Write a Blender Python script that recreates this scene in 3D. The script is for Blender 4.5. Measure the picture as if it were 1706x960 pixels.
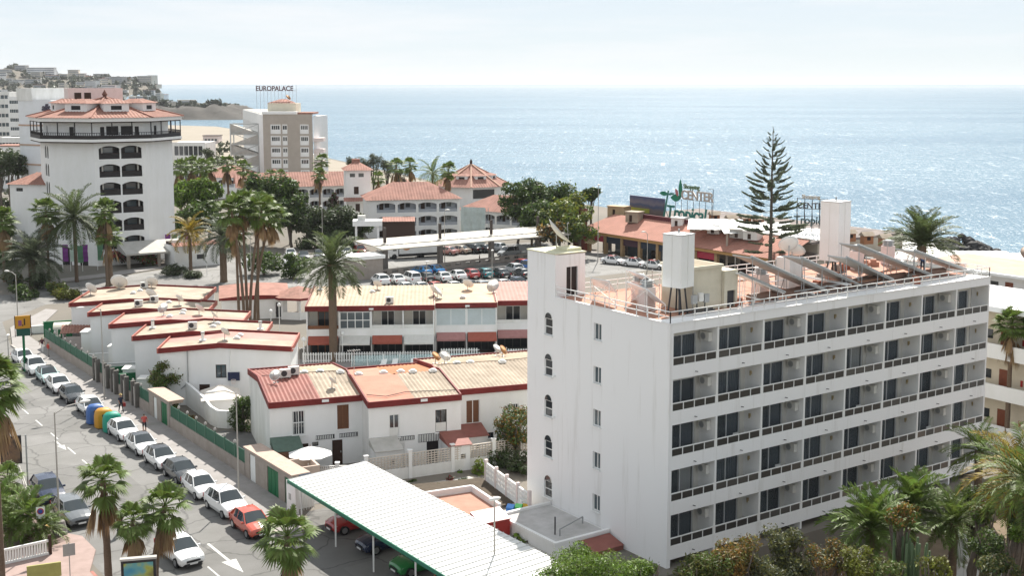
import bpy, math, random
from mathutils import Vector, Matrix
RN = random.Random(11)
rad = math.radians
for o in list(bpy.data.objects): bpy.data.objects.remove(o)
S = bpy.context.scene
C = S.collection
# ---------------------------------------------------------------- camera
CAMH = 30.5; FPX = 2056.0; PIT = math.atan(250/FPX)
cd = bpy.data.cameras.new('camera'); cam = bpy.data.objects.new('camera', cd); C.objects.link(cam)
cam.location = (0, 0, CAMH); cam.rotation_euler = (rad(90)-PIT, 0, rad(-35))
cd.sensor_width = 36; cd.lens = 36*FPX/1706; cd.shift_y = -90/1706; cd.clip_end = 90000; cd.clip_start = 1
S.camera = cam
# ---------------------------------------------------------------- sky and sun
SAZ, SEL = 47.0, 46.0            # direction towards the sun, from +X, and its height
w = bpy.data.worlds.new('World'); S.world = w; w.use_nodes = True
nt = w.node_tree; nt.nodes.clear()
sky = nt.nodes.new('ShaderNodeTexSky'); sky.sky_type = 'NISHITA'; sky.sun_disc = False
sky.sun_elevation = rad(SEL); sky.sun_rotation = rad(90-SAZ); sky.air_density = 0.75; sky.dust_density = 0.15; sky.ozone_density = 2.2
bg = nt.nodes.new('ShaderNodeBackground'); bg.inputs[1].default_value = 0.064
wo = nt.nodes.new('ShaderNodeOutputWorld')
nt.links.new(bg.outputs[0], wo.inputs[0])
# thin streaks of high cloud, all round the sky
tc = nt.nodes.new('ShaderNodeTexCoord'); mp = nt.nodes.new('ShaderNodeMapping'); mp.inputs['Scale'].default_value = (2.2, 2.2, 24)
nz = nt.nodes.new('ShaderNodeTexNoise'); nz.inputs['Scale'].default_value = 1.6; nz.inputs['Detail'].default_value = 7; nz.inputs['Roughness'].default_value = .62
cr = nt.nodes.new('ShaderNodeMapRange'); cr.inputs[1].default_value = .44; cr.inputs[2].default_value = .72; cr.inputs[3].default_value = 0; cr.inputs[4].default_value = 1
mx = nt.nodes.new('ShaderNodeMix'); mx.data_type = 'RGBA'; mx.inputs[7].default_value = (7.3, 7.5, 7.7, 1)
nt.links.new(tc.outputs['Generated'], mp.inputs[0]); nt.links.new(mp.outputs[0], nz.inputs['Vector']); nt.links.new(nz.outputs[0], cr.inputs[0])
nt.links.new(cr.outputs[0], mx.inputs[0])
veil = nt.nodes.new('ShaderNodeMix'); veil.data_type = 'RGBA'; veil.inputs[0].default_value = .86; veil.inputs[7].default_value = (6.1, 6.6, 7.0, 1)   # thin milky veil over the whole sky
nt.links.new(sky.outputs[0], veil.inputs[6]); nt.links.new(veil.outputs[2], mx.inputs[6])
nt.links.new(mx.outputs[2], bg.inputs[0])
sl = bpy.data.lights.new('sun', 'SUN'); sl.energy = 4.4; sl.angle = rad(.53); sl.color = (1, .955, .88)
so = bpy.data.objects.new('sun', sl); C.objects.link(so); so.location = (0, 0, 120)
so.rotation_euler = (rad(90-SEL), 0, rad(SAZ+90))
S.view_settings.view_transform = 'Standard'; S.view_settings.look = 'None'; S.view_settings.gamma = 1; S.view_settings.exposure = 1.02
S.render.engine = 'CYCLES'
# ---------------------------------------------------------------- helpers
def P(x, y, z=0.0):
    """ground point at height z that the photograph shows at x, y"""
    u = (x-853)/FPX; v = (390-y)/FPX; a = rad(55)
    dy = math.cos(PIT)+v*math.sin(PIT); t = (z-CAMH)/(-math.sin(PIT)+v*math.cos(PIT))
    return (t*(u*math.sin(a)+dy*math.cos(a)), t*(-u*math.cos(a)+dy*math.sin(a)), z)
def PD(x, y, D):
    """point at depth D in front of the viewpoint"""
    u = (x-853)/FPX; v = (390-y)/FPX; a = rad(55)
    dy = math.cos(PIT)+v*math.sin(PIT); t = D/dy
    return (t*(u*math.sin(a)+dy*math.cos(a)), t*(-u*math.cos(a)+dy*math.sin(a)), CAMH+t*(-math.sin(PIT)+v*math.cos(PIT)))
_mats = {}
def M(name, col, rough=.7, var=.12, scale=3.0, metal=0, bump=0, bscale=None, spec=.3, col2=None, island=0, trans=0, stretch=None, detail=6, lo=.3, hi=.7):
    if name in _mats: return _mats[name]
    m = bpy.data.materials.new(name); m.use_nodes = True; t = m.node_tree; n = t.nodes; L = t.links
    p = n['Principled BSDF']; p.inputs['Roughness'].default_value = rough; p.inputs['Metallic'].default_value = metal
    p.inputs['Specular IOR Level'].default_value = spec
    c4 = (*col, 1); p.inputs['Base Color'].default_value = c4
    if var or col2:
        tc = n.new('ShaderNodeTexCoord'); src = tc.outputs['Object']
        if stretch:
            mp = n.new('ShaderNodeMapping'); mp.inputs['Scale'].default_value = stretch; L.new(src, mp.inputs[0]); src = mp.outputs[0]
        z = n.new('ShaderNodeTexNoise'); z.inputs['Scale'].default_value = scale; z.inputs['Detail'].default_value = detail; z.inputs['Roughness'].default_value = .65
        L.new(src, z.inputs['Vector'])
        r = n.new('ShaderNodeMapRange'); r.inputs[1].default_value = lo; r.inputs[2].default_value = hi
        L.new(z.outputs[0], r.inputs[0])
        x = n.new('ShaderNodeMix'); x.data_type = 'RGBA'
        d = 1-var
        x.inputs[6].default_value = (col2[0], col2[1], col2[2], 1) if col2 else (col[0]*d, col[1]*d, col[2]*d*.97, 1)
        k = 1+var*.35
        x.inputs[7].default_value = (min(col[0]*k, .85), min(col[1]*k, .85), min(col[2]*k, .85), 1)
        L.new(r.outputs[0], x.inputs[0]); out = x.outputs[2]
        if island:
            g = n.new('ShaderNodeNewGeometry'); hs = n.new('ShaderNodeHueSaturation')
            q = n.new('ShaderNodeMapRange'); q.inputs[3].default_value = 1-island; q.inputs[4].default_value = 1+island
            q2 = n.new('ShaderNodeMapRange'); q2.inputs[3].default_value = .5-island*.05; q2.inputs[4].default_value = .5+island*.05
            L.new(g.outputs['Random Per Island'], q.inputs[0]); L.new(q.outputs[0], hs.inputs['Value'])
            L.new(g.outputs['Random Per Island'], q2.inputs[0]); L.new(q2.outputs[0], hs.inputs['Hue'])
            L.new(out, hs.inputs['Color']); out = hs.outputs[0]
        L.new(out, p.inputs['Base Color'])
        if bump:
            zb = z
            if bscale:
                zb = n.new('ShaderNodeTexNoise'); zb.inputs['Scale'].default_value = bscale; zb.inputs['Detail'].default_value = 4; L.new(src, zb.inputs['Vector'])
            b = n.new('ShaderNodeBump'); b.inputs['Strength'].default_value = bump; b.inputs['Distance'].default_value = .05
            L.new(zb.outputs[0], b.inputs['Height']); L.new(b.outputs[0], p.inputs['Normal'])
        if trans:
            tr = n.new('ShaderNodeBsdfTranslucent'); ms = n.new('ShaderNodeMixShader'); ms.inputs[0].default_value = trans
            L.new(out, tr.inputs[0]); L.new(p.outputs[0], ms.inputs[1]); L.new(tr.outputs[0], ms.inputs[2])
            L.new(ms.outputs[0], n['Material Output'].inputs[0])
    _mats[name] = m
    return m
class B:
    """collects faces; build() links them as one mesh object"""
    def __init__(s): s.v = []; s.f = []; s.m = []
    def poly(s, pts, m=0):
        n = len(s.v); s.v += [tuple(p) for p in pts]; s.f.append(list(range(n, n+len(pts)))); s.m.append(m); return s
    def box(s, x0, y0, z0, x1, y1, z1, m=0):
        n = len(s.v); s.v += [(x0,y0,z0),(x1,y0,z0),(x1,y1,z0),(x0,y1,z0),(x0,y0,z1),(x1,y0,z1),(x1,y1,z1),(x0,y1,z1)]
        for q in ((3,2,1,0),(4,5,6,7),(0,1,5,4),(1,2,6,5),(2,3,7,6),(3,0,4,7)): s.f.append([n+i for i in q]); s.m.append(m)
        return s
    def prism(s, pl, z0, z1, m=0, zt=None):
        n = len(s.v); k = len(pl)
        s.v += [(x, y, z0) for x, y in pl]+[(p[0], p[1], zt[i] if zt else z1) for i, p in enumerate(pl)]
        s.f.append([n+i for i in range(k)][::-1]); s.m.append(m); s.f.append([n+k+i for i in range(k)]); s.m.append(m)
        for i in range(k):
            j = (i+1) % k; s.f.append([n+i, n+j, n+k+j, n+k+i]); s.m.append(m)
        return s
    def tube(s, p, q, r0, r1=None, n=7, m=0, cap=True):
        p = Vector(p); q = Vector(q); r1 = r0 if r1 is None else r1; d = (q-p)
        if d.length < 1e-6: return s
        d.normalize(); a = d.orthogonal().normalized(); b = d.cross(a); k = len(s.v)
        for c, r in ((p, r0), (q, r1)):
            for i in range(n):
                t = 2*math.pi*i/n; s.v.append(tuple(c+a*math.cos(t)*r+b*math.sin(t)*r))
        for i in range(n):
            j = (i+1) % n; s.f.append([k+i, k+j, k+n+j, k+n+i]); s.m.append(m)
        if cap: s.f.append([k+i for i in range(n)][::-1]); s.m.append(m); s.f.append([k+n+i for i in range(n)]); s.m.append(m)
        return s
    def path(s, pts, rs, n=7, m=0):
        k0 = None
        for i, p in enumerate(pts):
            p = Vector(p); d = Vector(pts[min(i+1, len(pts)-1)])-Vector(pts[max(i-1, 0)]); d.normalize()
            a = d.cross(Vector((.3, 1, .1))).normalized(); b = d.cross(a); k = len(s.v)
            for t in range(n):
                th = 2*math.pi*t/n; s.v.append(tuple(p+a*math.cos(th)*rs[i]+b*math.sin(th)*rs[i]))
            if k0 is not None:
                for t in range(n):
                    u = (t+1) % n; s.f.append([k0+t, k0+u, k+u, k+t]); s.m.append(m)
            k0 = k
        s.f.append([k0+t for t in range(n)]); s.m.append(m)
        return s
    def beam(s, p, q, w, h, m=0):
        p = Vector(p); q = Vector(q); d = (q-p).normalized()
        a = d.cross(Vector((0, 0, 1)))
        a = (a if a.length > 1e-3 else Vector((1, 0, 0))).normalized()*w/2; b = a.cross(d).normalized()*h/2
        n = len(s.v)
        for c in (p, q):
            for e in (-a-b, a-b, a+b, -a+b): s.v.append(tuple(c+e))
        for f in ((0,1,2,3),(7,6,5,4),(0,4,5,1),(1,5,6,2),(2,6,7,3),(3,7,4,0)): s.f.append([n+i for i in f]); s.m.append(m)
        return s
    def lathe(s, prof, n=12, c=(0, 0, 0), m=0):
        k = len(s.v)
        for r, z in prof:
            for i in range(n):
                t = 2*math.pi*i/n; s.v.append((c[0]+r*math.cos(t), c[1]+r*math.sin(t), c[2]+z))
        for a in range(len(prof)-1):
            for i in range(n):
                j = (i+1) % n; s.f.append([k+a*n+i, k+a*n+j, k+a*n+n+j, k+a*n+n+i]); s.m.append(m)
        s.f.append([k+(len(prof)-1)*n+i for i in range(n)]); s.m.append(m)
        return s
    def wall(s, L, H, t, holes=(), z0=0, m=0, mr=None):
        """wall along +x, front at y=0 facing -y, thickness t, real openings (x0,z0,x1,z1)"""
        mr = m if mr is None else mr
        xs = sorted({0, L, *[h[0] for h in holes], *[h[2] for h in holes]}); zs = sorted({z0, H, *[h[1] for h in holes], *[h[3] for h in holes]})
        for a, b in zip(xs, xs[1:]):
            for c, d in zip(zs, zs[1:]):
                cx, cz = (a+b)/2, (c+d)/2
                if any(h[0] < cx < h[2] and h[1] < cz < h[3] for h in holes): continue
                s.poly([(a,0,c),(b,0,c),(b,0,d),(a,0,d)], m); s.poly([(b,t,c),(a,t,c),(a,t,d),(b,t,d)], m)
        for a, c, b, d in holes:
            s.poly([(a,0,c),(a,t,c),(b,t,c),(b,0,c)], mr); s.poly([(a,0,d),(b,0,d),(b,t,d),(a,t,d)], mr)
            s.poly([(a,0,c),(a,0,d),(a,t,d),(a,t,c)], mr); s.poly([(b,0,c),(b,t,c),(b,t,d),(b,0,d)], mr)
        s.poly([(0,0,H),(L,0,H),(L,t,H),(0,t,H)], m); s.poly([(0,t,z0),(0,0,z0),(0,0,H),(0,t,H)][::-1], m); s.poly([(L,0,z0),(L,t,z0),(L,t,H),(L,0,H)], m)
        return s
    def mesh(s, name, mats, smooth=False):
        me = bpy.data.meshes.new(name); me.from_pydata(s.v, [], s.f)
        for x in (mats if isinstance(mats, (list, tuple)) else [mats]): me.materials.append(x)
        me.polygons.foreach_set('material_index', s.m)
        if smooth:
            me.polygons.foreach_set('use_smooth', [True]*len(s.f)); me.update()
            if smooth is not True: me.set_sharp_from_angle(angle=rad(smooth))
        me.update(); return me
    def build(s, name, mats, parent=None, smooth=False, loc=None, rz=0):
        return ob(name, s.mesh(name, mats, smooth), parent, loc, rz)
def ob(name, me, parent=None, loc=None, rz=0, scale=None):
    o = bpy.data.objects.new(name, me); C.objects.link(o)
    if parent: o.parent = parent
    if loc: o.location = loc
    if rz: o.rotation_euler = (0, 0, rz)
    if scale: o.scale = scale
    return o
def tag(o, label, cat, group=None):
    o['label'] = label; o['category'] = cat
    if group: o['group'] = group
    return o
def thing(name, label, cat, loc=(0, 0, 0), rz=0, group=None, scale=None):
    return tag(ob(name, None, None, loc, rz, scale), label, cat, group)
def struct(o, kind='structure'): o['kind'] = kind; return o
_ch = {}
def kids(o):
    return [c for c in _kidmap.get(o.name, ())]
def dup(root, loc, rz, label, group=None, scale=None):
    """copy of a thing with its parts and sub-parts"""
    def cp(o, par):
        c = o.copy(); C.objects.link(c); c.parent = par
        for k in o.children: cp(k, c)
        return c
    r = cp(root, None); r.location = loc; r.rotation_euler = (0, 0, rz); r['label'] = label
    if group: r['group'] = group
    if scale: r.scale = scale
    return r
_cache = {}
def shared(key, fn):
    if key not in _cache: _cache[key] = fn()
    return _cache[key]
# ---------------------------------------------------------------- materials
WHITE = M('white_plaster', (.80, .795, .79), .85, .075, .55, bump=.05, bscale=6, stretch=(1, 1, .4))
HWALL = M('hotel_white_render', (.79, .785, .78), .85, .1, .8, bump=.06, bscale=5, stretch=(1.6, 1.6, .1), col2=(.64, .625, .60), lo=.27, hi=.44)
WHITE2 = M('aged_white_plaster', (.74, .73, .71), .85, .16, .7, stretch=(1, 1, .35))
CREAM = M('cream_plaster', (.70, .64, .52), .85, .1, .7)
PINKW = M('pinkish_plaster', (.72, .62, .60), .85, .12, 1)
WPAINT = M('white_paint', (.80, .80, .79), .5, .04, 2)
GREYM = M('grey_metal', (.38, .39, .40), .45, .1, 4, metal=.4)
DARKM = M('dark_metal', (.05, .05, .055), .5, .1, 4)
BROWN = M('dark_wood', (.045, .022, .014), .6, .25, 6)
WOOD = M('brown_wood', (.20, .08, .035), .55, .25, 5)
BLACKW = M('black_stained_wood_and_recess', (.02, .017, .018), .55, .1, 5)
GLASS = M('dark_glass', (.025, .03, .036), .06, 0, spec=.6)
GLASSB = M('bluish_glass', (.07, .095, .11), .06, 0, spec=.6)
CURTAIN = M('grey_blue_curtain', (.085, .10, .115), .8, .35, 9, stretch=(6, 6, .05))
CURTAINW = M('pale_curtain', (.55, .55, .53), .9, .2, 9, stretch=(6, 6, .05))
SMOKE = M('smoked_balcony_panel', (.075, .072, .068), .3, .15, .5)
TERRA = M('terracotta_roof_floor', (.46, .24, .17), .85, .25, .8)
TILE = M('terracotta_tile', (.33, .16, .12), .8, .4, 1.4, bump=.3, bscale=5)
TILEF = M('faded_terracotta_tile', (.36, .18, .14), .85, .34, .6)
FASCIA = M('dark_red_fascia', (.185, .022, .02), .65, .3, 1.2)
SALMON = M('salmon_roof_paint', (.47, .21, .145), .8, .22, .6)
PINK = M('pink_roof_paint', (.47, .235, .20), .8, .22, .6)
SAND = M('sand_roof_sheet', (.40, .325, .25), .8, .36, .6)
OCHRE = M('pale_ochre_roof', (.46, .355, .26), .8, .25, .6)
REDSH = M('red_roof_sheet', (.27, .10, .08), .7, .25, .8)
CONC = M('grey_render', (.33, .29, .26), .9, .2, 1)
CONCL = M('light_concrete', (.47, .45, .42), .9, .18, 1)
def asphalt(name, c):
    m = M(name, c, .88, .24, .22, bump=.12, bscale=12, detail=9); n = m.node_tree.nodes; L = m.node_tree.links; p = n['Principled BSDF']; src = p.inputs['Base Color'].links[0].from_socket
    tc = n.new('ShaderNodeTexCoord'); wz = n.new('ShaderNodeTexNoise'); wz.inputs['Scale'].default_value = .9; wz.inputs['Detail'].default_value = 4; L.new(tc.outputs['Object'], wz.inputs['Vector'])
    ad = n.new('ShaderNodeMix'); ad.data_type = 'VECTOR'; ad.inputs[0].default_value = .45; L.new(tc.outputs['Object'], ad.inputs[4]); L.new(wz.outputs[1], ad.inputs[5])
    v = n.new('ShaderNodeTexVoronoi'); v.feature = 'DISTANCE_TO_EDGE'; v.inputs['Scale'].default_value = .42; L.new(ad.outputs[1], v.inputs['Vector'])
    cr_ = n.new('ShaderNodeMapRange'); cr_.inputs[1].default_value = .004; cr_.inputs[2].default_value = .022; cr_.inputs[3].default_value = .62; cr_.inputs[4].default_value = 1; L.new(v.outputs[0], cr_.inputs[0])
    v2 = n.new('ShaderNodeTexVoronoi'); v2.feature = 'F1'; v2.distance = 'CHEBYCHEV'; v2.inputs['Scale'].default_value = .11; L.new(tc.outputs['Object'], v2.inputs['Vector'])
    pr_ = n.new('ShaderNodeSeparateColor'); L.new(v2.outputs[1], pr_.inputs[0]); pm_ = n.new('ShaderNodeMapRange'); pm_.inputs[3].default_value = .84; pm_.inputs[4].default_value = 1.12; L.new(pr_.outputs[0], pm_.inputs[0])
    mu = n.new('ShaderNodeMath'); mu.operation = 'MULTIPLY'; L.new(cr_.outputs[0], mu.inputs[0]); L.new(pm_.outputs[0], mu.inputs[1])
    mx = n.new('ShaderNodeVectorMath'); mx.operation = 'SCALE'; L.new(src, mx.inputs[0]); L.new(mu.outputs[0], mx.inputs['Scale']); L.new(mx.outputs[0], p.inputs['Base Color']); return m
ASPH = asphalt('asphalt', (.19, .185, .178)); ASPH2 = asphalt('pale_asphalt', (.235, .228, .22))
PAVE = M('grey_paving', (.30, .28, .27), .9, .2, .8, bump=.1, bscale=8)
PAVER = M('reddish_paving', (.34, .25, .225), .9, .2, 1, bump=.1, bscale=8)
GROUND = M('dry_ground', (.185, .16, .135), .95, .3, .03, col2=(.12, .115, .095))
GREENF = M('green_fence_sheet', (.02, .10, .06), .6, .15, 1.5)
GREENP = M('green_paint', (.01, .135, .055), .5, .15, 2)
MARK = M('road_marking', (.55, .55, .53), .8, .3, 2, detail=9)
RUB = M('black_rubber', (.015, .015, .016), .75, 0)
CHROME = M('wheel_alloy', (.45, .46, .47), .3, 0, metal=.8)
STEEL = M('galvanised_steel', (.42, .43, .43), .4, .12, 5, metal=.5)
BARK = M('palm_trunk_bark', (.17, .12, .085), .95, .35, 5, bump=.6, bscale=9, stretch=(1, 1, 4))
BARKG = M('grey_bark', (.13, .105, .085), .95, .3, 6, bump=.5)
def leafmat(n, c, isl=.35, tr=.35, var=.25): return M(n, c, .55, var, .8, island=isl, trans=tr, spec=.35)
LFAN = leafmat('fan_palm_leaf', (.12, .17, .035)); LDRY = leafmat('dry_palm_leaf', (.30, .19, .10), .3, .2)
LDATE = leafmat('date_palm_leaf', (.095, .125, .045)); LDATE2 = leafmat('grey_date_palm_leaf', (.10, .12, .07))
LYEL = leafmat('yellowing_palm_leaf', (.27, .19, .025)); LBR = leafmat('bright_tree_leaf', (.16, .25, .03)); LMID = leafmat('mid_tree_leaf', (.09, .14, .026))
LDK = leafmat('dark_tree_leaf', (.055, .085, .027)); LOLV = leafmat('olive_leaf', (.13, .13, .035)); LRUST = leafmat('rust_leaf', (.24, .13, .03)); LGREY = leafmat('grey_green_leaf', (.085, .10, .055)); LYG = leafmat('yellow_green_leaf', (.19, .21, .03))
FLOWER = leafmat('red_blossom', (.36, .035, .05)); LCAC = leafmat('cactus_green', (.07, .11, .045), .3, 0)
# ================================================================ terrain, sea, streets
def sheet(name, pts, z, m):
    return struct(B().poly([(x, y, z) for x, y in pts]).build(name, m))
coast = [(176, -400), (182, 60), (190, 130), (191, 165), (193, 210), (200, 320), (244, 520), (313, 708), (340, 860), (305, 958), (252, 1057), (217, 1216), (330, 1468)]
# the town's ground is one sheet out to the coast; the sunken garden by the big hotel is cut out of it
gm = B()
outer = [(-900, -400)]+coast+[(420, 1750), (300, 3000), (-2500, 3000)]
gx0, gy1, gx1 = 47.0, 55.0, 118.0
gm.poly([(x, y, 0) for x, y in [(-900, gy1), (205, gy1)][:1]+[(gx0, gy1), (gx1, gy1), (181.9, gy1)]+coast[1:]+[(420, 1750), (300, 3000), (-2500, 3000)]])
gm.poly([(-900, -400, 0), (gx0, -400, 0), (gx0, gy1, 0), (-900, gy1, 0)])
gm.poly([(gx1, -400, 0), (176, -400, 0), (181.9, gy1, 0), (gx1, gy1, 0)])
for a, b in zip(coast, coast[1:]): gm.poly([(a[0], a[1], 0), (a[0]+7, a[1]+4, -5.6), (b[0]+7, b[1]+4, -5.6), (b[0], b[1], 0)])
gm.poly([(gx0, -400, 0), (gx0, -400, -2.6), (gx0, gy1, -2.6), (gx0, gy1, 0)]); gm.poly([(gx0, gy1, -2.6), (gx1, gy1, -2.6), (gx1, gy1, 0), (gx0, gy1, 0)])
struct(gm.build('ground', GROUND))
sheet('garden_ground', [(gx0, -400), (gx1, -400), (gx1, gy1), (gx0, gy1)], -2.6, M('garden_soil', (.20, .15, .10), .95, .35, .5))
SANDB = M('beach_sand', (.30, .26, .21), .95, .15, .05)
sheet('beach', [(199.5, 330), (243, 520), (312, 708), (339, 858), (304, 956), (262, 1038), (230, 1000), (270, 860), (240, 700), (190, 520), (178, 340)], .02, SANDB)
# sea
def sea_mat():
    m = bpy.data.materials.new('sea_water'); m.use_nodes = True; n = m.node_tree.nodes; L = m.node_tree.links; p = n['Principled BSDF']
    p.inputs['Roughness'].default_value = .22; p.inputs['IOR'].default_value = 1.33; p.inputs['Specular IOR Level'].default_value = .06
    tc = n.new('ShaderNodeTexCoord')
    def noise(sc, mapsc, det, rough=.6):
        r = n.new('ShaderNodeMapping'); r.inputs['Rotation'].default_value = (0, 0, rad(-52)); mp = n.new('ShaderNodeMapping'); mp.inputs['Scale'].default_value = mapsc
        z = n.new('ShaderNodeTexNoise'); z.inputs['Scale'].default_value = sc; z.inputs['Detail'].default_value = det; z.inputs['Roughness'].default_value = rough
        L.new(tc.outputs['Object'], r.inputs[0]); L.new(r.outputs[0], mp.inputs[0]); L.new(mp.outputs[0], z.inputs['Vector']); return z.outputs[0]
    def rng(h, a, b, c=0, d=1): q = n.new('ShaderNodeMapRange'); q.inputs[1].default_value = a; q.inputs[2].default_value = b; q.inputs[3].default_value = c; q.inputs[4].default_value = d; L.new(h, q.inputs[0]); return q.outputs[0]
    def mth(op, a, b): q = n.new('ShaderNodeMath'); q.operation = op; L.new(a, q.inputs[0]); L.new(b, q.inputs[1]); return q.outputs[0]
    def bump(h, d, prev=None):
        q = n.new('ShaderNodeBump'); q.inputs['Strength'].default_value = 1; q.inputs['Distance'].default_value = d; L.new(h, q.inputs['Height'])
        if prev: L.new(prev, q.inputs['Normal'])
        return q.outputs[0]
    chop = noise(.9, (.5, 1, 1), 4); swell = noise(.11, (1, .4, 1), 5)
    nr = bump(chop, .4, bump(swell, 2.2)); L.new(nr, p.inputs['Normal'])
    band = noise(.006, (1, .35, 1), 5)                       # calm and ruffled bands
    x = n.new('ShaderNodeMix'); x.data_type = 'RGBA'; x.inputs[6].default_value = (.10, .175, .24, 1); x.inputs[7].default_value = (.125, .205, .265, 1); L.new(rng(band, .35, .65), x.inputs[0]); L.new(x.outputs[2], p.inputs['Base Color'])
    # steep facets of ripples that catch the sun
    f1 = rng(noise(1.0, (.34, 1.7, 1), 3, .7), .55, .66); f3 = rng(noise(1.0, (.11, .6, 1), 4, .75), .57, .67); f2 = mth('MAXIMUM', f3, rng(noise(1.0, (.035, .2, 1), 4, .8), .58, .68))
    fac = mth('MULTIPLY', mth('MAXIMUM', f1, f2), rng(band, .38, .62, .55, 1))
    g = n.new('ShaderNodeBsdfGlossy'); g.inputs['Roughness'].default_value = .34; g.inputs['Color'].default_value = (.42, .44, .45, 1); L.new(nr, g.inputs['Normal'])
    fs = n.new('ShaderNodeMath'); fs.operation = 'MULTIPLY'; fs.inputs[1].default_value = .40; L.new(fac, fs.inputs[0])
    ms = n.new('ShaderNodeMixShader'); L.new(fs.outputs[0], ms.inputs[0]); L.new(p.outputs[0], ms.inputs[1]); L.new(g.outputs[0], ms.inputs[2]); L.new(ms.outputs[0], n['Material Output'].inputs[0])
    return m
struct(B().poly([(150, -3000, -5), (90000, -60000, -5), (90000, 90000, -5), (-10000, 90000, -5), (-10000, 5000, -5), (150, 5000, -5)]).build('sea', sea_mat()))
# a line of foam where waves break on the beach
FOAM = M('sea_foam', (.8, .82, .82), .8, .15, .3)
for k, (dx, wd) in enumerate(((8.5, 1.6), (13, 1.0))):
    fb = B(); pp = []
    for i in range(60):
        t = i/59*4; a = int(min(t, 3.999)); f = t-a; q = [coast[5], coast[6], coast[7], coast[8], coast[9]]
        pp.append((q[a][0]+(q[a+1][0]-q[a][0])*f+dx+RN.uniform(-1.5, 1.5), q[a][1]+(q[a+1][1]-q[a][1])*f))
    for a, b in zip(pp, pp[1:]): fb.poly([(a[0], a[1], -4.93), (a[0]+wd*RN.uniform(.5, 2), a[1], -4.93), (b[0]+wd*RN.uniform(.5, 2), b[1], -4.93), (b[0], b[1], -4.93)])
    struct(fb.build('surf', FOAM), 'stuff')
# headland: real relief
def relief(name, xs, ys, fn, m):
    b = B(); nx, ny = len(xs), len(ys)
    b.v = [(x, y, fn(x, y)) for y in ys for x in xs]
    for j in range(ny-1):
        for i in range(nx-1): b.f.append([j*nx+i, j*nx+i+1, j*nx+nx+i+1, j*nx+nx+i]); b.m.append(0)
    return struct(b.build(name, m, smooth=True))
from mathutils import noise as mn
ROCK = M('headland_rock', (.15, .125, .10), .95, .4, .02, col2=(.085, .08, .062), bump=.3)
def fr(D, lat): a = rad(55); return (lat*math.sin(a)+D*math.cos(a), -lat*math.cos(a)+D*math.sin(a))
hb = B(); NI, NJ = 90, 44
def hill(l, d):      # l: metres to the right of the line of sight, d: depth; height of the far headland
    edge = -.277*d
    e = max(0, min(1, (edge-l)/30)); e = e*e*(3-2*e)
    rise = max(0, min(1, (d-1560)/520)); rise = rise*rise*(3-2*rise)
    ht = 33+17*max(0, min(1, (-640-l)/350))+13*math.exp(-((l+.398*d)/38)**2)*max(0, min(1, (d-2000)/200))
    nn = mn.noise(Vector((l*.012, d*.012, 0)))*5+mn.noise(Vector((l*.04, d*.04, 3)))*3
    back = 1
    return -7+(ht*rise+7.5+nn*rise)*e
for j in range(NJ):
    for i in range(NI):
        l = -1250+i*(700/(NI-1)); d = 1450+j*(1150/(NJ-1)); x, y = fr(d, l); hb.v.append((x, y, hill(l, d)))
for j in range(NJ-1):
    for i in range(NI-1): hb.f.append([j*NI+i, j*NI+i+1, j*NI+NI+i+1, j*NI+NI+i]); hb.m.append(0)
struct(hb.build('headland', ROCK, smooth=True))
def spit(l, d):
    e = max(0, 1-((l+372)/108)**2)*max(0, 1-((d-1330)/95)**2)
    return -7+ (13+7*mn.noise(Vector((l*.05, d*.05, 1)))+4*mn.noise(Vector((l*.16, d*.16, 5))))*min(1, e*2.2)**.7
sb = B(); ni, nj = 50, 24
for j in range(nj):
    for i in range(ni):
        l = -490+i*(230/(ni-1)); d = 1225+j*(210/(nj-1)); x, y = fr(d, l); sb.v.append((x, y, spit(l, d)))
for j in range(nj-1):
    for i in range(ni-1): sb.f.append([j*ni+i, j*ni+i+1, j*ni+ni+i+1, j*ni+ni+i]); sb.m.append(0)
struct(sb.build('rocky_point', M('point_rock', (.075, .068, .06), .95, .4, .03, bump=.3), smooth=True))
# ---- streets: sheets a few mm apart, kerbs are real steps
struct(B().poly([(x, y, .004) for x, y in [(21.5, 40), (33.3, 40), (33.3, 150), (36, 166), (44, 176), (44, 186), (28, 196), (-40, 206), (-40, 190), (10, 172), (19, 160), (21.5, 140)]]).build('street', ASPH))
struct(B().poly([(x, y, .004) for x, y in [(44.0, 176), (60, 174), (80, 170.0), (86, 152), (134, 152), (134, 140), (200, 60), (210, 80), (141, 146), (141, 192), (104, 198), (86, 206), (60, 195), (44, 192)]]).build('service_road', ASPH2))
struct(B().poly([(x, y, .004) for x, y in [(33.31, 48), (47, 48), (47, 78), (37, 78.5), (33.31, 71)]]).build('car_park_floor', ASPH))
def slab(name, pts, z, m, z0=-.05): return struct(B().prism(pts, z0, z).build(name, m))
slab('pavement_right', [(33.5, 71.5), (36.4, 78.5), (36.4, 154), (44, 170), (43, 172), (35.8, 161), (33.5, 150)], .13, PAVE)
slab('pavement_left', [(14, 40), (20.9, 40), (20.9, 76), (22.3, 79.5), (22.3, 82.5), (20.8, 85), (20.8, 98.5), (14, 98.5)], .13, PAVER)
slab('bus_stop_pavement', [(12, 102), (20.2, 102), (21.6, 104.5), (21.6, 110), (20.8, 114), (20.8, 136), (18, 160), (8, 172), (6, 168), (15, 150), (12, 130)], .13, PAVE)
slab('pavement_far', [(44.5, 193), (60, 196), (86, 207), (86, 209), (58, 199), (44, 196)], .13, PAVE)
slab('pavement_shops', [(137.0, 138), (140.5, 138), (140.5, 176), (137.0, 176)], .13, PAVE)
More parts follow.
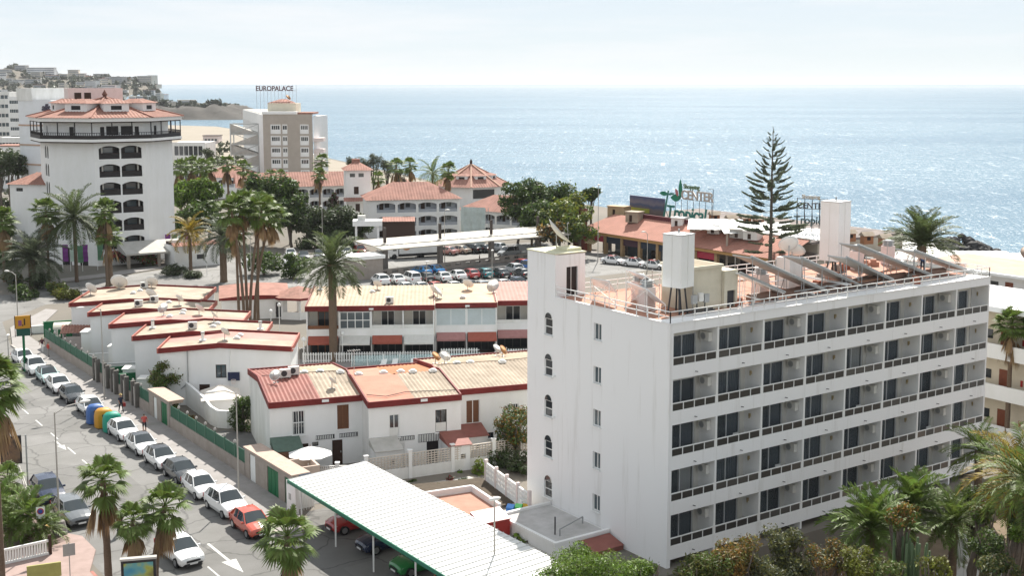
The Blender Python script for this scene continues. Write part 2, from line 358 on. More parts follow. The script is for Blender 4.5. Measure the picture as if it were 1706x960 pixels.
# kerb stones along the street, each its own stone
KERB = M('kerb_stone', (.42, .38, .35), .9, .2, 2); KERBR = M('kerb_red', (.36, .16, .13), .9, .2, 2); KERBY = M('kerb_yellow', (.45, .30, .10), .9, .2, 2)
def kerb(x, y0, y1, par, m=KERB, st=1.0):
    me = shared(('kerb', m.name), lambda: B().box(0, .01, -.05, .2, .99, .14).mesh('kerb_stone', m))
    y = y0
    while y < y1-.5: ob('kerb_stone', me, par, (x, y, 0)); y += st
kp = bpy.data.objects['pavement_right']; kerb(33.3, 72, 150, kp)
kl = bpy.data.objects['pavement_left']; kerb(20.9, 44, 76, kl, KERBR); kerb(20.8, 85.5, 98, kl, KERBY)
# painted markings
def mark(name, pts, z=.009): return struct(B().poly([(x, y, z) for x, y in pts]).build(name, MARK))
for y0 in (60, 65, 70.5, 98, 102.2, 107.5, 112.6, 117.5, 122.5, 127.5, 132.5, 137.5): mark('lane_dash', [(27.3, y0), (27.42, y0), (27.42, y0+2.3), (27.3, y0+2.3)])
mark('road_arrow', [(28.95, 76.6), (28.75, 76.6), (28.75, 73.0), (28.35, 73.0), (28.85, 70.6), (29.35, 73.0), (28.95, 73.0)])
mark('road_arrow', [(27.1, 107.2), (26.95, 107.2), (26.95, 105.4), (26.7, 105.4), (27.05, 103.8), (27.35, 105.4), (27.1, 105.4)])
for i in range(14): mark('bay_line', [(88+i*2.6, 157.5), (88.1+i*2.6, 157.5), (88.1+i*2.6, 162.5), (88+i*2.6, 162.5)])
# ================================================================ generic building parts
def window(par, x, z, w, h, loc, rz, name='window', fm=WPAINT, gm=GLASS, nx=2, nz=1, dep=.12, fw=.06, ct=None):
    """window set in an opening: frame part with pane sub-parts; (x,z) is the lower left corner on a wall at loc/rz"""
    def mk():
        b = B(); b.box(0, dep-.04, 0, w, dep+.03, fw); b.box(0, dep-.04, h-fw, w, dep+.03, h); b.box(0, dep-.04, fw, fw, dep+.03, h-fw); b.box(w-fw, dep-.04, fw, w, dep+.03, h-fw)
        for i in range(1, nx): b.box(w*i/nx-fw/2, dep-.035, fw, w*i/nx+fw/2, dep+.025, h-fw)
        for i in range(1, nz): b.box(fw, dep-.03, h*i/nz-fw/2, w-fw, dep+.02, h*i/nz+fw/2)
        return b.mesh(name, fm)
    def mp():
        g = B(); g.box(fw, dep, fw, w-fw, dep+.02, h-fw)
        if ct: g.poly([(fw, dep+.1, fw), (w*.55, dep+.1, fw), (w*.55, dep+.1, h-fw), (fw, dep+.1, h-fw)], 1)
        return g.mesh('pane', [gm, ct] if ct else gm)
    me = shared((name, w, h, nx, nz, dep, fm.name, fw), mk); mg = shared(('pane', w, h, fw, dep, gm.name, bool(ct)), mp)
    c, s_ = math.cos(rz), math.sin(rz)
    o = ob(name, me, par, (loc[0]+c*x, loc[1]+s_*x, loc[2]+z), rz); ob('pane', mg, o)
    return o
def simple(par, name, me, x, z, loc, rz, y=0):
    c, s_ = math.cos(rz), math.sin(rz)
    return ob(name, me, par, (loc[0]+c*x-s_*y, loc[1]+s_*x+c*y, loc[2]+z), rz)
def railing(par, p, q, h, n, m, r=.025, name='railing', rails=2):
    b = B(); p = Vector(p); q = Vector(q)
    for i in range(n+1):
        a = p.lerp(q, i/n); b.beam(a, a+Vector((0, 0, h)), r*2, r*2)
    for k in range(rails):
        z = Vector((0, 0, h*(1-k*.45))); b.beam(p+z, q+z, r*2, r*2.4)
    return b.build(name, m, par)
def corrugated(x0, y0, x1, y1, za, zb, pitch, amp, m=0, b=None):
    """sheet with ridges running in y; za at y0, zb at y1"""
    b = b or B(); n = max(2, int((x1-x0)/pitch)); k = len(b.v)
    for i in range(2*n+1):
        x = x0+(x1-x0)*i/(2*n); e = amp if i % 2 else 0
        b.v += [(x, y0, za+e), (x, y1, zb+e)]
    for i in range(2*n): b.f.append([k+2*i, k+2*i+2, k+2*i+3, k+2*i+1]); b.m.append(m)
    return b
ACM = M('air_conditioner_white', (.66, .65, .62), .5, .1, 3)
def ac_mesh():
    def mk():
        b = B().box(-.42, -.16, 0, .42, .16, .58); b.lathe([(.22, 0), (.22, .01)], 12, m=1)
        n = len(b.v)-24
        b.v[n:] = [(x-.1, -.165+z*-.5, y+.29) for x, y, z in b.v[n:]]
        return b.mesh('air_conditioner', [ACM, GREYM])
    return shared('ac', mk)
DISH = M('dish_white', (.72, .70, .67), .5, .06, 2); DISHR = M('dish_rust', (.48, .25, .11), .7, .3, 4)
def dish_thing(loc, d, az, el, label, m=DISH, hgt=.8, group='satellite dishes'):
    t = thing('satellite_dish', label, 'satellite dish', loc, 0, group)
    b = B(); n = 14; pr = [(d/2*k/4, (k/4)**2*d*.14) for k in range(5)]
    b.lathe(pr[::-1], n); b.lathe([(r, z-.02) for r, z in pr], n)
    o = b.build('reflector', m, t, smooth=True, loc=(0, 0, hgt)); o.rotation_euler = (0, rad(90-el), rad(az))
    B().tube((0, 0, 0), (0, 0, hgt), .04).box(-.2, -.2, 0, .2, .2, .04).build('mast', STEEL, t)
    a = Matrix.Rotation(rad(az), 4, 'Z') @ Matrix.Rotation(rad(90-el), 4, 'Y')
    f = a @ Vector((0, 0, d*.45)); e = a @ Vector((d*.45, 0, d*.1))
    B().tube(Vector((0, 0, hgt))+e, Vector((0, 0, hgt))+f, .02, n=5).tube(Vector((0, 0, hgt))+f, Vector((0, 0, hgt))+f*1.15, .05, n=6).build('feed_arm', STEEL, t)
    return t
# ================================================================ the big white hotel in the foreground
HX, HY = 51.0, 55.8; BW = 4.13; NB = 8; HL = BW*NB; HD = 12.0
H = thing('hotel_building', 'large white five-storey hotel with rows of balconies and equipment on its roof', 'building', (HX, HY, 0))
ROWS = [13.05-2.92*k for k in range(6)]
# left gable wall with its two columns of windows (wall runs from the back corner to the front corner)
WL = 15.1
holes = []; aw = []; sw = []
for k in range(5):
    z = 12.97-2.95*k; xa = WL-12.1-.46-.46; aw.append((xa, z)); holes.append((xa, z, xa+.92, z+1.2))
    z2 = 13.53-2.95*k; xs_ = WL-7.5; sw.append((xs_, z2)); holes.append((xs_, z2, xs_+.8, z2+1.15))
LWL = (0, WL, 0); RZL = rad(-90)
B().wall(WL, 15.75, .3, holes, z0=-2.6).build('gable_wall', HWALL, H, loc=LWL, rz=RZL)
def archm():
    b = B(); n = 10; w_ = .92
    for i in range(n):
        a0, a1 = math.pi*i/n, math.pi*(i+1)/n
        f = lambda a, r: (w_/2+math.cos(a)*r, -.02, 1.2+math.sin(a)*r)
        b.poly([f(a0, .46), f(a0, .40), f(a1, .40), f(a1, .46)][::-1]); b.poly([f(a0, .40), (w_/2, -.012, 1.2), f(a1, .40)], 1)
    return b.mesh('arch_light', [WPAINT, GLASS])
for x, z in aw:
    o = window(H, x, z, .92, 1.2, LWL, RZL, 'arched_window', nx=1, nz=2, dep=.1); ob('arch_light', shared('arch', archm), o)
    ob('sill', shared('sill92', lambda: B().box(-.08, -.12, -.08, 1.0, .05, 0).mesh('sill', WPAINT)), o)
for x, z in sw:
    o = window(H, x, z, .8, 1.15, LWL, RZL, 'small_window', nx=2, dep=.14, gm=GLASSB)
    ob('sill', shared('sill80', lambda: B().box(-.06, -.1, -.07, .86, .05, 0).mesh('sill', WPAINT)), o)
# two small wall lamps/units beside the arched windows
for k in (1, 2): simple(H, 'wall_lamp', shared('walllamp', lambda: B().box(0, -.18, 0, .18, 0, .12).mesh('wall_lamp', WPAINT)), aw[k][0]+1.1, aw[k][1]+.1, LWL, RZL)
# slabs, party walls and the bands of the front
fr_ = B()
fr_.box(.301, 0, 15.15, HL, 1.5, 15.75)
B().box(.3, 1.5, 15.45, HL-.002, HD, 15.74).build('roof_floor', TERRA, H)
fr_.build('roof_band', HWALL, H)
for k, zb in enumerate(ROWS[:5]):
    b = B(); b.box(.301, 0, zb-.85, HL, .12, zb); b.box(.301, .12, zb-.85, HL, 1.5, zb-.65)
    b.build('floor_band', HWALL, H)
B().box(.301, 0, ROWS[5]-.85, HL, .12, ROWS[5]).box(.301, .12, -2.4, HL, 1.5, -2.2).build('floor_band', HWALL, H)
pw = B().box(0, 0, 0, .16, 1.5, 2.07).mesh('party_wall', WHITE)
for k, zb in enumerate(ROWS):
    for i in range(1, NB+1): ob('party_wall', pw, H, (i*BW-(.08 if i < NB else .16), .003, zb+.002))
# back end wall and rear wall
B().box(HL-.2, 1.5, -2.6, HL-.005, HD, 15.44).box(.3, HD-.2, -2.6, HL-.2, HD, 15.44).build('rear_wall', WHITE2, H)
BACKW = M('balcony_wall', (.70, .68, .63), .85, .1, .7)
DW = 2.4
def rowwall():
    b = B(); b.wall(HL-.3, 2.72, .2, [(i*BW+.95, .0, i*BW+.95+DW, 2.2) for i in range(NB)]); return b.mesh('balcony_wall', BACKW)
def slid():
    b = B(); w_, h_ = DW, 2.2
    for x in (0, w_/2-.04, w_-.07): b.box(x, .06, 0, x+.07, .14, h_)
    b.box(.07, .06, h_-.07, w_-.07, .14, h_).box(.07, .06, 0, w_-.07, .14, .06)
    return b.mesh('sliding_door', M('door_aluminium', (.60, .61, .62), .4, .05, 3))
def curt(open_, pale=0):
    b = B(); n = 26; x0, x1 = (.06, DW-.06) if not open_ else (DW*.5, DW-.06)
    if open_ == 2: x0, x1 = .06, DW*.55
    pts = [(x0+(x1-x0)*i/n, .24+(.05 if i % 2 else 0)) for i in range(n+1)]
    for a, c in zip(pts, pts[1:]): b.poly([(a[0], a[1], .03), (c[0], c[1], .03), (c[0], c[1], 2.17), (a[0], a[1], 2.17)])
    return b.mesh('curtain', [CURTAIN, CURTAINW][pale])
def dglass(): return B().box(.07, .09, .06, DW/2-.04, .1, 2.13).box(DW/2+.03, .11, .06, DW-.07, .12, 2.13).mesh('door_glass', M('clear_door_glass', (.035, .045, .055), .04, 0, spec=.6))
def dglass2(): return None
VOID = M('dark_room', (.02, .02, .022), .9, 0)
DG = bpy.data.materials.new('door_glass_clear'); DG.use_nodes = True
_n = DG.node_tree.nodes; _p = _n['Principled BSDF']; _p.inputs['Roughness'].default_value = .03; _p.inputs['Base Color'].default_value = (.25, .29, .32, 1); _p.inputs['Alpha'].default_value = .16
def railm():
    b = B(); L_ = BW-.16
    b.box(0, -.02, 0, L_, .05, .05).box(0, -.02, .5, L_, .05, .56)
    for i in range(5): b.box(L_*i/4-(.03 if 0 < i else -.0)-(.03 if i == 4 else 0), -.015, .05, L_*i/4+(.03 if i < 4 else 0), .045, .5)
    return b.mesh('balcony_railing', WPAINT)
PAN = [M('smoked_panel_%s' % n, c, .3, .12, .4) for n, c in (('dark', (.05, .047, .045)), ('grey', (.085, .08, .075)), ('taupe', (.15, .125, .105)))]
def panm(k): return B().box(0, 0, 0, (BW-.16)/4-.06, .02, .45).mesh('balcony_panel', PAN[k])
rw = B(); rwm = rowwall(); rl = railm(); sm_ = slid(); gl_ = B().box(.07, .09, .06, DW/2-.04, .1, 2.13).box(DW/2+.03, .11, .06, DW-.07, .12, 2.13).mesh('door_glass', DG)
cu = [curt(0), curt(1), curt(2), curt(1, 1)]; pm = [panm(i) for i in range(3)]
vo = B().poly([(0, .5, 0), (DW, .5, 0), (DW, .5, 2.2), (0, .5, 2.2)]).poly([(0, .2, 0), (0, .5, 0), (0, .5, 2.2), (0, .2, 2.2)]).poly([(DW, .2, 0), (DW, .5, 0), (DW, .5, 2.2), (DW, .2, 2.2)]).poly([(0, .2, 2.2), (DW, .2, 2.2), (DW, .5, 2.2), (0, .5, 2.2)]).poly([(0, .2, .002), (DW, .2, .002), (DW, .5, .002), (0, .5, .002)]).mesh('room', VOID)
lampm = B().box(-.06, -.12, 0, .06, 0, .22).tube((0, -.1, -.08), (0, -.1, 0), .07, .03).mesh('wall_lamp', M('lamp_brass', (.35, .28, .16), .5, .1, 3))
chm = B().box(-.25, -.25, .42, .25, .25, .46).box(-.25, .2, .46, .25, .25, .9)
for a in (-.23, .19):
    for c in (-.23, .19): chm.box(a, c, 0, a+.04, c+.04, .42)
chm = chm.mesh('balcony_chair', WPAINT)
spot = B().tube((0, 0, 0), (0, -.22, .02), .03, .03, 6).mesh('drain_spout', DARKM)
for k, zb in enumerate(ROWS):
    zf = zb-.65
    o = ob('balcony_wall', rwm, H, (.3, 1.5, zf))
    for i in range(NB):
        x0 = i*BW+.3
        bl = ob('balcony', rl, H, (i*BW+(.302 if i == 0 else .08), .03, zb+.001))
        if i == 0: bl.scale = ((BW-.38)/(BW-.16), 1, 1)
        tone = RN.choice((0, 0, 1)) if k < 3 or i < 4 else RN.choice((1, 2, 2))
        for j in range(4): ob('balcony_panel', pm[tone if RN.random() < .93 else 1], bl, ((BW-.16)/4*j+.03, .012, .05))
        d = ob('sliding_door', sm_, H, (x0+.95, 1.5, zf)); ob('door_glass', gl_, d); ob('room', vo, d)
        r = RN.random(); ob('curtain', cu[0 if r < .28 else 1 if r < .74 else 2 if r < .9 else 3], d)
        if i % 2 == 0: ob('air_conditioner', ac_mesh(), H, (x0+BW-.56, .85, zf+1.75), rad(-90))
        else: ob('wall_lamp', lampm, H, (x0+BW-.38, .95, zf+1.85), rad(-90))
        if k: ob('drain_spout', spot, H, (i*BW+2.2, 0, zb-.55+2.92-.0))
        if (k, i) in ((0, 6), (0, 7), (1, 3), (2, 7), (3, 2), (0, 2), (1, 5), (2, 1), (2, 4), (3, 6)): tag(ob('balcony_chair', chm, None, (HX+x0+2.6, HY+.9, zf)), 'white chair on hotel balcony, floor %s from the top, bay %s from the left corner' % ('first second third fourth'.split()[k], 'first second third fourth fifth sixth seventh eighth'.split()[i]), 'chair', 'balcony chairs')
# ---- roof: stair tower, railings, plant
RF = 15.76
b = B(); b.wall(3.3, 18.75, .25, [], z0=15.0); b.build('tower_wall', HWALL, H, loc=(0.002, 15.1, 0), rz=RZL)
b = B(); b.wall(2.6, 18.7, .25, [(.95, RF, 1.95, RF+2.05)], z0=15.0); b.build('tower_wall', HWALL, H, loc=(.03, 11.801, 0))
B().box(.25, 12.05, 15, 2.63, 15.1, 18.55).build('stair_tower', M('tower_inside', (.62, .62, .60), .85, .1, 1), H)
B().box(-.05, 11.75, 18.751, 2.7, 15.15, 18.83).box(1.3, 12.2, 18.83, 2.6, 13.5, 19.05).build('tower_roof', M('tower_roof_coat', (.62, .60, .44), .85, .15, 1), H)
dd = B().box(.97, 11.9, RF, 1.93, 11.95, RF+2.03).build('tower_door', BLACKW, H)
B().box(1.42, 11.88, RF, 1.46, 11.97, RF+2.03).build('door_frame', WPAINT, dd)
railing(H, (.06, 11.75, RF), (.06, .06, RF), .75, 11, WPAINT)
railing(H, (.06, .06, RF), (HL-.06, .06, RF), .75, 32, WPAINT)
railing(H, (HL-.06, .06, RF), (HL-.06, HD-.06, RF), .75, 11, WPAINT)
railing(H, (2.7, HD-.06, RF), (HL-.06, HD-.06, RF), .75, 30, WPAINT)
B().box(0, -.04, 15.751, HL+.04, .2, 15.80).box(-.04, -.04, 15.751, 0, 11.75, 15.80).box(0, .2, 15.751, .2, 11.75, 15.8).build('coping', WHITE, H)
def on_roof(name, label, cat, x, y, rz=0, group=None): return thing(name, label, cat, (HX+x, HY+y, RF), rz, group)
# water tanks: tall white clad boxes on steel legs
CLAD = M('white_cladding', (.80, .80, .79), .6, .06, .5)
def clad_box(lbl, x, y, z0, w_, h_, rz):
    t = on_roof('clad_tank', lbl, 'tank', x, y, rz, 'white clad tanks on the hotel roof')
    B().box(-w_/2, -w_/2, z0, w_/2, w_/2, z0+h_).build('casing', CLAD, t)
    B().box(-w_/2-.03, -w_/2-.03, z0+h_, w_/2+.03, w_/2+.03, z0+h_+.05).box(-w_*.25, -w_*.25, z0+h_+.05, w_*.25, w_*.25, z0+h_+.1).tube((0, 0, z0+h_), (0, 0, z0+h_+.35), .06).build('lid', GREYM, t)
    B().box(-.02, -w_/2-.015, z0, .02, -w_/2, z0+h_).box(-w_/2-.015, -.02, z0, -w_/2, .02, z0+h_).build('seam', WHITE2, t)
    for s in (-1, 1):
        for q in (-1, 1): B().beam((s*.45, q*.45, 0), (s*.3, q*.3, z0), .1, .1).build('leg', DARKM, t)
    B().tube((.2, -.1, 0), (.1, 0, z0), .09, n=6).tube((-.5, -.5, .15), (.9, -.5, .1), .07, n=6).build('pipe', DARKM, t)
clad_box('white box-shaped tank on dark legs, nearest the front corner of the hotel roof', 3.0, 2.6, 1.75, 1.45, 3.4, rad(12))
clad_box('taller white clad tank in the middle of the hotel roof', 24.3, 7.9, 1.1, 1.65, 4.6, rad(8))
# lift machine room
t = on_roof('machine_room', 'cream lift machine room with a lower annex on the hotel roof', 'roof hut', 4.0, 2.3, 0)
CRM = M('aged_cream_render', (.62, .57, .46), .85, .16, .6)
B().wall(2.6, 2.75, .2).box(0, .2, 0, .2, 3.0, 2.75).box(2.4, .2, 0, 2.6, 3.0, 2.75).box(.2, 2.8, 0, 2.4, 3, 2.75).build('wall', CRM, t)
B().box(-.1, -.1, 2.751, 2.7, 3.1, 2.95).build('roof_slab', CRM, t); B().poly([(.05, .05, 2.956), (2.55, .05, 2.956), (2.55, 2.95, 2.956), (.05, 2.95, 2.956)]).build('roof_felt', M('brown_roof_felt', (.30, .25, .18), .9, .25, 1), t)
B().box(2.62, -.25, 1.15, 3.85, 1.3, 2.5).box(2.62, -.25, 0, 2.9, 1.3, 1.15).box(3.65, -.25, 0, 3.85, 1.3, 1.15).build('annex', CRM, t)
B().box(2.9, -.1, .05, 3.65, -.06, 1.1).build('annex_door', DARKM, t)
# pipework and control boxes at the foot of the front tank
t = on_roof('control_boxes', 'grey electrical boxes and pipes beside the lift machine room', 'electrical box', 3.3, 1.5)
for k, (x, z) in enumerate(((.2, .7), (.75, .8), (1.25, .7))): B().box(x-.2, 0, z, x+.2, .2, z+.55).build('box', ACM if k % 2 else GREYM, t)
B().tube((-.6, 0, .1), (2, .05, .15), .06).tube((-.4, .2, .25), (2.0, .25, .2), .05).tube((.4, .05, 0), (.4, .05, 1), .04).tube((1.1, .05, 0), (1.1, .05, 1), .04).build('pipe', DARKM, t)
# solar collectors
PV = M('collector_glass', (.62, .65, .68), .12, .1, 1, spec=.6); PVB = M('collector_back', (.30, .29, .27), .6, .2, 2)
def collector(lbl, x0, z0, x1, z1, y, wd, white=False, k=0):
    t = on_roof('solar_collector', lbl, 'solar collector', x0, y, 0, 'solar collectors on the hotel roof')
    dx, dz = x1-x0, z1-z0; n = Vector((-dz, 0, dx)).normalized()*.08
    p = [Vector((0, 0, z0-RF)), Vector((dx, 0, z1-RF))]
    b = B(); q = Vector((0, wd, 0))
    pts = [p[0], p[1], p[1]+q, p[0]+q]
    b.poly([v+n for v in pts], 1); b.poly([v for v in pts][::-1], 0)
    for i in range(4): j = (i+1) % 4; b.poly([pts[i], pts[j], pts[j]+n, pts[i]+n], 2)
    b.build('panel', [WPAINT if white else PVB, PV, WPAINT if white else STEEL], t)  # white backs put the bright sky reflection into the colour
    fb = B()
    for f in (.03, .35, .68, .97):
        for yy in (.05, wd-.05):
            a = p[0].lerp(p[1], f)+Vector((0, yy, 0)); fb.tube((a.x, a.y, 0), a, .03, n=5)
    fb.beam((0, .05, .1), (dx, .05, .1), .05, .05).beam((0, wd-.05, .1), (dx, wd-.05, .1), .05, .05)
    for f in (.03, .35, .68): a = p[0].lerp(p[1], f); fb.beam((a.x, .05, .1), (p[0].lerp(p[1], f+.3).x, wd-.05, p[0].lerp(p[1], f+.3).z), .04, .04)
    fb.build('support_frame', WPAINT if white else GREYM, t)
    B().tube(p[0]+n*1.6, p[1]+n*1.6, .085, n=7).build('header_pipe', STEEL, t)
    if not white:
        B().tube((dx*.1, wd*.5, .35), (dx*.75, wd*.5, .35), .3, n=10).build('hot_water_cylinder', M('cylinder_brown', (.20, .12, .09), .6, .2, 2), t)
NTH = 'first second third fourth fifth sixth'.split()
for k, (a, b_) in enumerate((((59.55, 19.0), (67.35, 15.9)), ((64.7, 18.5), (71.2, 15.9)), ((69.1, 18.2), (74.4, 16.1)), ((70.6, 18.95), (79.4, 15.95)), ((76.7, 18.1), (83.2, 16.1)))):
    collector('long tilted solar collector on steel frame, %s from the machine room along the front railing' % NTH[k], a[0]-HX, a[1], b_[0]-HX, b_[1], 1.6+.25*(k % 2)+(2.2 if k == 3 else 0)*0, 1.7)
collector('white edged collector leaning just right of the machine room annex', 58.6-HX, 18.0, 63.0-HX, 16.25, 1.7, 1.0, True)
for k, (cs, zt, zb_, tx) in enumerate(((((984, 462), (1015, 468), (1028, 487), (989, 475)), 17.6, 16.7, 'left one'), (((1043, 448), (1075, 459), (1099, 477), (1064, 464)), 18.1, 17.1, 'rear right one'), (((1044, 468), (1078, 481), (1109, 507), (1062, 491)), 17.5, 16.4, 'front right one'))):
    pp = [Vector(P(*c, zt if i < 2 else zb_)) for i, c in enumerate(cs)]; o_ = (pp[2]+pp[3])/2; o_.z = RF; t = thing('solar_collector', 'solar panel facing up, coloured white for its sky reflection, beside the stair tower door, '+tx, 'solar collector', tuple(o_), 0, 'sky-reflecting panels by the stair tower'); q = [p-o_ for p in pp]; d_ = Vector((0, 0, -.07))
    b = B().poly(q).poly([v+d_ for v in q][::-1])
    for i in range(4): b.poly([q[i], q[i]+d_, q[(i+1) % 4]+d_, q[(i+1) % 4]])
    b.build('panel', M('panel_sky_reflection', (.74, .77, .80), .25, .05, 1, spec=.5), t); b = B()  # white base colour stands in for sky reflected by the panel
    for v in q: b.tube((v.x, v.y, 0), v+d_, .025, n=5)
    for i in range(4): u, v = q[i], q[(i+1) % 4]; b.tube((u.x, u.y, .1), v+d_, .018, n=4)
    b.build('support_frame', WPAINT, t)
# chimneys / vents
for k, (x, y, h_, w_) in enumerate(((63.4, 60.1, 1.5, .8), (67.8, 61.5, 2.2, 1.35), (78.6, 64.2, 1.5, .8), (83.2, 64.8, 1.5, .8), (55.2, 63.6, 1.3, .75), (53.2, 60.5, 1.5, .8))):
    t = thing('vent_stack', 'pinkish white vent stack on the hotel roof, ' + ('next to the white edged collector', 'the widest, carrying two dishes', 'right of the middle tank', 'near the far right end', 'between the panels by the stair tower', 'near the front left railing')[k], 'chimney', (x, y, RF), 0, 'vent stacks on the hotel roof')
    B().box(-w_/2, -w_/2, 0, w_/2, w_/2, h_).build('stack', PINKW if k != 1 else WHITE2, t)
    if k != 1:
        cb = B()
        for j in range(3): cb.box(-w_*.42, -w_*.42, h_+.05+j*.16, w_*.42, w_*.42, h_+.13+j*.16)
        cb.box(-w_*.3, -w_*.3, h_, w_*.3, w_*.3, h_+.5); cb.build('cowl', GREYM, t)
dish_thing((67.5, 61.3, RF+2.2), 1.5, 60, 35, 'pale dish standing on the wide stack of the hotel roof', hgt=.9)
dish_thing((68.5, 61.9, RF+1.2), 1.9, 20, 50, 'larger pale dish tucked behind the wide stack of the hotel roof', hgt=1.3)
dish_thing((52.6, 69.6, 18.83), 2.3, -30, 42, 'big white dish on the stair tower of the hotel', hgt=1.1)
t = on_roof('roof_pipework', 'white and rusty pipes crossing the hotel roof between the collectors', 'pipes', 0, 0)
for k in range(16):
    y = 1.0+RN.uniform(0, 10); x = RN.uniform(7.5, 26); l = RN.uniform(2, 7); z = RN.uniform(.15, .7)
    b = B(); (b.tube((x, y, z), (min(x+l, 32.5), y+.1, z+RN.uniform(-.05, .3)), .05, n=6) if k % 3 else b.tube((x, 1.0, z), (x+.3, 10.5, z+.1), .05, n=6)).build('pipe', (WPAINT, STEEL, M('rusty_pipe', (.30, .15, .09), .8, .3, 3))[k % 3] if k % 4 else WPAINT, t)
for k in range(10): x, y = RN.uniform(1.5, 31), RN.uniform(1.5, 10.5); B().tube((x, y, 0), (x, y, RN.uniform(1.0, 2.4)), .035, n=5).build('standpipe', WPAINT if k % 2 else STEEL, t)
# blocks and clutter that weigh the frames down
for k in range(26):
    x, y = RN.uniform(8, 31.5), RN.uniform(1.2, 10.8)
    s = RN.uniform(.5, 1.1); tag(B().box(-s*.6, -.25, 0, s*.6, .25, .35).box(-s*.3, -.2, .35, s*.3, .2, .55).build('ballast_block', RN.choice((M('brick_red_block', (.34, .13, .08), .9, .2, 2), CONC, TERRA)), None, loc=(HX+x, HY+y, RF), rz=RN.uniform(0, 3)), 'small masonry block lying among the solar collectors on the hotel roof', 'block', 'ballast blocks on the hotel roof')
t = thing('person', 'roof worker in blue shirt standing among the collectors', 'person', (81.6, 60.2, RF), 2.2)
WORKER = t
# ================================================================ terraced houses with red fascias
def roof_bits(x, y, z, kind, lbl, rz=0):
    """small things standing on a roof"""
    if kind == 'vent':
        t = thing('roof_vent', lbl, 'roof vent', (x, y, z), rz, 'roof vents'); B().box(-.32, -.26, 0, .32, .26, .14).build('base', WHITE2, t); B().lathe([(.29, 0), (.26, .08), (.15, .13), (.0, .14)], 8, (0, 0, .141)).build('dome', DISH, t, smooth=True)
    elif kind == 'ac':
        t = thing('air_conditioner', lbl, 'air conditioner', (x, y, z), rz, 'roof air conditioners'); B().box(-.45, -.2, .08, .45, .2, .75).build('casing', ACM, t); B().tube((-.1, -.2, .42), (-.1, -.215, .42), .25, n=12).build('fan', DARKM, t); B().box(-.4, -.2, 0, -.3, .2, .08).box(.3, -.2, 0, .4, .2, .08).build('feet', CONC, t)
    elif kind == 'chim':
        t = thing('roof_flue', lbl, 'chimney', (x, y, z), rz, 'roof flues'); B().box(-.3, -.3, 0, .3, .3, .12).build('base', WHITE2, t); B().tube((0, 0, .12), (0, 0, .75), .16, n=10).build('pipe', WPAINT, t); B().tube((0, 0, .75), (0, 0, .9), .2, n=10).build('cap', GREYM, t)
    elif kind == 'aer':
        t = thing('tv_aerial', lbl, 'aerial', (x, y, z), rz, 'aerials'); B().tube((0, 0, 0), (0, 0, 2.2), .03, n=5).build('mast', STEEL, t)
        b = B().beam((-.5, 0, 2.1), (.5, 0, 2.1), .03, .03)
        for k in range(6): b.beam((-.5+k*.2, -.3, 2.1), (-.5+k*.2, .3, 2.1), .02, .02)
        b.build('elements', STEEL, t)
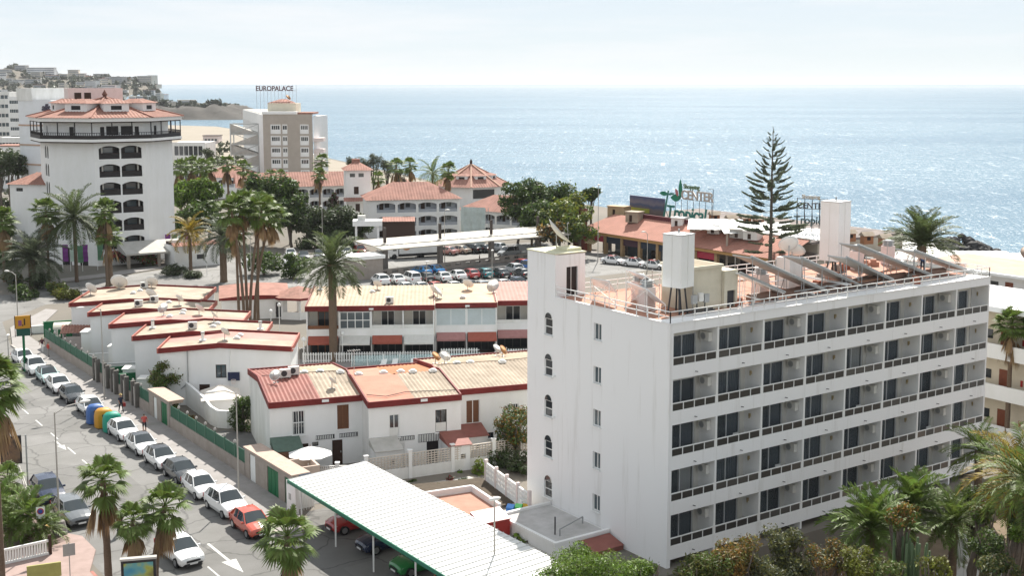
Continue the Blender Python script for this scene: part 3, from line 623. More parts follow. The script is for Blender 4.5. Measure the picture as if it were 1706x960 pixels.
# --- front row of three houses, ridge parallel to the front
DARKWIN = M('brown_shutter', (.16, .07, .035), .6, .25, 5, stretch=(1, 1, 12))
def grille(w_, h_, n=5):
    b = B()
    for i in range(n): b.box(w_*(i+.5)/n-.015, -.06, 0, w_*(i+.5)/n+.015, -.03, h_)
    for z in (.02, h_*.5, h_-.05): b.box(0, -.065, z, w_, -.035, z+.03)
    return b
def townhouse(lbl, fl, rz, L, D, ze, zr, skins, wins, doors, name='terraced_house'):
    t = thing(name, lbl, 'house', (fl[0], fl[1], 0), rz, 'terraced houses of the near row')
    holes = [(x, z, x+w_, z+h_) for x, z, w_, h_, *_ in wins]+[(x, 0, x+w_, h_) for x, w_, h_, _ in doors]
    B().wall(L, ze, .25, holes, z0=-.1).build('front_wall', WHITE, t)
    for x0 in (0, L-.25):
        B().prism([(x0, .251), (x0+.25, .251), (x0+.25, D/2), (x0, D/2)], -.1, 0, zt=[ze, ze, zr, zr]).prism([(x0, D/2), (x0+.25, D/2), (x0+.25, D), (x0, D)], -.1, 0, zt=[zr, zr, ze, ze]).build('side_wall', WHITE2 if x0 == 0 else WHITE, t)
    B().box(.25, D-.25, -.1, L-.25, D, ze).build('back_wall', WHITE, t)
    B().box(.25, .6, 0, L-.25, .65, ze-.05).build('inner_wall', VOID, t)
    # roof sheets
    for (xa, xb, half, m, cor_) in skins:
        xa, xb = xa*L, xb*L
        y0, y1, za, zb = (-.1, D/2, ze+.12, zr+.12) if half == 0 else (D/2+.003, D+.1, zr+.12, ze+.12)
        if cor_: corrugated(xa, y0, xb, y1, za, zb, .34, .07).build('roof_sheet', m, t)
        else: B().poly([(xa, y0, za), (xb, y0, za), (xb, y1, zb), (xa, y1, zb)]).build('roof_sheet', m, t)
    B().box(-.12, -.22, ze-.22, L+.02, -.101, ze+.28).build('fascia', FASCIA, t); B().box(-.12, D+.101, ze-.22, L+.02, D+.22, ze+.28).build('fascia', FASCIA, t)
    for x0 in (-.12, L-.1):
        B().prism([(x0, -.1), (x0+.12, -.1), (x0+.12, D/2), (x0, D/2)], 0, 0, zt=[ze+.32, ze+.32, zr+.32, zr+.32]).prism([(x0, D/2), (x0+.12, D/2), (x0+.12, D+.1), (x0, D+.1)], 0, 0, zt=[zr+.32, zr+.32, ze+.32, ze+.32])
        b = B()
        for ya, yb, z0, z1 in ((-.1, D/2, ze, zr), (D/2, D+.1, zr, ze)):
            b.poly([(x0, ya, z0-.22), (x0, ya, z0+.32), (x0, yb, z1+.32), (x0, yb, z1-.22)]); b.poly([(x0+.12, ya, z0-.22), (x0+.12, yb, z1-.22), (x0+.12, yb, z1+.32), (x0+.12, ya, z0+.32)])
            b.poly([(x0, ya, z0+.32), (x0+.12, ya, z0+.32), (x0+.12, yb, z1+.32), (x0, yb, z1+.32)]); b.poly([(x0, ya, z0-.22), (x0, yb, z1-.22), (x0+.12, yb, z1-.22), (x0+.12, ya, z0-.22)])
            b.poly([(x0, ya, z0-.22), (x0+.12, ya, z0-.22), (x0+.12, ya, z0+.32), (x0, ya, z0+.32)])
        b.build('verge_board', FASCIA, t)
    for x, z, w_, h_, fm, kind in wins:
        o = window(t, x, z, w_, h_, (0, 0, 0), 0, fm=fm, nx=2, nz=2 if kind == 'grid' else 1, gm=GLASS if kind != 'shut' else DARKWIN)
        B().box(-.08, -.1, -.08, w_+.08, .02, 0).build('sill', WHITE, o)
        if kind == 'grid': grille(w_, h_).build('grille', WPAINT, o)
        if kind == 'half': B().box(.05, .06, .05, w_-.05, .1, h_*.42).build('shutter', WHITE2, o)
    for x, w_, h_, m in doors:
        o = simple(t, 'door', B().box(0, .1, 0, w_, .16, h_).mesh('door', m), x, 0, (0, 0, 0), 0); B().box(w_*.8, .06, .95, w_*.88, .1, 1.1).build('handle', STEEL, o)
    B().box(L*.55, -.3, ze-.03, L*.55+.55, -.221, ze+.17).build('gutter_box', WPAINT, t)
    return t
RA = rad(-15.5); ca, sa = math.cos(RA), math.sin(RA)
def loc2(fl, rz, x, y): c, s = math.cos(rz), math.sin(rz); return (fl[0]+c*x-s*y, fl[1]+s*x+c*y)
A0, B0, C0 = (38.75, 88.6), (45.2, 84.25), (52.75, 83.75)
townhouse('white terraced house with half red, half sand corrugated roof and an umbrella patio', A0, RA, 7.45, 12, 5.35, 6.1,
          [(0, .55, 0, REDSH, 1), (.55, 1, 0, SAND, 1), (0, .45, 1, REDSH, 1), (.45, 1, 1, OCHRE, 1)],
          [(1.75, 2.75, 1.0, 2.0, WPAINT, 'grid'), (5.35, 2.9, .95, 2.0, WOOD, 'shut'), (3.3, 1.7, .5, .35, DARKM, 'plain')], [(2.2, .8, 2.0, BROWN), (4.9, .85, 2.05, BROWN)])
townhouse('white terraced house with salmon painted roof in the middle of the near row', B0, RA, 7.6, 12, 5.35, 6.1,
          [(0, .5, 0, SALMON, 0), (.5, 1, 0, SAND, 1), (0, .45, 1, SALMON, 0), (.45, 1, 1, M('orange_roof_sheet', (.50, .20, .10), .8, .22, .6), 1)],
          [(1.65, 2.55, .8, 1.85, WPAINT, 'half'), (5.45, 2.6, .95, 1.85, BROWN, 'half'), (1.1, .75, .3, .3, DARKM, 'plain')], [(2.1, .75, 2.0, WPAINT), (4.7, 1.0, 2.0, BLACKW)])
townhouse('white terraced house with sand coloured roof, partly hidden by the hotel', C0, RA, 12.5, 12, 5.35, 6.1,
          [(0, 1, 0, SAND, 1), (0, 1, 1, OCHRE, 1)],
          [(1.1, 2.6, 1.2, 2.0, WPAINT, 'shut'), (4.7, 2.8, 1.0, 1.2, WPAINT, 'grid'), (3.0, 1.2, .5, .5, DARKM, 'plain')], [(2.0, .85, 2.0, BLACKW), (4.6, .85, 2.0, WOOD)])
# pergola strip, porch roofs and low annexes in front of the row
def annex(lbl, fl, x, w_, d_, h_, rm, wm, win=True):
    p = loc2(fl, RA, x, -d_)
    t = thing('porch', lbl, 'porch', (p[0], p[1], 0), RA, 'porches of the near row')
    B().wall(w_, h_, .2, [(w_*.55, h_*.45, w_*.55+.4, h_*.45+.4)] if win else []).box(0, .2, 0, .15, d_-.02, h_).box(w_-.15, .2, 0, w_, d_-.02, h_).build('wall', wm, t)
    B().prism([(-.15, -.2), (w_+.15, -.2), (w_+.15, d_-.02), (-.15, d_-.02)], 0, 0, zt=[h_+.1, h_+.1, h_+.5, h_+.5])
    b = B(); b.poly([(-.15, -.2, h_+.05), (w_+.15, -.2, h_+.05), (w_+.15, d_-.02, h_+.55), (-.15, d_-.02, h_+.55)]); b.poly([(-.15, -.2, h_), (-.15, d_-.02, h_), (w_+.15, d_-.02, h_), (w_+.15, -.2, h_)])
    b.poly([(-.15, -.2, h_), (w_+.15, -.2, h_), (w_+.15, -.2, h_+.05), (-.15, -.2, h_+.05)]); b.poly([(-.15, d_-.02, h_), (-.15, -.2, h_), (-.15, -.2, h_+.05), (-.15, d_-.02, h_+.55)]); b.poly([(w_+.15, -.2, h_), (w_+.15, d_-.02, h_), (w_+.15, d_-.02, h_+.55), (w_+.15, -.2, h_+.05)])
    b.build('roof', rm, t)
    return t
GRNR = M('green_grey_roof', (.10, .15, .12), .8, .2, 2)
annex('porch with grey-green roof beside the patio umbrella', A0, .1, 2.0, 2.2, 2.2, GRNR, M('brown_render', (.32, .17, .11), .9, .15, 2), False)
annex('small white porch with pale grey roof below the half shuttered window', B0, .1, 2.0, 2.0, 2.1, CONCL, WHITE)
annex('small white porch with dark red roof, left one of two', B0, 5.9, 1.7, 2.4, 2.1, REDSH, WHITE)
annex('small white porch with dark red roof, right one of two', C0, .15, 2.1, 2.0, 2.1, REDSH, WHITE)
# slatted vents over the patio doors
for k, (fl, x, w_) in enumerate(((A0, 3.6, 1.5), (A0, 5.5, 1.5), (B0, 2.1, 1.6), (B0, 4.0, 1.7))):
    p = loc2(fl, RA, x, -.06); hh = .28 if k < 3 else .6
    t = thing('vent_screen', 'white slatted vent screen above the patio doors, %s from the left' % NTH[k], 'vent', (p[0], p[1], 2.25-(.3 if k == 3 else 0)), RA, 'slatted vent screens')
    B().box(0, 0, -.03, w_, .05, 0).box(0, 0, hh, w_, .05, hh+.03).box(0, .05, 0, w_, .055, hh).build('frame', DARKM, t)
    for i in range(int(w_/.14)): ob('slat', shared('vslat%d' % k, lambda: B().box(0, -.02, 0, .06, .04, hh).mesh('slat', WPAINT)), t, (.03+i*.14, 0, 0))
# roof clutter of the near row
for k, (fl, x, y, kd, tx) in enumerate(((A0, 2.1, 5.4, 'ac', 'on the red corrugated roof, beside a dish'), (A0, 2.9, 5.9, 'ac', 'on the red corrugated roof, by the ridge'), (A0, 3.9, 6.6, 'vent', 'on the red and sand roof, left one'), (A0, 5.2, 6.4, 'vent', 'on the red and sand roof, middle one'), (A0, 6.8, 5.6, 'vent', 'at the right edge of the red and sand roof'),
        (B0, .8, 7.2, 'vent', 'at the left of the salmon roof'), (B0, 2.9, 7.0, 'vent', 'in the middle of the salmon roof'), (B0, 4.3, 6.6, 'vent', 'right of the middle of the salmon roof'), (B0, 5.2, 6.0, 'vent', 'towards the right of the salmon roof'), (B0, 6.9, 5.8, 'vent', 'by the right edge of the salmon roof'),
        (C0, 2.3, 6.5, 'vent', 'on the sand roof next to the hotel, left one'), (C0, 3.5, 6.4, 'vent', 'on the sand roof next to the hotel, middle one'), (C0, 6.2, 5.6, 'vent', 'on the sand roof next to the hotel, right one'), (A0, 3.6, 7.3, 'aer', 'on the red corrugated roof'), (B0, .5, 7.6, 'aer', 'at the left edge of the salmon roof'))):
    p = loc2(fl, RA, x, y); D_ = 12; zz = 5.35+.75*(1-abs(y-6)/6)+.15
    roof_bits(p[0], p[1], zz, kd, {'ac': 'white air conditioner ', 'vent': 'low white roof vent ', 'aer': 'thin television aerial '}[kd]+tx, RA)
for fl, x, y, d, az, el, tx, m in ((A0, 1.2, 4.6, 1.0, -140, 35, 'small dish near the left edge of the red corrugated roof', DISH), (A0, 5.4, 2.2, .9, 0, 40, 'small dish near the front of the sand corrugated roof', DISH), (C0, .9, 8.4, 1.0, -60, 40, 'rusty dish on the sand roof', DISHR), (C0, 1.6, 7.9, 1.15, -80, 40, 'white dish next to the rusty one on the sand roof', DISH), (C0, 7.6, 9.6, 1.0, -60, 35, 'rusty dish beside the hotel wall', DISHR), (C0, 7.4, 10.6, 1.1, -60, 45, 'pale dish beside the hotel wall', DISH)):
    p = loc2(fl, RA, x, y); dish_thing((p[0], p[1], 5.35+.75*(1-abs(y-6)/6)+.12), d, az, el, tx, m, .6)
for k, (fl, pts_) in enumerate(((B0, [(.2, 1.6), (1.6, .9), (3.4, 1.5), (5.2, 1.3), (7.4, 1.0)]), (A0, [(.3, 6.3), (2.5, 6.0), (4.6, 6.2), (7.2, 5.9)]), (C0, [(.3, 6.0), (3, 6.3), (6, 5.9), (9, 6.1)]))):
    cp = [(*loc2(fl, RA, x, y), 5.35+.75*(1-abs(y-6)/6)+.24) for x, y in pts_]; o_ = cp[0]; tag(B().path([tuple(a-b for a, b in zip(c, o_)) for c in cp], [.03]*len(cp), n=5).build('roof_cable', DARKM, None, loc=o_), 'dark cable lying across the %s roof' % ('salmon', 'red and sand', 'plain sand')[k], 'cable', 'roof cables')
# --- staggered houses on the left, ridge running back
RC = rad(-31.2)
def gable_unit(lbl, fl, L, D, ze, zp, roofm, roof2, last=False):
    t = thing('staggered_house', lbl, 'house', (fl[0], fl[1], 0), RC, 'staggered houses along the street')
    pf = lambda y: [(0, y), (L, y)]
    b = B(); h = L*.46
    if last:
        wx, wz = 5.2, 2.6
        b.wall(L, ze, .25, [(wx, wz, wx+1.0, wz+1.3), (3.6, -.1, 4.6, 2.0), (L-1.1, -.1, L-.5, 2.0)], z0=-.1)
        b.poly([(0, 0, ze), (L, 0, ze), (h, 0, zp)])
    else:
        b.wall(L, ze, .25, z0=-.1); b.poly([(0, 0, ze), (L, 0, ze), (h, 0, zp)])
    b.build('front_wall', WHITE, t)
    B().box(0, .251, -.1, .25, D, ze).build('side_wall', WHITE, t); B().box(L-.25, .251, -.1, L, D, ze).build('side_wall', WHITE, t); B().box(.25, D-.25, -.1, L-.25, D, ze).build('back_wall', WHITE, t)
    for xa, xb, za, zb, m in ((-.1, h, ze, zp, roofm), (h, L+.1, zp, ze, roof2)):
        bb = B(); n = 8
        ys = D*.52
        bb.poly([(xa, -.1, za+.1), (xb, -.1, zb+.1), (xb, ys, zb+.1), (xa, ys, za+.1)]); bb.build('roof_sheet', roofm, t); B().poly([(xa, ys, za+.1), (xb, ys, zb+.1), (xb, D+.1, zb+.1), (xa, D+.1, za+.1)]).build('roof_sheet', roof2, t)
        for y0, y1 in ((-.22, -.1), (D+.1, D+.2)):
            f = B()
            f.poly([(xa, y0, za-.2), (xb, y0, zb-.2), (xb, y0, zb+.3), (xa, y0, za+.3)]); f.poly([(xa, y1, za-.2), (xa, y1, za+.3), (xb, y1, zb+.3), (xb, y1, zb-.2)])
            f.poly([(xa, y0, za+.3), (xb, y0, zb+.3), (xb, y1, zb+.3), (xa, y1, za+.3)]); f.poly([(xa, y0, za-.2), (xa, y1, za-.2), (xb, y1, zb-.2), (xb, y0, zb-.2)])
            f.build('fascia', FASCIA, t)
    for q in (-.24, L+.101): B().box(q, -.22, ze-.2, q+.139, D+.2, ze+.3).build('verge_board', M('faded_red_fascia', (.38, .12, .09), .7, .2, 1.5), t)
    if last:
        o = window(t, wx, wz, 1.0, 1.3, (0, 0, 0), 0, fm=BROWN, nx=2, gm=GLASSB, ct=CURTAINW, dep=.08)
        B().box(3.6, .1, 0, 4.6, .15, 2).build('door', BROWN, t); B().box(L-1.1, .1, 0, L-.5, .15, 2).build('door', BROWN, t)
        B().tube((2.6, -.08, 2.2), (2.6, -.08, ze), .05).tube((2.6, -.08, 2.2), (1.9, -.08, 1.6), .05).build('downpipe', GREYM, t); B().tube((6.6, -.06, .4), (6.6, -.06, ze+.2), .05).build('downpipe', WPAINT, t)
    return t
US = [(38.55, 113.4), (38.45, 120.5), (38.45, 128.0), (38.6, 136.0), (38.6, 143.3)]
ROOFS = [(PINK, SAND), (SAND, SAND), (SAND, PINK), (SAND, SAND), (SAND, SAND)]
TXT = ['white staggered house nearest the basketball hoop, pink and sand roof', 'second staggered house from the basketball hoop, dusty sand roof', 'middle staggered house with pink and ochre roof', 'fourth staggered house, dusty sand roof', 'staggered house farthest from the hoop, nearest the hotel with the gallery']
for k in range(4, -1, -1): gable_unit(TXT[k], US[k], (12.3, 12.6, 13.3, 12.5, 14.5)[k], 6.4 if k < 4 else 10.0, 5.3, 5.75, ROOFS[k][1], ROOFS[k][0], k == 0)
# hoop on the near unit
p = loc2(US[0], RC, 6.9, -.12); t = thing('basketball_hoop', 'basketball hoop with dark blue backboard on the white gable', 'basketball hoop', (p[0], p[1], 2.35), RC)
B().box(-.55, -.03, 0, .55, .09, .8).build('backboard', M('navy_board', (.02, .025, .07), .5, .1, 2), t)
hb_ = B()
for i in range(12):
    a0, a1 = 2*math.pi*i/12, 2*math.pi*(i+1)/12; hb_.tube((.22*math.cos(a0), -.28+.22*math.sin(a0), .15), (.22*math.cos(a1), -.28+.22*math.sin(a1), .15), .015, n=4); hb_.tube((.22*math.cos(a0), -.28+.22*math.sin(a0), .15), (.13*math.cos(a1), -.28+.13*math.sin(a1), -.3), .008, n=3)
hb_.build('rim_and_net', PINKW, t)
for k, (u, x, y, kd, tx) in enumerate(((0, 3.6, 2.6, 'chim', 'on the roof of the house with the hoop'), (0, 6.8, 3.0, 'vent', 'on the roof of the house with the hoop, front one'), (0, 6.9, 4.4, 'vent', 'on the roof of the house with the hoop, back one'), (1, 5.4, 1.9, 'ac', 'with a dark fan on the second staggered roof'), (1, .9, 4.2, 'chim', 'at the left edge of the second staggered roof'), (1, 7.2, 3.2, 'vent', 'on the second staggered roof, front one'), (1, 7.4, 4.8, 'vent', 'on the second staggered roof, back one'), (1, 12, 3.2, 'chim', 'at the right end of the second staggered roof'),
        (2, 5.6, 2.2, 'vent', 'on the pink staggered roof, left one'), (2, 6.6, 4.0, 'vent', 'on the pink staggered roof, middle one'), (2, 6.4, 5.6, 'vent', 'on the pink staggered roof, back one'), (3, 4.8, 2.2, 'ac', 'at the front of the fourth staggered roof'), (3, 6.0, 4.5, 'ac', 'next to two dishes on the fourth staggered roof'), (3, 7.4, 3.1, 'vent', 'on the fourth staggered roof, front one'), (3, 7.6, 4.7, 'vent', 'on the fourth staggered roof, back one'), (4, 6.0, 4.4, 'vent', 'on the farthest staggered roof, front one'), (4, 6.4, 6.2, 'vent', 'on the farthest staggered roof, back one'), (4, 6.4, 8.4, 'ac', 'on the farthest staggered roof'))):
    p = loc2(US[u], RC, x, y); roof_bits(p[0], p[1], 5.3+.45*(1-abs(x-5.8)/6.6)+.1, kd, {'ac': 'white air conditioner ', 'vent': 'white roof vent ', 'chim': 'white flue '}[kd]+tx, RC)
for u, x, y, d, az, el, tx in ((0, 5.8, 2.0, 1.1, 20, 35, 'grey dish on the roof of the house with the hoop'), (1, 6.9, 5.5, 1.0, 0, 40, 'dish on the second staggered roof'), (2, 4.7, 3.6, 1.25, -150, 35, 'dish at the front of the pink staggered roof'), (2, 8.4, 3.8, 1.25, 20, 35, 'dish in the middle of the pink staggered roof'), (3, 5.4, 5.4, 1.5, 30, 35, 'big pale dish on the fourth staggered roof'), (3, 9.0, 3.4, 1.1, 20, 40, 'dish at the right of the fourth staggered roof'), (4, .7, 5.6, 1.6, 30, 30, 'dish at the left edge of the farthest staggered roof'), (4, 3.2, 9.0, 2.1, 60, 30, 'largest dish on the farthest staggered roof'), (4, 7.2, 8.6, 1.6, 50, 35, 'dish on the right half of the farthest staggered roof')):
    p = loc2(US[u], RC, x, y); dish_thing((p[0], p[1], 5.3+.45*(1-abs(x-5.8)/6.6)+.1), d, az, el, tx, DISH, .75)
# --- loggia row behind the pool
RB = RC
def loggia_block(lbl, fl, L, bays, styles, rm, setback=0):
    D = 11.2; ze = 5.45
    t = thing('loggia_house', lbl, 'house', (fl[0], fl[1], 0), RB, 'houses with loggias behind the pool')
    W_ = L/bays
    for i in range(bays+1):
        x = min(i*W_, L-.14); B().box(x, 0, 0, x+.14, 2.2, ze-.001).build('party_wall', WHITE, t)
    B().box(.002, 2.2, -.1, L-.002, D, ze).build('house_body', WHITE2, t)
    B().box(.14, 2.1, 2.95, L-.14, 2.19, 5.1).build('upper_wall', BACKW, t)
    B().box(.001, .001, 2.45, L-.001, 2.199, 2.75).box(.141, .04, 2.75, L-.001, .16, 3.35).build('floor_band', WHITE, t)
    B().box(-.12, -.2, ze-.02, L+.02, -.05, ze+.55).build('fascia', FASCIA, t)
    B().prism([(-.12, -.05), (0, -.05), (0, D+.1), (-.12, D+.1)], ze, 0, zt=[ze+.55, ze+.55, ze+1.05, ze+1.05]).build('verge_board', FASCIA, t)
    B().prism([(L, -.05), (L+.12, -.05), (L+.12, D+.1), (L, D+.1)], ze, 0, zt=[ze+.55, ze+.55, ze+1.05, ze+1.05]).build('verge_board', M('pale_verge', (.55, .40, .33), .8, .2, 2), t)
    for i, (m, cor_) in enumerate(rm):
        xa, xb = L*i/len(rm), L*(i+1)/len(rm)
        (corrugated(xa, -.05, xb, D+.1, ze+.42, ze+.9, .45, .07) if cor_ else B().poly([(xa, -.05, ze+.42), (xb, -.05, ze+.42), (xb, D+.1, ze+.9), (xa, D+.1, ze+.9)])).build('roof_sheet', m, t)
    for i in range(bays):
        x = i*W_+.14; w_ = W_-.14; up, low = styles[i]
        if up == 'glazed': window(t, x, 3.36, w_-.001, 1.95, (0, 0, 0), 0, 'loggia_glazing', nx=4, nz=2, dep=.1, gm=GLASSB, fw=.09)
        elif up == 'white': window(t, x, 3.36, w_-.001, 1.95, (0, 0, 0), 0, 'loggia_glazing', nx=2, nz=1, dep=.1, gm=M('pale_screen', (.50, .56, .58), .4, .1, 1), fw=.07)
        else:
            window(t, x+w_*.28, 2.95, w_*.45, 2.1, (0, 1.95, 0), 0, 'loggia_window', fm=WOOD if up == 'wood' else WPAINT, nx=2, dep=.05, gm=GLASS, fw=.08)
            B().box(x, .16, 3.351, x+w_, .22, 3.75).build('balustrade', WOOD if up == 'wood' else WHITE2, t)
        o = window(t, x+.1, .02, w_-.2, 2.1, (0, 2.1, 0), 0, 'patio_door', fm=WOOD if low == 'woodred' else DARKM, nx=4, dep=.03, gm=GLASS, fw=.1)
        cm = {'red': M('red_awning', (.36, .10, .07), .8, .15, 3), 'woodred': M('red_awning', (.36, .10, .07), .8, .15, 3), 'white': M('pale_awning', (.66, .65, .62), .8, .1, 3), 'rose': M('faded_rose_awning', (.40, .20, .19), .8, .15, 3)}[low]
        dpt = 1.2 if i % 2 else .8
        B().poly([(x+.05, -dpt, 1.95), (x+w_-.05, -dpt, 1.95), (x+w_-.05, -.02, 2.6), (x+.05, -.02, 2.6)]).poly([(x+.05, -dpt, 1.75), (x+w_-.05, -dpt, 1.75), (x+w_-.05, -dpt, 1.95), (x+.05, -dpt, 1.95)]).poly([(x+.05, -dpt, 1.94), (x+.05, -.02, 2.58), (x+w_-.05, -.02, 2.58), (x+w_-.05, -dpt, 1.94)]).build('awning', cm, t)
    B().box(L*.49, -.3, ze+.1, L*.49+.5, -.2, ze+.3).build('gutter_box', WPAINT, t)
    return t
loggia_block('long white loggia house with ochre corrugated roof behind the tall date palm', (58.7, 123.7), 14.2, 4, [('wood', 'woodred'), ('glazed', 'white'), ('open', 'red'), ('open', 'white')], [(OCHRE, 1)])
loggia_block('white loggia house with screened balconies and pale ochre roof', (71.5, 117.3), 7.0, 2, [('white', 'rose'), ('white', 'red')], [(OCHRE, 0), (M('peach_roof', (.60, .40, .27), .8, .2, .6), 0)])
loggia_block('white loggia house with pink roof beside the hotel', (78.0, 114.6), 8.0, 2, [('open', 'rose'), ('open', 'rose')], [(PINK, 1)])
for k, (x, y, kd, tx) in enumerate(((9.2, 1.4, 'ac', 'at the front of the ochre loggia roof'), (7.0, 7.5, 'vent', 'in the middle of the ochre loggia roof'), (.8, 9.2, 'chim', 'at the back left corner of the ochre loggia roof'), (17.5, 4.0, 'vent', 'on the pale loggia roof'), (21.0, 8, 'vent', 'at the back of the pink loggia roof'))):
    p = loc2((58.7, 123.7), RB, x, y); roof_bits(p[0], p[1], 5.9+y*.043, kd, {'ac': 'white air conditioner ', 'vent': 'pale roof vent ', 'chim': 'white flue '}[kd]+tx, RB)
for x, y, d, az, tx in ((14.1, 5.0, 1.3, 0, 'dish between the two ochre loggia roofs, left one'), (14.6, 4.0, 1.5, -40, 'dish between the two ochre loggia roofs, right one'), (18.2, 8.4, 1.4, 30, 'dish at the back of the pale loggia roof'), (21.2, 7.0, 1.6, -150, 'large dish at the left edge of the pink loggia roof'), (7.5, 9.0, 1.1, 40, 'dish at the back of the ochre loggia roof')):
    p = loc2((58.7, 123.7), RB, x, y); dish_thing((p[0], p[1], 5.85+y*.043), d, az, 35, tx, DISH, .7)
# picket fence by the pool, glass screen, pool, loungers
def picket(a, b_, h, lbl, m=WPAINT):
    t = thing('picket_fence', lbl, 'fence', (a[0], a[1], 0), math.atan2(b_[1]-a[1], b_[0]-a[0])); L = math.dist(a, b_)
    n = int(L/.28); me = shared(('picket', h, m.name), lambda: B().box(0, -.02, .05, .14, .02, h).mesh('picket', m))
    for i in range(n): ob('picket', me, t, (i*.28, 0, 0))
    B().box(0, .021, .2, L, .06, .28).box(0, .021, h-.25, L, .06, h-.17).build('rail', m, t)
f0 = (58.7, 123.7)
pA, pB, pC = loc2(f0, RB, -.3, -1.9), loc2(f0, RB, 14.3, -1.9), loc2(f0, RB, 25, -1.5)
picket(pA, pB, 1.15, 'white picket fence in front of the ochre roofed loggia house'); picket(loc2(f0, RB, 14.9, -1.4), loc2(f0, RB, 19.2, -1.4), 1.3, 'taller white picket panel in front of the pale roofed loggia house'); picket(loc2(f0, RB, 21.8, -1.6), loc2(f0, RB, 27, -1.6), 1.2, 'white picket fence in front of the pink roofed loggia house')
GLP = bpy.data.materials.new('pool_screen_glass'); GLP.use_nodes = True
_p = GLP.node_tree.nodes['Principled BSDF']; _p.inputs['Base Color'].default_value = (.55, .72, .74, 1); _p.inputs['Roughness'].default_value = .05; _p.inputs['Alpha'].default_value = .3
g0, g1 = loc2(f0, RB, 5.2, -4.2), loc2(f0, RB, 26, -3.6); gl = math.dist(g0, g1)
t = thing('glass_fence', 'glass pool fence with white posts between the loggia houses and the near row', 'fence', (*g0, 0), math.atan2(g1[1]-g0[1], g1[0]-g0[0]))
for i in range(12): ob('glass_panel', shared('gpan', lambda: B().box(.05, -.01, .1, gl/12-.05, .01, 1.25).mesh('glass_panel', GLP)), t, (gl/12*i, 0, 0)); ob('post', shared('gpost', lambda: B().box(-.04, -.04, 0, .04, .04, 1.35).mesh('post', WPAINT)), t, (gl/12*i, 0, 0))
POOL = M('pool_water', (.16, .36, .40), .05, .15, .4, spec=.6)
struct(B().prism([loc2(f0, RB, 5, -8.2), loc2(f0, RB, 24, -8.2), loc2(f0, RB, 24, -5), loc2(f0, RB, 5, -5)], .0, .06).build('swimming_pool', POOL)); struct(B().poly([(*loc2(f0, RB, -2, -12), .012), (*loc2(f0, RB, 26, -12), .012), (*loc2(f0, RB, 26, -.1), .012), (*loc2(f0, RB, -2, -.1), .012)]).build('pool_terrace', PAVE))
for k, x in enumerate((8.6, 9.8, 11.8)):
    p = loc2(f0, RB, x, -4.8); t = thing('sun_lounger', 'white sun lounger beside the pool, %s from the palm' % NTH[k], 'sun lounger', (*p, 0.06), RB-.2, 'pool loungers')
    B().box(-.3, -1.2, .28, .3, .3, .34).build('seat', WPAINT, t); B().beam((0, .3, .3), (0, .85, .8), .6, .06).build('backrest', WPAINT, t)
    for a in (-.25, .2):
        for c in (-1.1, .2): B().box(a, c, 0, a+.05, c+.05, .28).build('leg', WPAINT, t)
# octagonal tiled pavilion and hut behind the staggered houses
t = thing('tiled_pavilion', 'open pavilion with a low red tiled hipped roof behind the staggered houses', 'pavilion', (69.3, 148.2, 0), 0)
n = 8; rr = 3.8; b = B()
ap = (0, 0, 4.0); rg = [(rr*math.cos(2*math.pi*(i+.5)/n), rr*math.sin(2*math.pi*(i+.5)/n)) for i in range(n)]
for i in range(n): j = (i+1) % n; b.poly([(*rg[i], 2.9), (*rg[j], 2.9), ap])
b.build('roof', TILE, t); b = B()
for i in range(n):
    j = (i+1) % n; b.poly([(*rg[i], 2.6), (*rg[j], 2.6), (*rg[j], 2.9), (*rg[i], 2.9)])
b.poly([(x, y, 2.6) for x, y in rg][::-1]); b.build('fascia', FASCIA, t)
for i in range(n): ob('post', shared('pavpost', lambda: B().box(-.1, -.1, 0, .1, .1, 2.6).mesh('post', WHITE)), t, (rg[i][0]*.85, rg[i][1]*.85, 0))
for k, (i, j) in enumerate(((4, 5), (5, 6))):
    a = Vector((*rg[i], 0))*.85; c = Vector((*rg[j], 0))*.85; B().beam(a+Vector((0, 0, .5)), c+Vector((0, 0, .5)), .12, 1.0).build('low_wall', WHITE, t)
t = thing('low_house', 'low white house with curved tiled roof behind the leaning palms', 'house', (59.6, 150.8, 0), rad(-22))
B().wall(8.4, 2.6, .25, [(6.9, .1, 7.6, 2.1)]).box(0, .25, 0, .25, 5, 2.6).box(8.15, .25, 0, 8.4, 5, 2.6).box(.25, 4.75, 0, 8.15, 5, 2.6).build('wall', WHITE, t); B().box(7.0, .1, .1, 7.6, .15, 2.1).build('window', DARKM, t)
b = B(); xs = [-.3+i*(9/8) for i in range(9)]
for a, c in zip(xs, xs[1:]):
    f = lambda x: 2.95+.25*math.sin((x)/8.4*3)
    b.poly([(a, -.3, f(a)), (c, -.3, f(c)), (c, 5.3, f(c)+.8), (a, 5.3, f(a)+.8)]); b.poly([(a, -.3, 2.62), (c, -.3, 2.62), (c, -.3, f(c)), (a, -.3, f(a))], 1)
b.build('roof', [TILEF, FASCIA], t)
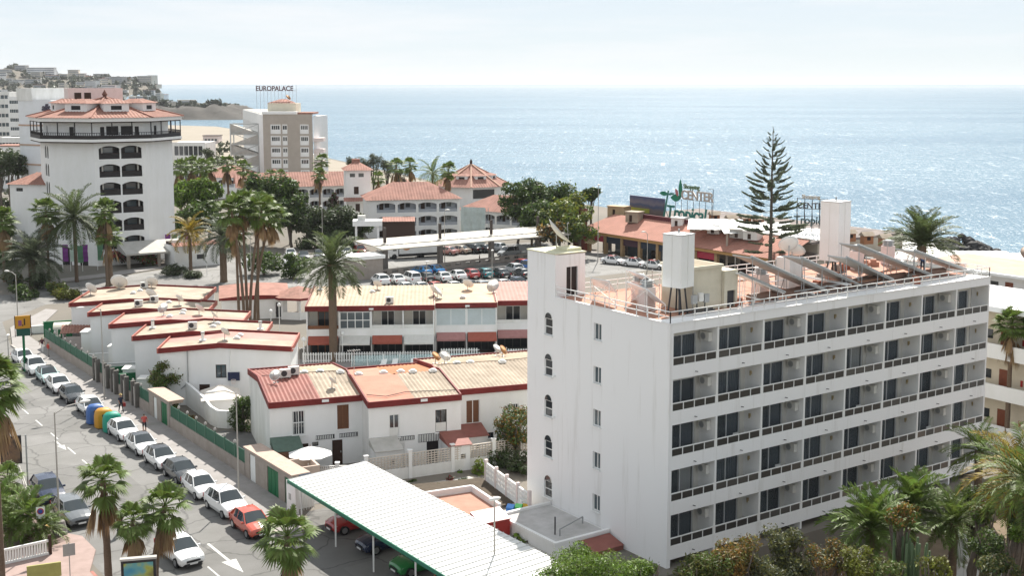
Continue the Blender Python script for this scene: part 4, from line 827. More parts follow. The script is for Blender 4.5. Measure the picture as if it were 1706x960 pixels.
# ================================================================ street wall with green fence, gates
def fence_run(y0, y1, lbl):
    t = thing('street_wall', lbl, 'wall', (36.4, y0, 0), rad(90), 'low street walls with green sheets')
    L = y1-y0; B().box(0, -.2, 0, L, 0, 1.15).build('low_wall', CONC, t)
    n = max(1, round(L/2.2)); w_ = L/n
    for i in range(n):
        ob('green_panel', shared(('gp', round(w_, 2)), lambda: B().box(.04, -.12, 1.151, w_-.04, -.08, 2.15).mesh('green_panel', GREENF)), t, (i*w_, 0, 0))
        o = ob('post', shared('fpost', lambda: B().box(-.05, -.16, 1.15, .05, -.04, 2.3).mesh('post', GREENP if False else M('pale_green_post', (.10, .19, .14), .6, .15, 2))), t, (i*w_, 0, 0))
        ob('finial', shared('ffin', lambda: B().lathe([(.07, 0), (.12, .08), (.1, .2), (.02, .28)], 7, (0, -.1, 2.301)).mesh('finial', M('stone_finial', (.45, .42, .40), .9, .1, 3))), o)
def tall_wall(y0, y1, lbl, items, h=2.45, capm=M('pink_coping', (.47, .36, .30), .9, .15, 2)):
    t = thing('entrance_wall', lbl, 'wall', (36.4, y1, 0), rad(-90), 'tall entrance walls'); L = y1-y0
    holes = [(a, 0, a+w_, hh) for a, w_, hh, m in items]
    B().wall(L, h, .3, holes).build('wall', CONC, t); B().box(-.1, -.08, h+.001, L+.1, 1.4, h+.09).box(0, .3, h-.25, L, 1.3, h).build('coping', capm, t)
    for a, w_, hh, m in items:
        d = B().box(a, .08, .02, a+w_, .14, hh-.02).build('gate', m, t)
        for q in range(3 if w_ > 1.2 else 1): B().box(a+.06+q*(w_-.06)/3, .05, .1, a+(q+1)*(w_-.06)/3 if w_ > 1.2 else a+w_-.06, .079, hh-.12).build('gate_leaf', m, d)
fence_run(88.3, 105.0, 'low grey wall with green sheet fence beside the white parked cars'); fence_run(110.6, 127, 'low grey wall with green sheet fence behind the recycling bins'); fence_run(128, 147, 'low grey wall with green sheet fence at the far end of the street')
WDOOR = M('white_gate', (.70, .72, .72), .5, .06, 2)
tall_wall(79.6, 88.2, 'tall grey street wall with two green gates and a white panel near the carport', [(.9, 1.1, 2.2, WDOOR), (4.2, 2.0, 2.1, GREENP), (7.3, .95, 2.1, GREENP)])
tall_wall(105.1, 110.5, 'tall grey entrance wall with white door and green gate behind the person in red', [(1.2, .9, 2.1, WDOOR), (3.2, 1.6, 2.1, GREENP)])
for y in (113.5, 116.6, 119.8, 122.5, 125.8): 
    t = thing('gate_pillar', 'pair of dark gate pillars in the street wall, the %s pair beyond the bins' % NTH[int((y-113)/3)], 'pillar', (36.28, y, 0), 0, 'gate pillars in the street wall')
    for d in (0, 1.1): B().box(-.2, d-.16, 0, .22, d+.16, 2.5).build('pillar', M('dark_pillar', (.13, .12, .11), .8, .2, 2), t)
    B().box(-.05, .17, .1, .0, .93, 2.0).build('gate_leaf', CONCL, t)
# kiosk roof, tiles and yards behind the far wall
t = thing('kiosk', 'kiosk with tiled roof and long pale canopy behind the street wall', 'kiosk', (37.2, 141.5, 0), rad(-20))
corrugated(-.4, -.5, 2.8, 2.2, 2.5, 3.0, .3, .07).build('tiled_roof', TILE, t); corrugated(3.0, -.3, 8.0, 2.4, 2.1, 2.7, .3, .07).build('tiled_roof', TILE, t)
B().box(-.2, 0, 0, 0, 2, 2.5).box(0, 0, 0, 8, .2, 2.05).box(2.8, .2, 0, 3, 2, 2.1).build('wall', PINKW, t)
b = B()
for i in range(8):
    a0, a1 = math.pi*i/8, math.pi*(i+1)/8; f = lambda a: (4.6-1.2*math.cos(a), 2.3+.6*math.sin(a))
    b.poly([(-1.5, *f(a0)), (7.5, *f(a0)), (7.5, *f(a1)), (-1.5, *f(a1))])
b.build('canopy', M('canopy_cream', (.58, .56, .48), .8, .15, 1), t); B().box(-1.4, 3.5, 0, -1.2, 3.7, 2.3).box(7.2, 3.5, 0, 7.4, 3.7, 2.3).box(-1.4, 5.5, 0, -1.2, 5.7, 2.3).box(7.2, 5.5, 0, 7.4, 5.7, 2.3).build('post', WPAINT, t)
for k, (x, y, L, rz, h, m, tx) in enumerate(((37.5, 127.5, 7, -20, 1.5, WHITE, 'white yard wall left of the second staggered house'), (37.2, 121.6, 7, -15, 1.6, GREENP, 'green sheet yard screen behind the street lamp'), (37.0, 125.6, 4.5, -15, 1.5, GREENP, 'green sheet yard screen below the small window'), (37.2, 117.6, 9, -14, 1.4, PINKW, 'pinkish yard wall in front of the second staggered house'), (37.5, 133.2, 5, -20, 1.5, WHITE, 'white yard wall beside the tiled kiosk'), (37.6, 152, 8, -15, 2.0, GREENP, 'dark green screen behind the yellow sign'), (36.9, 156, 9, -12, .9, WHITE2, 'white railing wall at the street corner'))):
    t = thing('yard_wall', tx, 'wall', (x, y, 0), rad(rz), 'yard walls'); B().box(0, 0, 0, L, .18, h).build('wall', m, t); B().box(-.05, -.04, h+.001, L+.05, .22, h+.07).build('coping', WHITE if m is not GREENP else GREENP, t)
for k, (x, y, w_, d_, h_, tx) in enumerate(((40.0, 131.5, 2.2, 2.0, 2.6, 'small white lean-to below the middle staggered house'), (38.9, 123.2, 3.2, 1.6, 1.9, 'white garden store with a green stripe'), (38.7, 117.8, 2.6, 1.4, 2.0, 'white lean-to at the foot of the second staggered house'), (39.3, 139.0, 1.9, 2.4, 3.0, 'tall narrow white lean-to below the fourth staggered house'))):
    t = thing('lean_to', tx, 'shed', (x-1.2, y-1.0, 0), RC, 'white lean-tos'); B().wall(w_, h_, .15, [(w_*.6, h_*.5, w_*.6+.4, h_*.5+.4)]).box(0, .15, 0, .15, d_, h_).box(w_-.15, .15, 0, w_, d_, h_).build('wall', WHITE, t); B().box(-.1, -.1, h_+.001, w_+.1, d_, h_+.12).build('roof', WHITE2, t)
# white curved garden wall and canvas roofed shed near the hoop
t = thing('garden_wall', 'white curved garden wall stepping down beside the canvas-roofed shed', 'wall', (0, 0, 0))
pts = [(40.8, 114.4, 2.3), (40.5, 110.5, 2.2), (40.3, 107, 2.0), (40.0, 104.4, 1.7), (40.1, 103.0, 1.6), (40.7, 102.3, 1.6), (42.2, 102.0, 1.7)]
for a, c in zip(pts, pts[1:]):
    d = Vector((c[0]-a[0], c[1]-a[1], 0)).normalized(); nn = Vector((-d.y, d.x, 0))*.12
    p4 = [Vector(a[:2]+(0,))-nn-d*.03, Vector(c[:2]+(0,))-nn+d*.03, Vector(c[:2]+(0,))+nn+d*.03, Vector(a[:2]+(0,))+nn-d*.03]
    B().prism([(v.x, v.y) for v in p4], 0, 0, zt=[a[2], c[2], c[2], a[2]]).build('wall_piece', WHITE, t)
t = thing('shed', 'white shed with pale canvas hipped roof under the basketball hoop', 'shed', (42.1, 107.4, 0), rad(-20))
B().box(-1.5, -1.8, 0, 1.5, 1.8, 1.75).build('wall', WHITE, t)
b = B(); e = [(-1.8, -2.1, 1.8), (1.8, -2.1, 1.8), (1.8, 2.1, 1.8), (-1.8, 2.1, 1.8)]; ap = (0, .2, 2.75)
for i in range(4): b.poly([e[i], e[(i+1) % 4], ap])
b.poly(e[::-1]); b.build('roof', M('canvas', (.66, .60, .54), .8, .12, 1.5), t)
struct(B().poly([(x, y, .02) for x, y in [(36.6, 80), (44, 78), (47, 86), (38.9, 88.2), (42, 99.8), (40, 101.8), (36.6, 100)]]).build('garden_path', M('dark_paving', (.16, .155, .15), .9, .15, 1)))
struct(B().poly([(x, y, .03) for x, y in [(36.8, 92), (37.8, 92), (38.6, 95), (38.0, 97.5), (36.8, 98.2)]]).build('lawn', M('dry_lawn', (.18, .17, .045), .95, .3, 3)))
# patio wall, umbrella, patio furniture of the near row
def block_wall(a, b_, h, lbl, m, post=2.6):
    t = thing('patio_wall', lbl, 'wall', (*a, 0), math.atan2(b_[1]-a[1], b_[0]-a[0]), 'patio walls of the near row'); L = math.dist(a, b_); n = max(1, round(L/post)); w_ = L/n
    B().box(0, 0, 0, L, .16, h*.45).build('base', WHITE2, t)
    for i in range(n):
        b = B(); nx = 12; nz = 5
        for j in range(nx+1): b.box(.15+(w_-.3)*j/nx-.03, .03, h*.45+.001, .15+(w_-.3)*j/nx+.03, .12, h-.06)
        for j in range(nz): b.box(.12, .04, h*.5+(h*.5-.1)*j/nz, w_-.12, .11, h*.5+(h*.5-.1)*j/nz+.07)
        b.box(.1, .02, h-.06, w_-.1, .14, h)
        ob('lattice_panel', shared(('lat', round(w_, 2), h, m.name), lambda: b.mesh('lattice_panel', m)), t, (i*w_, 0, 0))
    for i in range(n+1): ob('pillar', shared(('lpil', h), lambda: B().box(-.14, -.05, 0, .14, .21, h+.2).box(-.18, -.09, h+.2, .18, .25, h+.28).mesh('pillar', WHITE)), t, (i*w_, 0, 0))
LAT = M('beige_lattice', (.58, .52, .46), .85, .12, 1.5)
block_wall((43.4, 81.4), (57.5, 79.0), 2.0, 'long beige lattice wall behind the red courtyard', LAT, 3.4); block_wall((38.0, 84.8), (43.3, 81.5), 1.5, 'white lattice wall beside the patio umbrella', WHITE2, 2.0)
t = thing('parasol', 'open off-white parasol on the patio of the near row', 'parasol', (40.3, 84.7, 0))
b = B(); n = 8; q = [(1.75*math.cos(2*math.pi*i/n), 1.75*math.sin(2*math.pi*i/n), 2.15) for i in range(n)]
for i in range(n): b.poly([q[i], q[(i+1) % n], (0, 0, 2.75)]); b.poly([q[i], (0, 0, 2.72), q[(i+1) % n]])
b.build('canopy', M('parasol_cloth', (.70, .69, .68), .8, .06, 2), t); B().tube((0, 0, 0), (0, 0, 2.85), .03).build('pole', WOOD, t); B().box(-.3, -.3, 0, .3, .3, .12).build('base', CONC, t)
for k, (x, y) in enumerate(((44.7, 84.2), (45.0, 83.6))): t = thing('patio_chair', 'white plastic chair on the patio, %s one' % ('back', 'front')[k], 'chair', (x, y, 0), .5*k, 'patio chairs'); B().box(-.25, -.25, .4, .25, .25, .44).build('seat', WPAINT, t); B().box(-.25, .2, .44, .25, .25, .9).build('backrest', WPAINT, t); [B().box(a, c, 0, a+.04, c+.04, .4).build('leg', WPAINT, t) for a in (-.24, .2) for c in (-.24, .2)]
# open-topped meter housing at the wall corner and white gate house
t = thing('bin_store', 'open-topped pinkish bin store behind the green gates', 'bin store', (37.0, 81.9, 0), rad(-8)); PK = M('pink_coping2', (.52, .42, .36), .9, .15, 2)
for x0, y0, x1, y1 in ((0, 0, 2.6, .18), (0, 2.2, 2.6, 2.38), (0, .18, .18, 2.2), (2.42, .18, 2.6, 2.2)): B().box(x0, y0, 0, x1, y1, 2.2).build('wall', PK, t)
B().box(.18, .18, 0, 2.42, 2.2, 1.4).build('floor', CONCL, t)
t = thing('gate_house', 'white entrance gate wall with a small blue and yellow sign beside the carport', 'gate', (35.9, 78.0, 0), 0)
B().box(0, 0, 0, .25, 1.5, 2.3).build('wall', WHITE, t); B().box(.2501, 1.25, 0, 2.0, 1.5, 2.2).build('wall', WHITE, t)
o = B().box(-.03, .75, 1.0, 0, 1.1, 1.45).build('meter_box', STEEL, t)
sg = B().box(.3, -.06, 2.0, 1.2, 0, 3.0).build('sign_board', M('navy_sign', (.02, .05, .10), .5, .05, 2), t)
B().box(.36, -.07, 2.05, 1.14, -.061, 2.4).build('sign_stripe', M('sign_yellow', (.50, .42, .05), .5, .05, 2), sg); B().poly([(.45, -.066, 2.6), (.75, -.066, 2.85), (1.05, -.066, 2.6)]).build('sign_mark', WPAINT, sg)
for i in range(7): ob('bar', shared('gbar', lambda: B().box(0, -.02, .1, .03, .02, 2.0).mesh('bar', WPAINT)), t, (.5+i*.2, .6, 0))
# ================================================================ carport
t = thing('carport', 'long carport with white ribbed metal roof and green edge in the foreground', 'carport', (35.1, 77.4, 0), 0)
CW, CL, CZ = 6.15, 29.0, 3.0; npan = 46; pw_ = CL/npan
WROOF = [M('white_roof_sheet_%d' % i, (.68*c, .675*c, .66*c), .45, .12, .4, stretch=(.3, 3, 1)) for i, c in enumerate((1, .96, 1.02))]
pm2 = []
for i in range(3):
    b = B(); b.poly([(0, -pw_+.06, CZ), (CW, -pw_+.06, CZ+.25), (CW, 0, CZ+.25), (0, 0, CZ)]); b.poly([(0, -pw_, CZ+.055), (CW, -pw_, CZ+.305), (CW, -pw_+.06, CZ+.305), (0, -pw_+.06, CZ+.055)])
    b.poly([(0, -pw_+.06, CZ), (0, -pw_+.06, CZ+.055), (CW, -pw_+.06, CZ+.305), (CW, -pw_+.06, CZ+.25)][::-1]); b.poly([(0, -pw_, CZ-.05), (CW, -pw_, CZ+.2), (CW, -pw_, CZ+.305), (0, -pw_, CZ+.055)]); b.poly([(0, -pw_, CZ-.05), (0, 0, CZ-.05), (CW, 0, CZ+.2), (CW, -pw_, CZ+.2)])
    pm2.append(b.mesh('roof_panel', WROOF[i]))
for i in range(npan): ob('roof_panel', RN.choice(pm2), t, (0, -i*pw_, 0))
GRT = M('green_trim', (.015, .16, .10), .5, .15, 2)
B().box(-.08, -CL, CZ-.2, -.001, 0, CZ+.06).build('edge_trim', GRT, t); B().poly([(-.08, .03, CZ-.3), (CW, .03, CZ-.05), (CW, .03, CZ+.27), (-.08, .03, CZ+.06)]).build('end_trim', WPAINT, t)
for y in (-1.0, -6.2, -11.4, -16.6, -21.8):
    for x in (.5, CW-.4): ob('post', shared('cpost%d' % (x > 1), lambda: B().tube((0, 0, 0), (0, 0, CZ-.04+x*.04), .06, n=8).mesh('post', WPAINT)), t, (x, y, 0))
    B().beam((.1, y, CZ-.15), (CW-.1, y, CZ+.1), .1, .15).build('beam', GRT, t)
# ================================================================ red courtyard, planter, lattice wall, annex at the hotel foot
struct(B().poly([(x, y, .02) for x, y in [(41.3, 60), (50.9, 60), (50.9, 78.5), (41.3, 79.8)]]).build('yard_floor', CONCL))
struct(B().poly([(x, y, .03) for x, y in [(43.0, 70.8), (48.4, 70.6), (49.0, 75.3), (43.0, 76.4)]]).build('red_court_floor', M('red_court_paint', (.42, .22, .16), .85, .22, .8)))
t = thing('planter_wall', 'low white planter wall around the red courtyard', 'planter', (0, 0, 0))
for a, c in (((43.0, 76.5), (49.1, 75.4)), ((49.1, 75.4), (48.5, 70.8))):
    B().beam((*a, .25), (*c, .25), .22, .5).build('wall', WHITE, t)
struct(B().poly([(43, 76.7, .3), (49.3, 75.6, .3), (48.7, 70.8, .3), (50.2, 70.8, .3), (51, 77, .3), (43, 79.6, .3)]).build('planter_soil', M('dark_soil', (.09, .07, .05), .95, .3, 2)))
t = thing('lattice_wall', 'white breeze-block lattice wall between the courtyard and the hotel', 'wall', (50.9, 76.3, 0), math.atan2(68.3-76.3, 49.3-50.9))
B().box(0, 0, 0, 8.1, .16, .6).build('base', WHITE, t)
for i in range(14):
    for j in range(3): ob('block', shared('lblk', lambda: B().box(.02, 0, .02, .1, .16, .36).box(.46, 0, .02, .54, .16, .36).box(.1, 0, .02, .46, .16, .08).box(.1, 0, .3, .46, .16, .36).box(.24, .03, .08, .32, .13, .3).mesh('block', WHITE)), t, (.15+i*.56, 0, .6+j*.38))
for i in range(5): ob('pillar', shared('lpill', lambda: B().box(-.1, -.04, 0, .1, .2, 1.95).mesh('pillar', PINKW)), t, (i*2.0+.05, 0, 0))
t = thing('hotel_annex', 'low white flat-roofed terrace with a pipe rail at the foot of the hotel', 'annex', (46.4, 61.4, 0))
B().box(0, 0, 0, 4.55, 6.7, .75).build('wall', WHITE, t); B().box(.2, .2, .751, 4.4, 6.5, .78).build('roof_coat', M('grey_roof_coat', (.50, .485, .475), .9, .25, .8), t)
B().box(-.05, -.05, .755, .2, 6.75, .95).box(.2, 6.5, .755, 4.55, 6.75, .95).box(.2, -.05, .755, 4.55, .2, .95).build('parapet', WHITE, t)
B().tube((1.2, 1.6, .78), (1.2, 1.6, 2.0), .05).build('vent_pipe', DARKM, t); B().tube((1.3, 1.2, 1.25), (4.0, 2.2, 1.25), .05).tube((4.0, 2.2, 1.25), (4.0, 2.2, .78), .05).tube((1.3, 1.2, 1.25), (1.3, 1.2, .78), .05).build('pipe_rail', GREYM, t)
b = B(); b.poly([(2.0, -1.6, .35), (4.5, -1.6, .35), (4.5, -.06, .7), (2.0, -.06, .7)]).box(2.0, -1.5, 0, 4.5, -.1, .3); b.build('tiled_ledge', REDSH, t)
t = thing('red_container', 'bright red waste container with sloping lid beside the annex', 'container', (44.0, 66.4, 0), rad(-5)); RC_ = M('bright_red', (.34, .035, .03), .45, .08, 2)
B().prism([(0, 0), (2.2, 0), (2.2, 1.5), (0, 1.5)], 0, 1.2).build('body', RC_, t); B().poly([(-.05, -.05, 1.25), (2.25, -.05, 1.25), (2.25, 1.55, 1.6), (-.05, 1.55, 1.6)]).poly([(-.05, -.05, 1.2), (2.25, -.05, 1.2), (2.25, -.05, 1.25), (-.05, -.05, 1.25)]).poly([(-.05, 1.55, 1.2), (-.05, -.05, 1.2), (-.05, -.05, 1.25), (-.05, 1.55, 1.6)]).poly([(2.25, -.05, 1.2), (2.25, 1.55, 1.2), (2.25, 1.55, 1.6), (2.25, -.05, 1.25)]).poly([(2.25, 1.55, 1.2), (-.05, 1.55, 1.2), (-.05, 1.55, 1.6), (2.25, 1.55, 1.6)]).build('lid', RC_, t)
for k, (x, y, m, tx) in enumerate(((48.0, 69.3, M('play_blue', (.03, .14, .40), .5, .1, 2), 'blue'), (48.5, 69.0, M('play_green', (.05, .30, .08), .5, .1, 2), 'green'), (48.9, 68.7, M('play_yellow', (.55, .35, .03), .5, .1, 2), 'yellow'))):
    t = thing('beach_mat', tx+' foam toy leaning at the corner of the red courtyard', 'toy', (x, y, 0), rad(-60), 'coloured toys'); B().prism([(0, 0), (.55, 0), (.55, .3), (0, .3)], 0, 0, zt=[.75, .75, .95, .95]).build('slab', m, t); B().box(.05, -.05, 0, .5, 0, .3).build('foot', m, t)
t = thing('upturned_boat', 'small pale blue upturned dinghy on the yard', 'dinghy', (46.4, 69.2, .02), rad(20)); b = B(); nn_ = 8
for i in range(nn_):
    for j in range(6):
        f = lambda i, j: ((i/nn_-.5)*2.2, math.cos(math.pi*j/6)*.55*math.sin(math.pi*(i+.3)/(nn_+.6))**.7, .45*math.sin(math.pi*j/6)*math.sin(math.pi*(i+.3)/(nn_+.6))**.7)
        b.poly([f(i, j), f(i+1, j), f(i+1, j+1), f(i, j+1)])
b.build('hull', M('pale_blue_hull', (.55, .62, .68), .4, .08, 2), t, smooth=True); B().box(-1.0, -.02, .44, .8, .02, .5).build('keel', WPAINT, t)
# ================================================================ hotel with the gallery (octagonal tower)
def textmesh(s, size, depth, m, name='letters', space=1.0, shear=0):
    c = bpy.data.curves.new('text', 'FONT'); c.body = s; c.size = size; c.extrude = depth/2; c.align_x = 'CENTER'; c.space_character = space; c.shear = shear; c.offset = size*.022
    o = bpy.data.objects.new('text', c); C.objects.link(o); bpy.context.view_layer.update()
    me = bpy.data.meshes.new_from_object(o.evaluated_get(bpy.context.evaluated_depsgraph_get())); bpy.data.objects.remove(o); bpy.data.curves.remove(c)
    me.name = name; me.materials.clear(); me.materials.append(m); me.transform(Matrix.Rotation(rad(90), 4, 'X')); return me
def tileface(b, P0, P1, A, pitch=.5, amp=.09, m=0, top=None):
    """roof face from eave P0-P1 up to the apex A (or to a ridge top=(T0,T1)) with tile ribs running up the slope"""
    P0, P1 = Vector(P0), Vector(P1); n = max(3, int((P1-P0).length/pitch))
    if top: T0, T1 = Vector(top[0]), Vector(top[1]); mid = (T0+T1)/2
    else: T0 = T1 = mid = Vector(A)
    e = (P1-P0).normalized(); up = mid-(P0+P1)/2; up = up-e*up.dot(e); nr = e.cross(up).normalized()
    if nr.z < 0: nr = -nr
    L = (P1-P0).length; s0 = (T0-P0).dot(e)/L; s1 = (T1-P0).dot(e)/L
    k = len(b.v)
    for i in range(2*n+1):
        s = i/(2*n); t = min(1, s/s0 if s0 > 1e-6 else 1, (1-s)/(1-s1) if s1 < 1-1e-6 else 1)
        q = P0.lerp(P1, s); d = nr*(amp if i % 2 else 0)
        b.v += [tuple(q+d), tuple(q+up*t+d*(.3 if t < 1 else 1))]
    for i in range(2*n): b.f.append([k+2*i, k+2*i+2, k+2*i+3, k+2*i+1]); b.m.append(m)
def arch_top(w_, h, rise, m, name='arch'):
    b = B(); n = 10; z = lambda x: h-rise*(abs(2*x/w_-1))**2.2
    for i in range(n): x0, x1 = w_*i/n, w_*(i+1)/n; b.poly([(x0, .02, z(x0)), (x1, .02, z(x1)), (x1, .02, h), (x0, .02, h)])
    return b.mesh(name, m)
oc = PD(180, 300, 217); OC = (oc[0], oc[1]); OA = math.atan2(-oc[1], -oc[0])+rad(12)
G = thing('gallery_hotel', 'white octagonal tower hotel with dark timber gallery and tiled roof with dormers', 'building', (OC[0], OC[1], 0), OA+rad(90))
def octv(R, k): a = rad(-90+45*k); return (R*math.cos(a-rad(22.5)), R*math.sin(a-rad(22.5)))   # corner k of face k (front face is k=0, facing -y)
RBo = 11.2; fw_ = 2*RBo*math.sin(rad(22.5))
for k in range(8):
    x, y = octv(RBo, k); a = rad(45*k); holes = []
    if k == 0: holes = [(.75+c*3.65, 18.0-3.06*r, .75+c*3.65+3.4, 18.0-3.06*r+2.2) for c in range(2) for r in range(6)]
    if k == 7 or k == 0: pass
    if k == 6: holes = [(4.3+c*2.0, 18.0-3.06*r, 5.7+c*2.0, 20.1-3.06*r) for c in range(2) for r in range(5)]
    if k == 7: holes = [(1.6, 0, 3.4, 3.0), (5.0, 0, 6.6, 3.0)]
    B().wall(fw_, 20.95, .3, holes, z0=-.1).build('wall', WHITE, G, loc=(x, y, 0), rz=a)
    for h in holes:
        w_, hh = h[2]-h[0], h[3]-h[1]; big = k == 0
        o = simple(G, 'loggia' if big else 'window', shared(('lg', round(w_, 2), round(hh, 2)), lambda: B().poly([(0, 1.2, 0), (w_, 1.2, 0), (w_, 1.2, hh), (0, 1.2, hh)]).poly([(0, .3, 0), (w_, .3, 0), (w_, 1.2, 0), (0, 1.2, 0)]).poly([(0, .3, 0), (0, 1.2, 0), (0, 1.2, hh), (0, .3, hh)]).poly([(w_, .3, 0), (w_, .3, hh), (w_, 1.2, hh), (w_, 1.2, 0)]).poly([(0, .3, hh), (0, 1.2, hh), (w_, 1.2, hh), (w_, .3, hh)]).mesh('loggia', BLACKW)), h[0], h[1], (x, y, 0), a)  # all recess faces coloured near black for a dark interior
        ob('arch', shared(('ar', round(w_, 2), round(hh, 2)), lambda: arch_top(w_, hh, .45 if big else .7, WHITE)), o)
        if big:
            ob('balustrade', shared('gbal', lambda: B().box(0, .1, 0, w_, .16, .95).mesh('balustrade', BLACKW)), o); ob('handrail', shared('ghr', lambda: B().box(0, .08, .951, w_, .18, 1.0).mesh('handrail', BROWN)), o)
            ob('shutter', shared('gsh', lambda: B().box(.02 if False else w_-.75, .35, 0, w_-.5, .4, 2.0).mesh('shutter', CONCL)), o, (-(w_-1.2) if h[0] < 2 else 0, 0, 0)); ob('pane', shared('gpn', lambda: B().box(.9, 1.15, .9, w_-.9, 1.18, hh-.3).mesh('pane', GLASSB)), o)
        else: ob('shutter', shared(('gs2', round(w_, 2), round(hh, 2)), lambda: B().box(0, .1, 0, w_*.45, .14, hh).box(w_*.55, .1, 0, w_, .14, hh).mesh('shutter', BLACKW)), o)
RG = 12.9
b = B(); b.prism([octv(RG, k) for k in range(8)], 20.95, 21.4); b.build('gallery_floor', WHITE, G)
b = B(); b.prism([octv(RG-.15, k) for k in range(8)], 20.75, 20.949); b.build('gallery_soffit', BROWN, G)
RI = 10.6; fi = 2*RI*math.sin(rad(22.5)); fg = 2*(RG-.12)*math.sin(rad(22.5))
for k in range(8):
    x, y = octv(RI, k); a = rad(45*k); holes = [(1.0, 21.4, 1.7, 23.4), (2.0, 22.0, 4.0, 23.5), (4.4, 22.0, 6.4, 23.5), (6.7, 21.4, 7.4, 23.4)] if k == 0 else [(3.4, 21.4, 4.3, 23.4)]
    B().wall(fi, 24.3, .2, holes, z0=21.4).build('gallery_wall', WHITE, G, loc=(x, y, 0), rz=a)
    for h in holes: simple(G, 'gallery_door', shared(('gd', round(h[2]-h[0], 2), round(h[3]-h[1], 2)), lambda: B().box(0, .08, 0, h[2]-h[0], .14, h[3]-h[1]).mesh('gallery_door', BLACKW)), h[0], h[1], (x, y, 0), a)
    x, y = octv(RG-.12, k)
    o = simple(G, 'gallery_balustrade', shared('gbr', lambda: B().box(0, 0, 0, fg, .06, .62).box(0, -.03, 1.02, fg, .09, 1.1).mesh('gallery_balustrade', BLACKW)), 0, 21.401, (x, y, 0), a)
    for i in range(24): ob('baluster', shared('gbb', lambda: B().box(0, 0, .62, .08, .06, 1.02).mesh('baluster', BLACKW)), o, (i*fg/24, 0, 0))
    for i in range(3): simple(G, 'gallery_post', shared('gpo', lambda: B().box(-.07, 0, 0, .07, .14, 2.95).mesh('gallery_post', BLACKW)), i*fg/3+.1, 21.402, (x, y, 0), a)
B().prism([octv(RG+.1, k) for k in range(8)], 24.3, 24.9).build('eave_band', WHITE, G); B().prism([octv(RG-.3, k) for k in range(8)], 24.1, 24.299).build('eave_soffit', BROWN, G)
RE = 13.4; APX = (0, 0, 28.2)
for k in range(8):
    b = B(); p, q = octv(RE, k), octv(RE, k+1); tileface(b, (*p, 24.9), (*q, 24.9), APX, .55, .1); b.build('roof', TILE, G)
for k in range(8):
    p = octv(RE, k); B().beam((*p, 25.0), (0, 0, 28.3), .3, .22).build('hip_tiles', TILEF, G)
B().lathe([(.45, 28.1), (.3, 28.5), (.5, 28.7), (.15, 29.3), (0, 29.6)], 8).build('finial', M('finial_brown', (.16, .07, .05), .8, .1, 2), G)
for k in (7, 0, 1, 6):
    a = rad(45*k); x, y = octv(RE, k); x2, y2 = octv(RE, k+1); mx_, my_ = (x+x2)/2, (y+y2)/2; sc = .70; c_, s_ = math.cos(a), math.sin(a)
    d = ob('dormer', B().wall(4.2, 1.5, .2, [(1.2, .45, 3.0, 1.15)]).box(0, .2, 0, .2, 4.2, 1.5).box(4.0, .2, 0, 4.2, 4.2, 1.5).mesh('dormer', WHITE), G, (mx_*sc-c_*2.1, my_*sc-s_*2.1, 25.75), a)
    B().box(1.2, .12, .45, 3.0, .16, 1.15).build('dormer_window', BLACKW, d)
    b = B(); tileface(b, (-.4, -.4, 1.52), (4.6, -.4, 1.52), None, .55, .08, top=((1.4, 1.6, 2.25), (2.8, 1.6, 2.25))); tileface(b, (-.4, 5, 1.52), (-.4, -.4, 1.52), None, .55, .08, top=((1.4, 3.4, 2.25), (1.4, 1.6, 2.25))); tileface(b, (4.6, -.4, 1.52), (4.6, 5, 1.52), None, .55, .08, top=((2.8, 1.6, 2.25), (2.8, 3.4, 2.25))); b.poly([(1.4, 1.6, 2.25), (2.8, 1.6, 2.25), (2.8, 3.6, 2.25), (1.4, 3.6, 2.25)])
    b.build('dormer_roof', TILE, d)
pb = ob('penthouse', B().wall(14, 3.2, .3, [(1.5, 0, 3.3, 2.4), (4.0, 0, 5.8, 2.4)]).box(0, .3, 0, .3, 5, 3.2).box(13.7, .3, 0, 14, 5, 3.2).box(.3, 4.7, 0, 13.7, 5, 3.2).box(.3, .3, 3, 13.7, 4.7, 3.15).mesh('penthouse', PINKW), G, (-4.5, 8.5, 26.6)); pb.scale = (.68, .8, 1); B().box(1.5, .1, 0, 3.3, .15, 2.4).box(4, .1, 0, 5.8, .15, 2.4).build('penthouse_door', BROWN, pb)
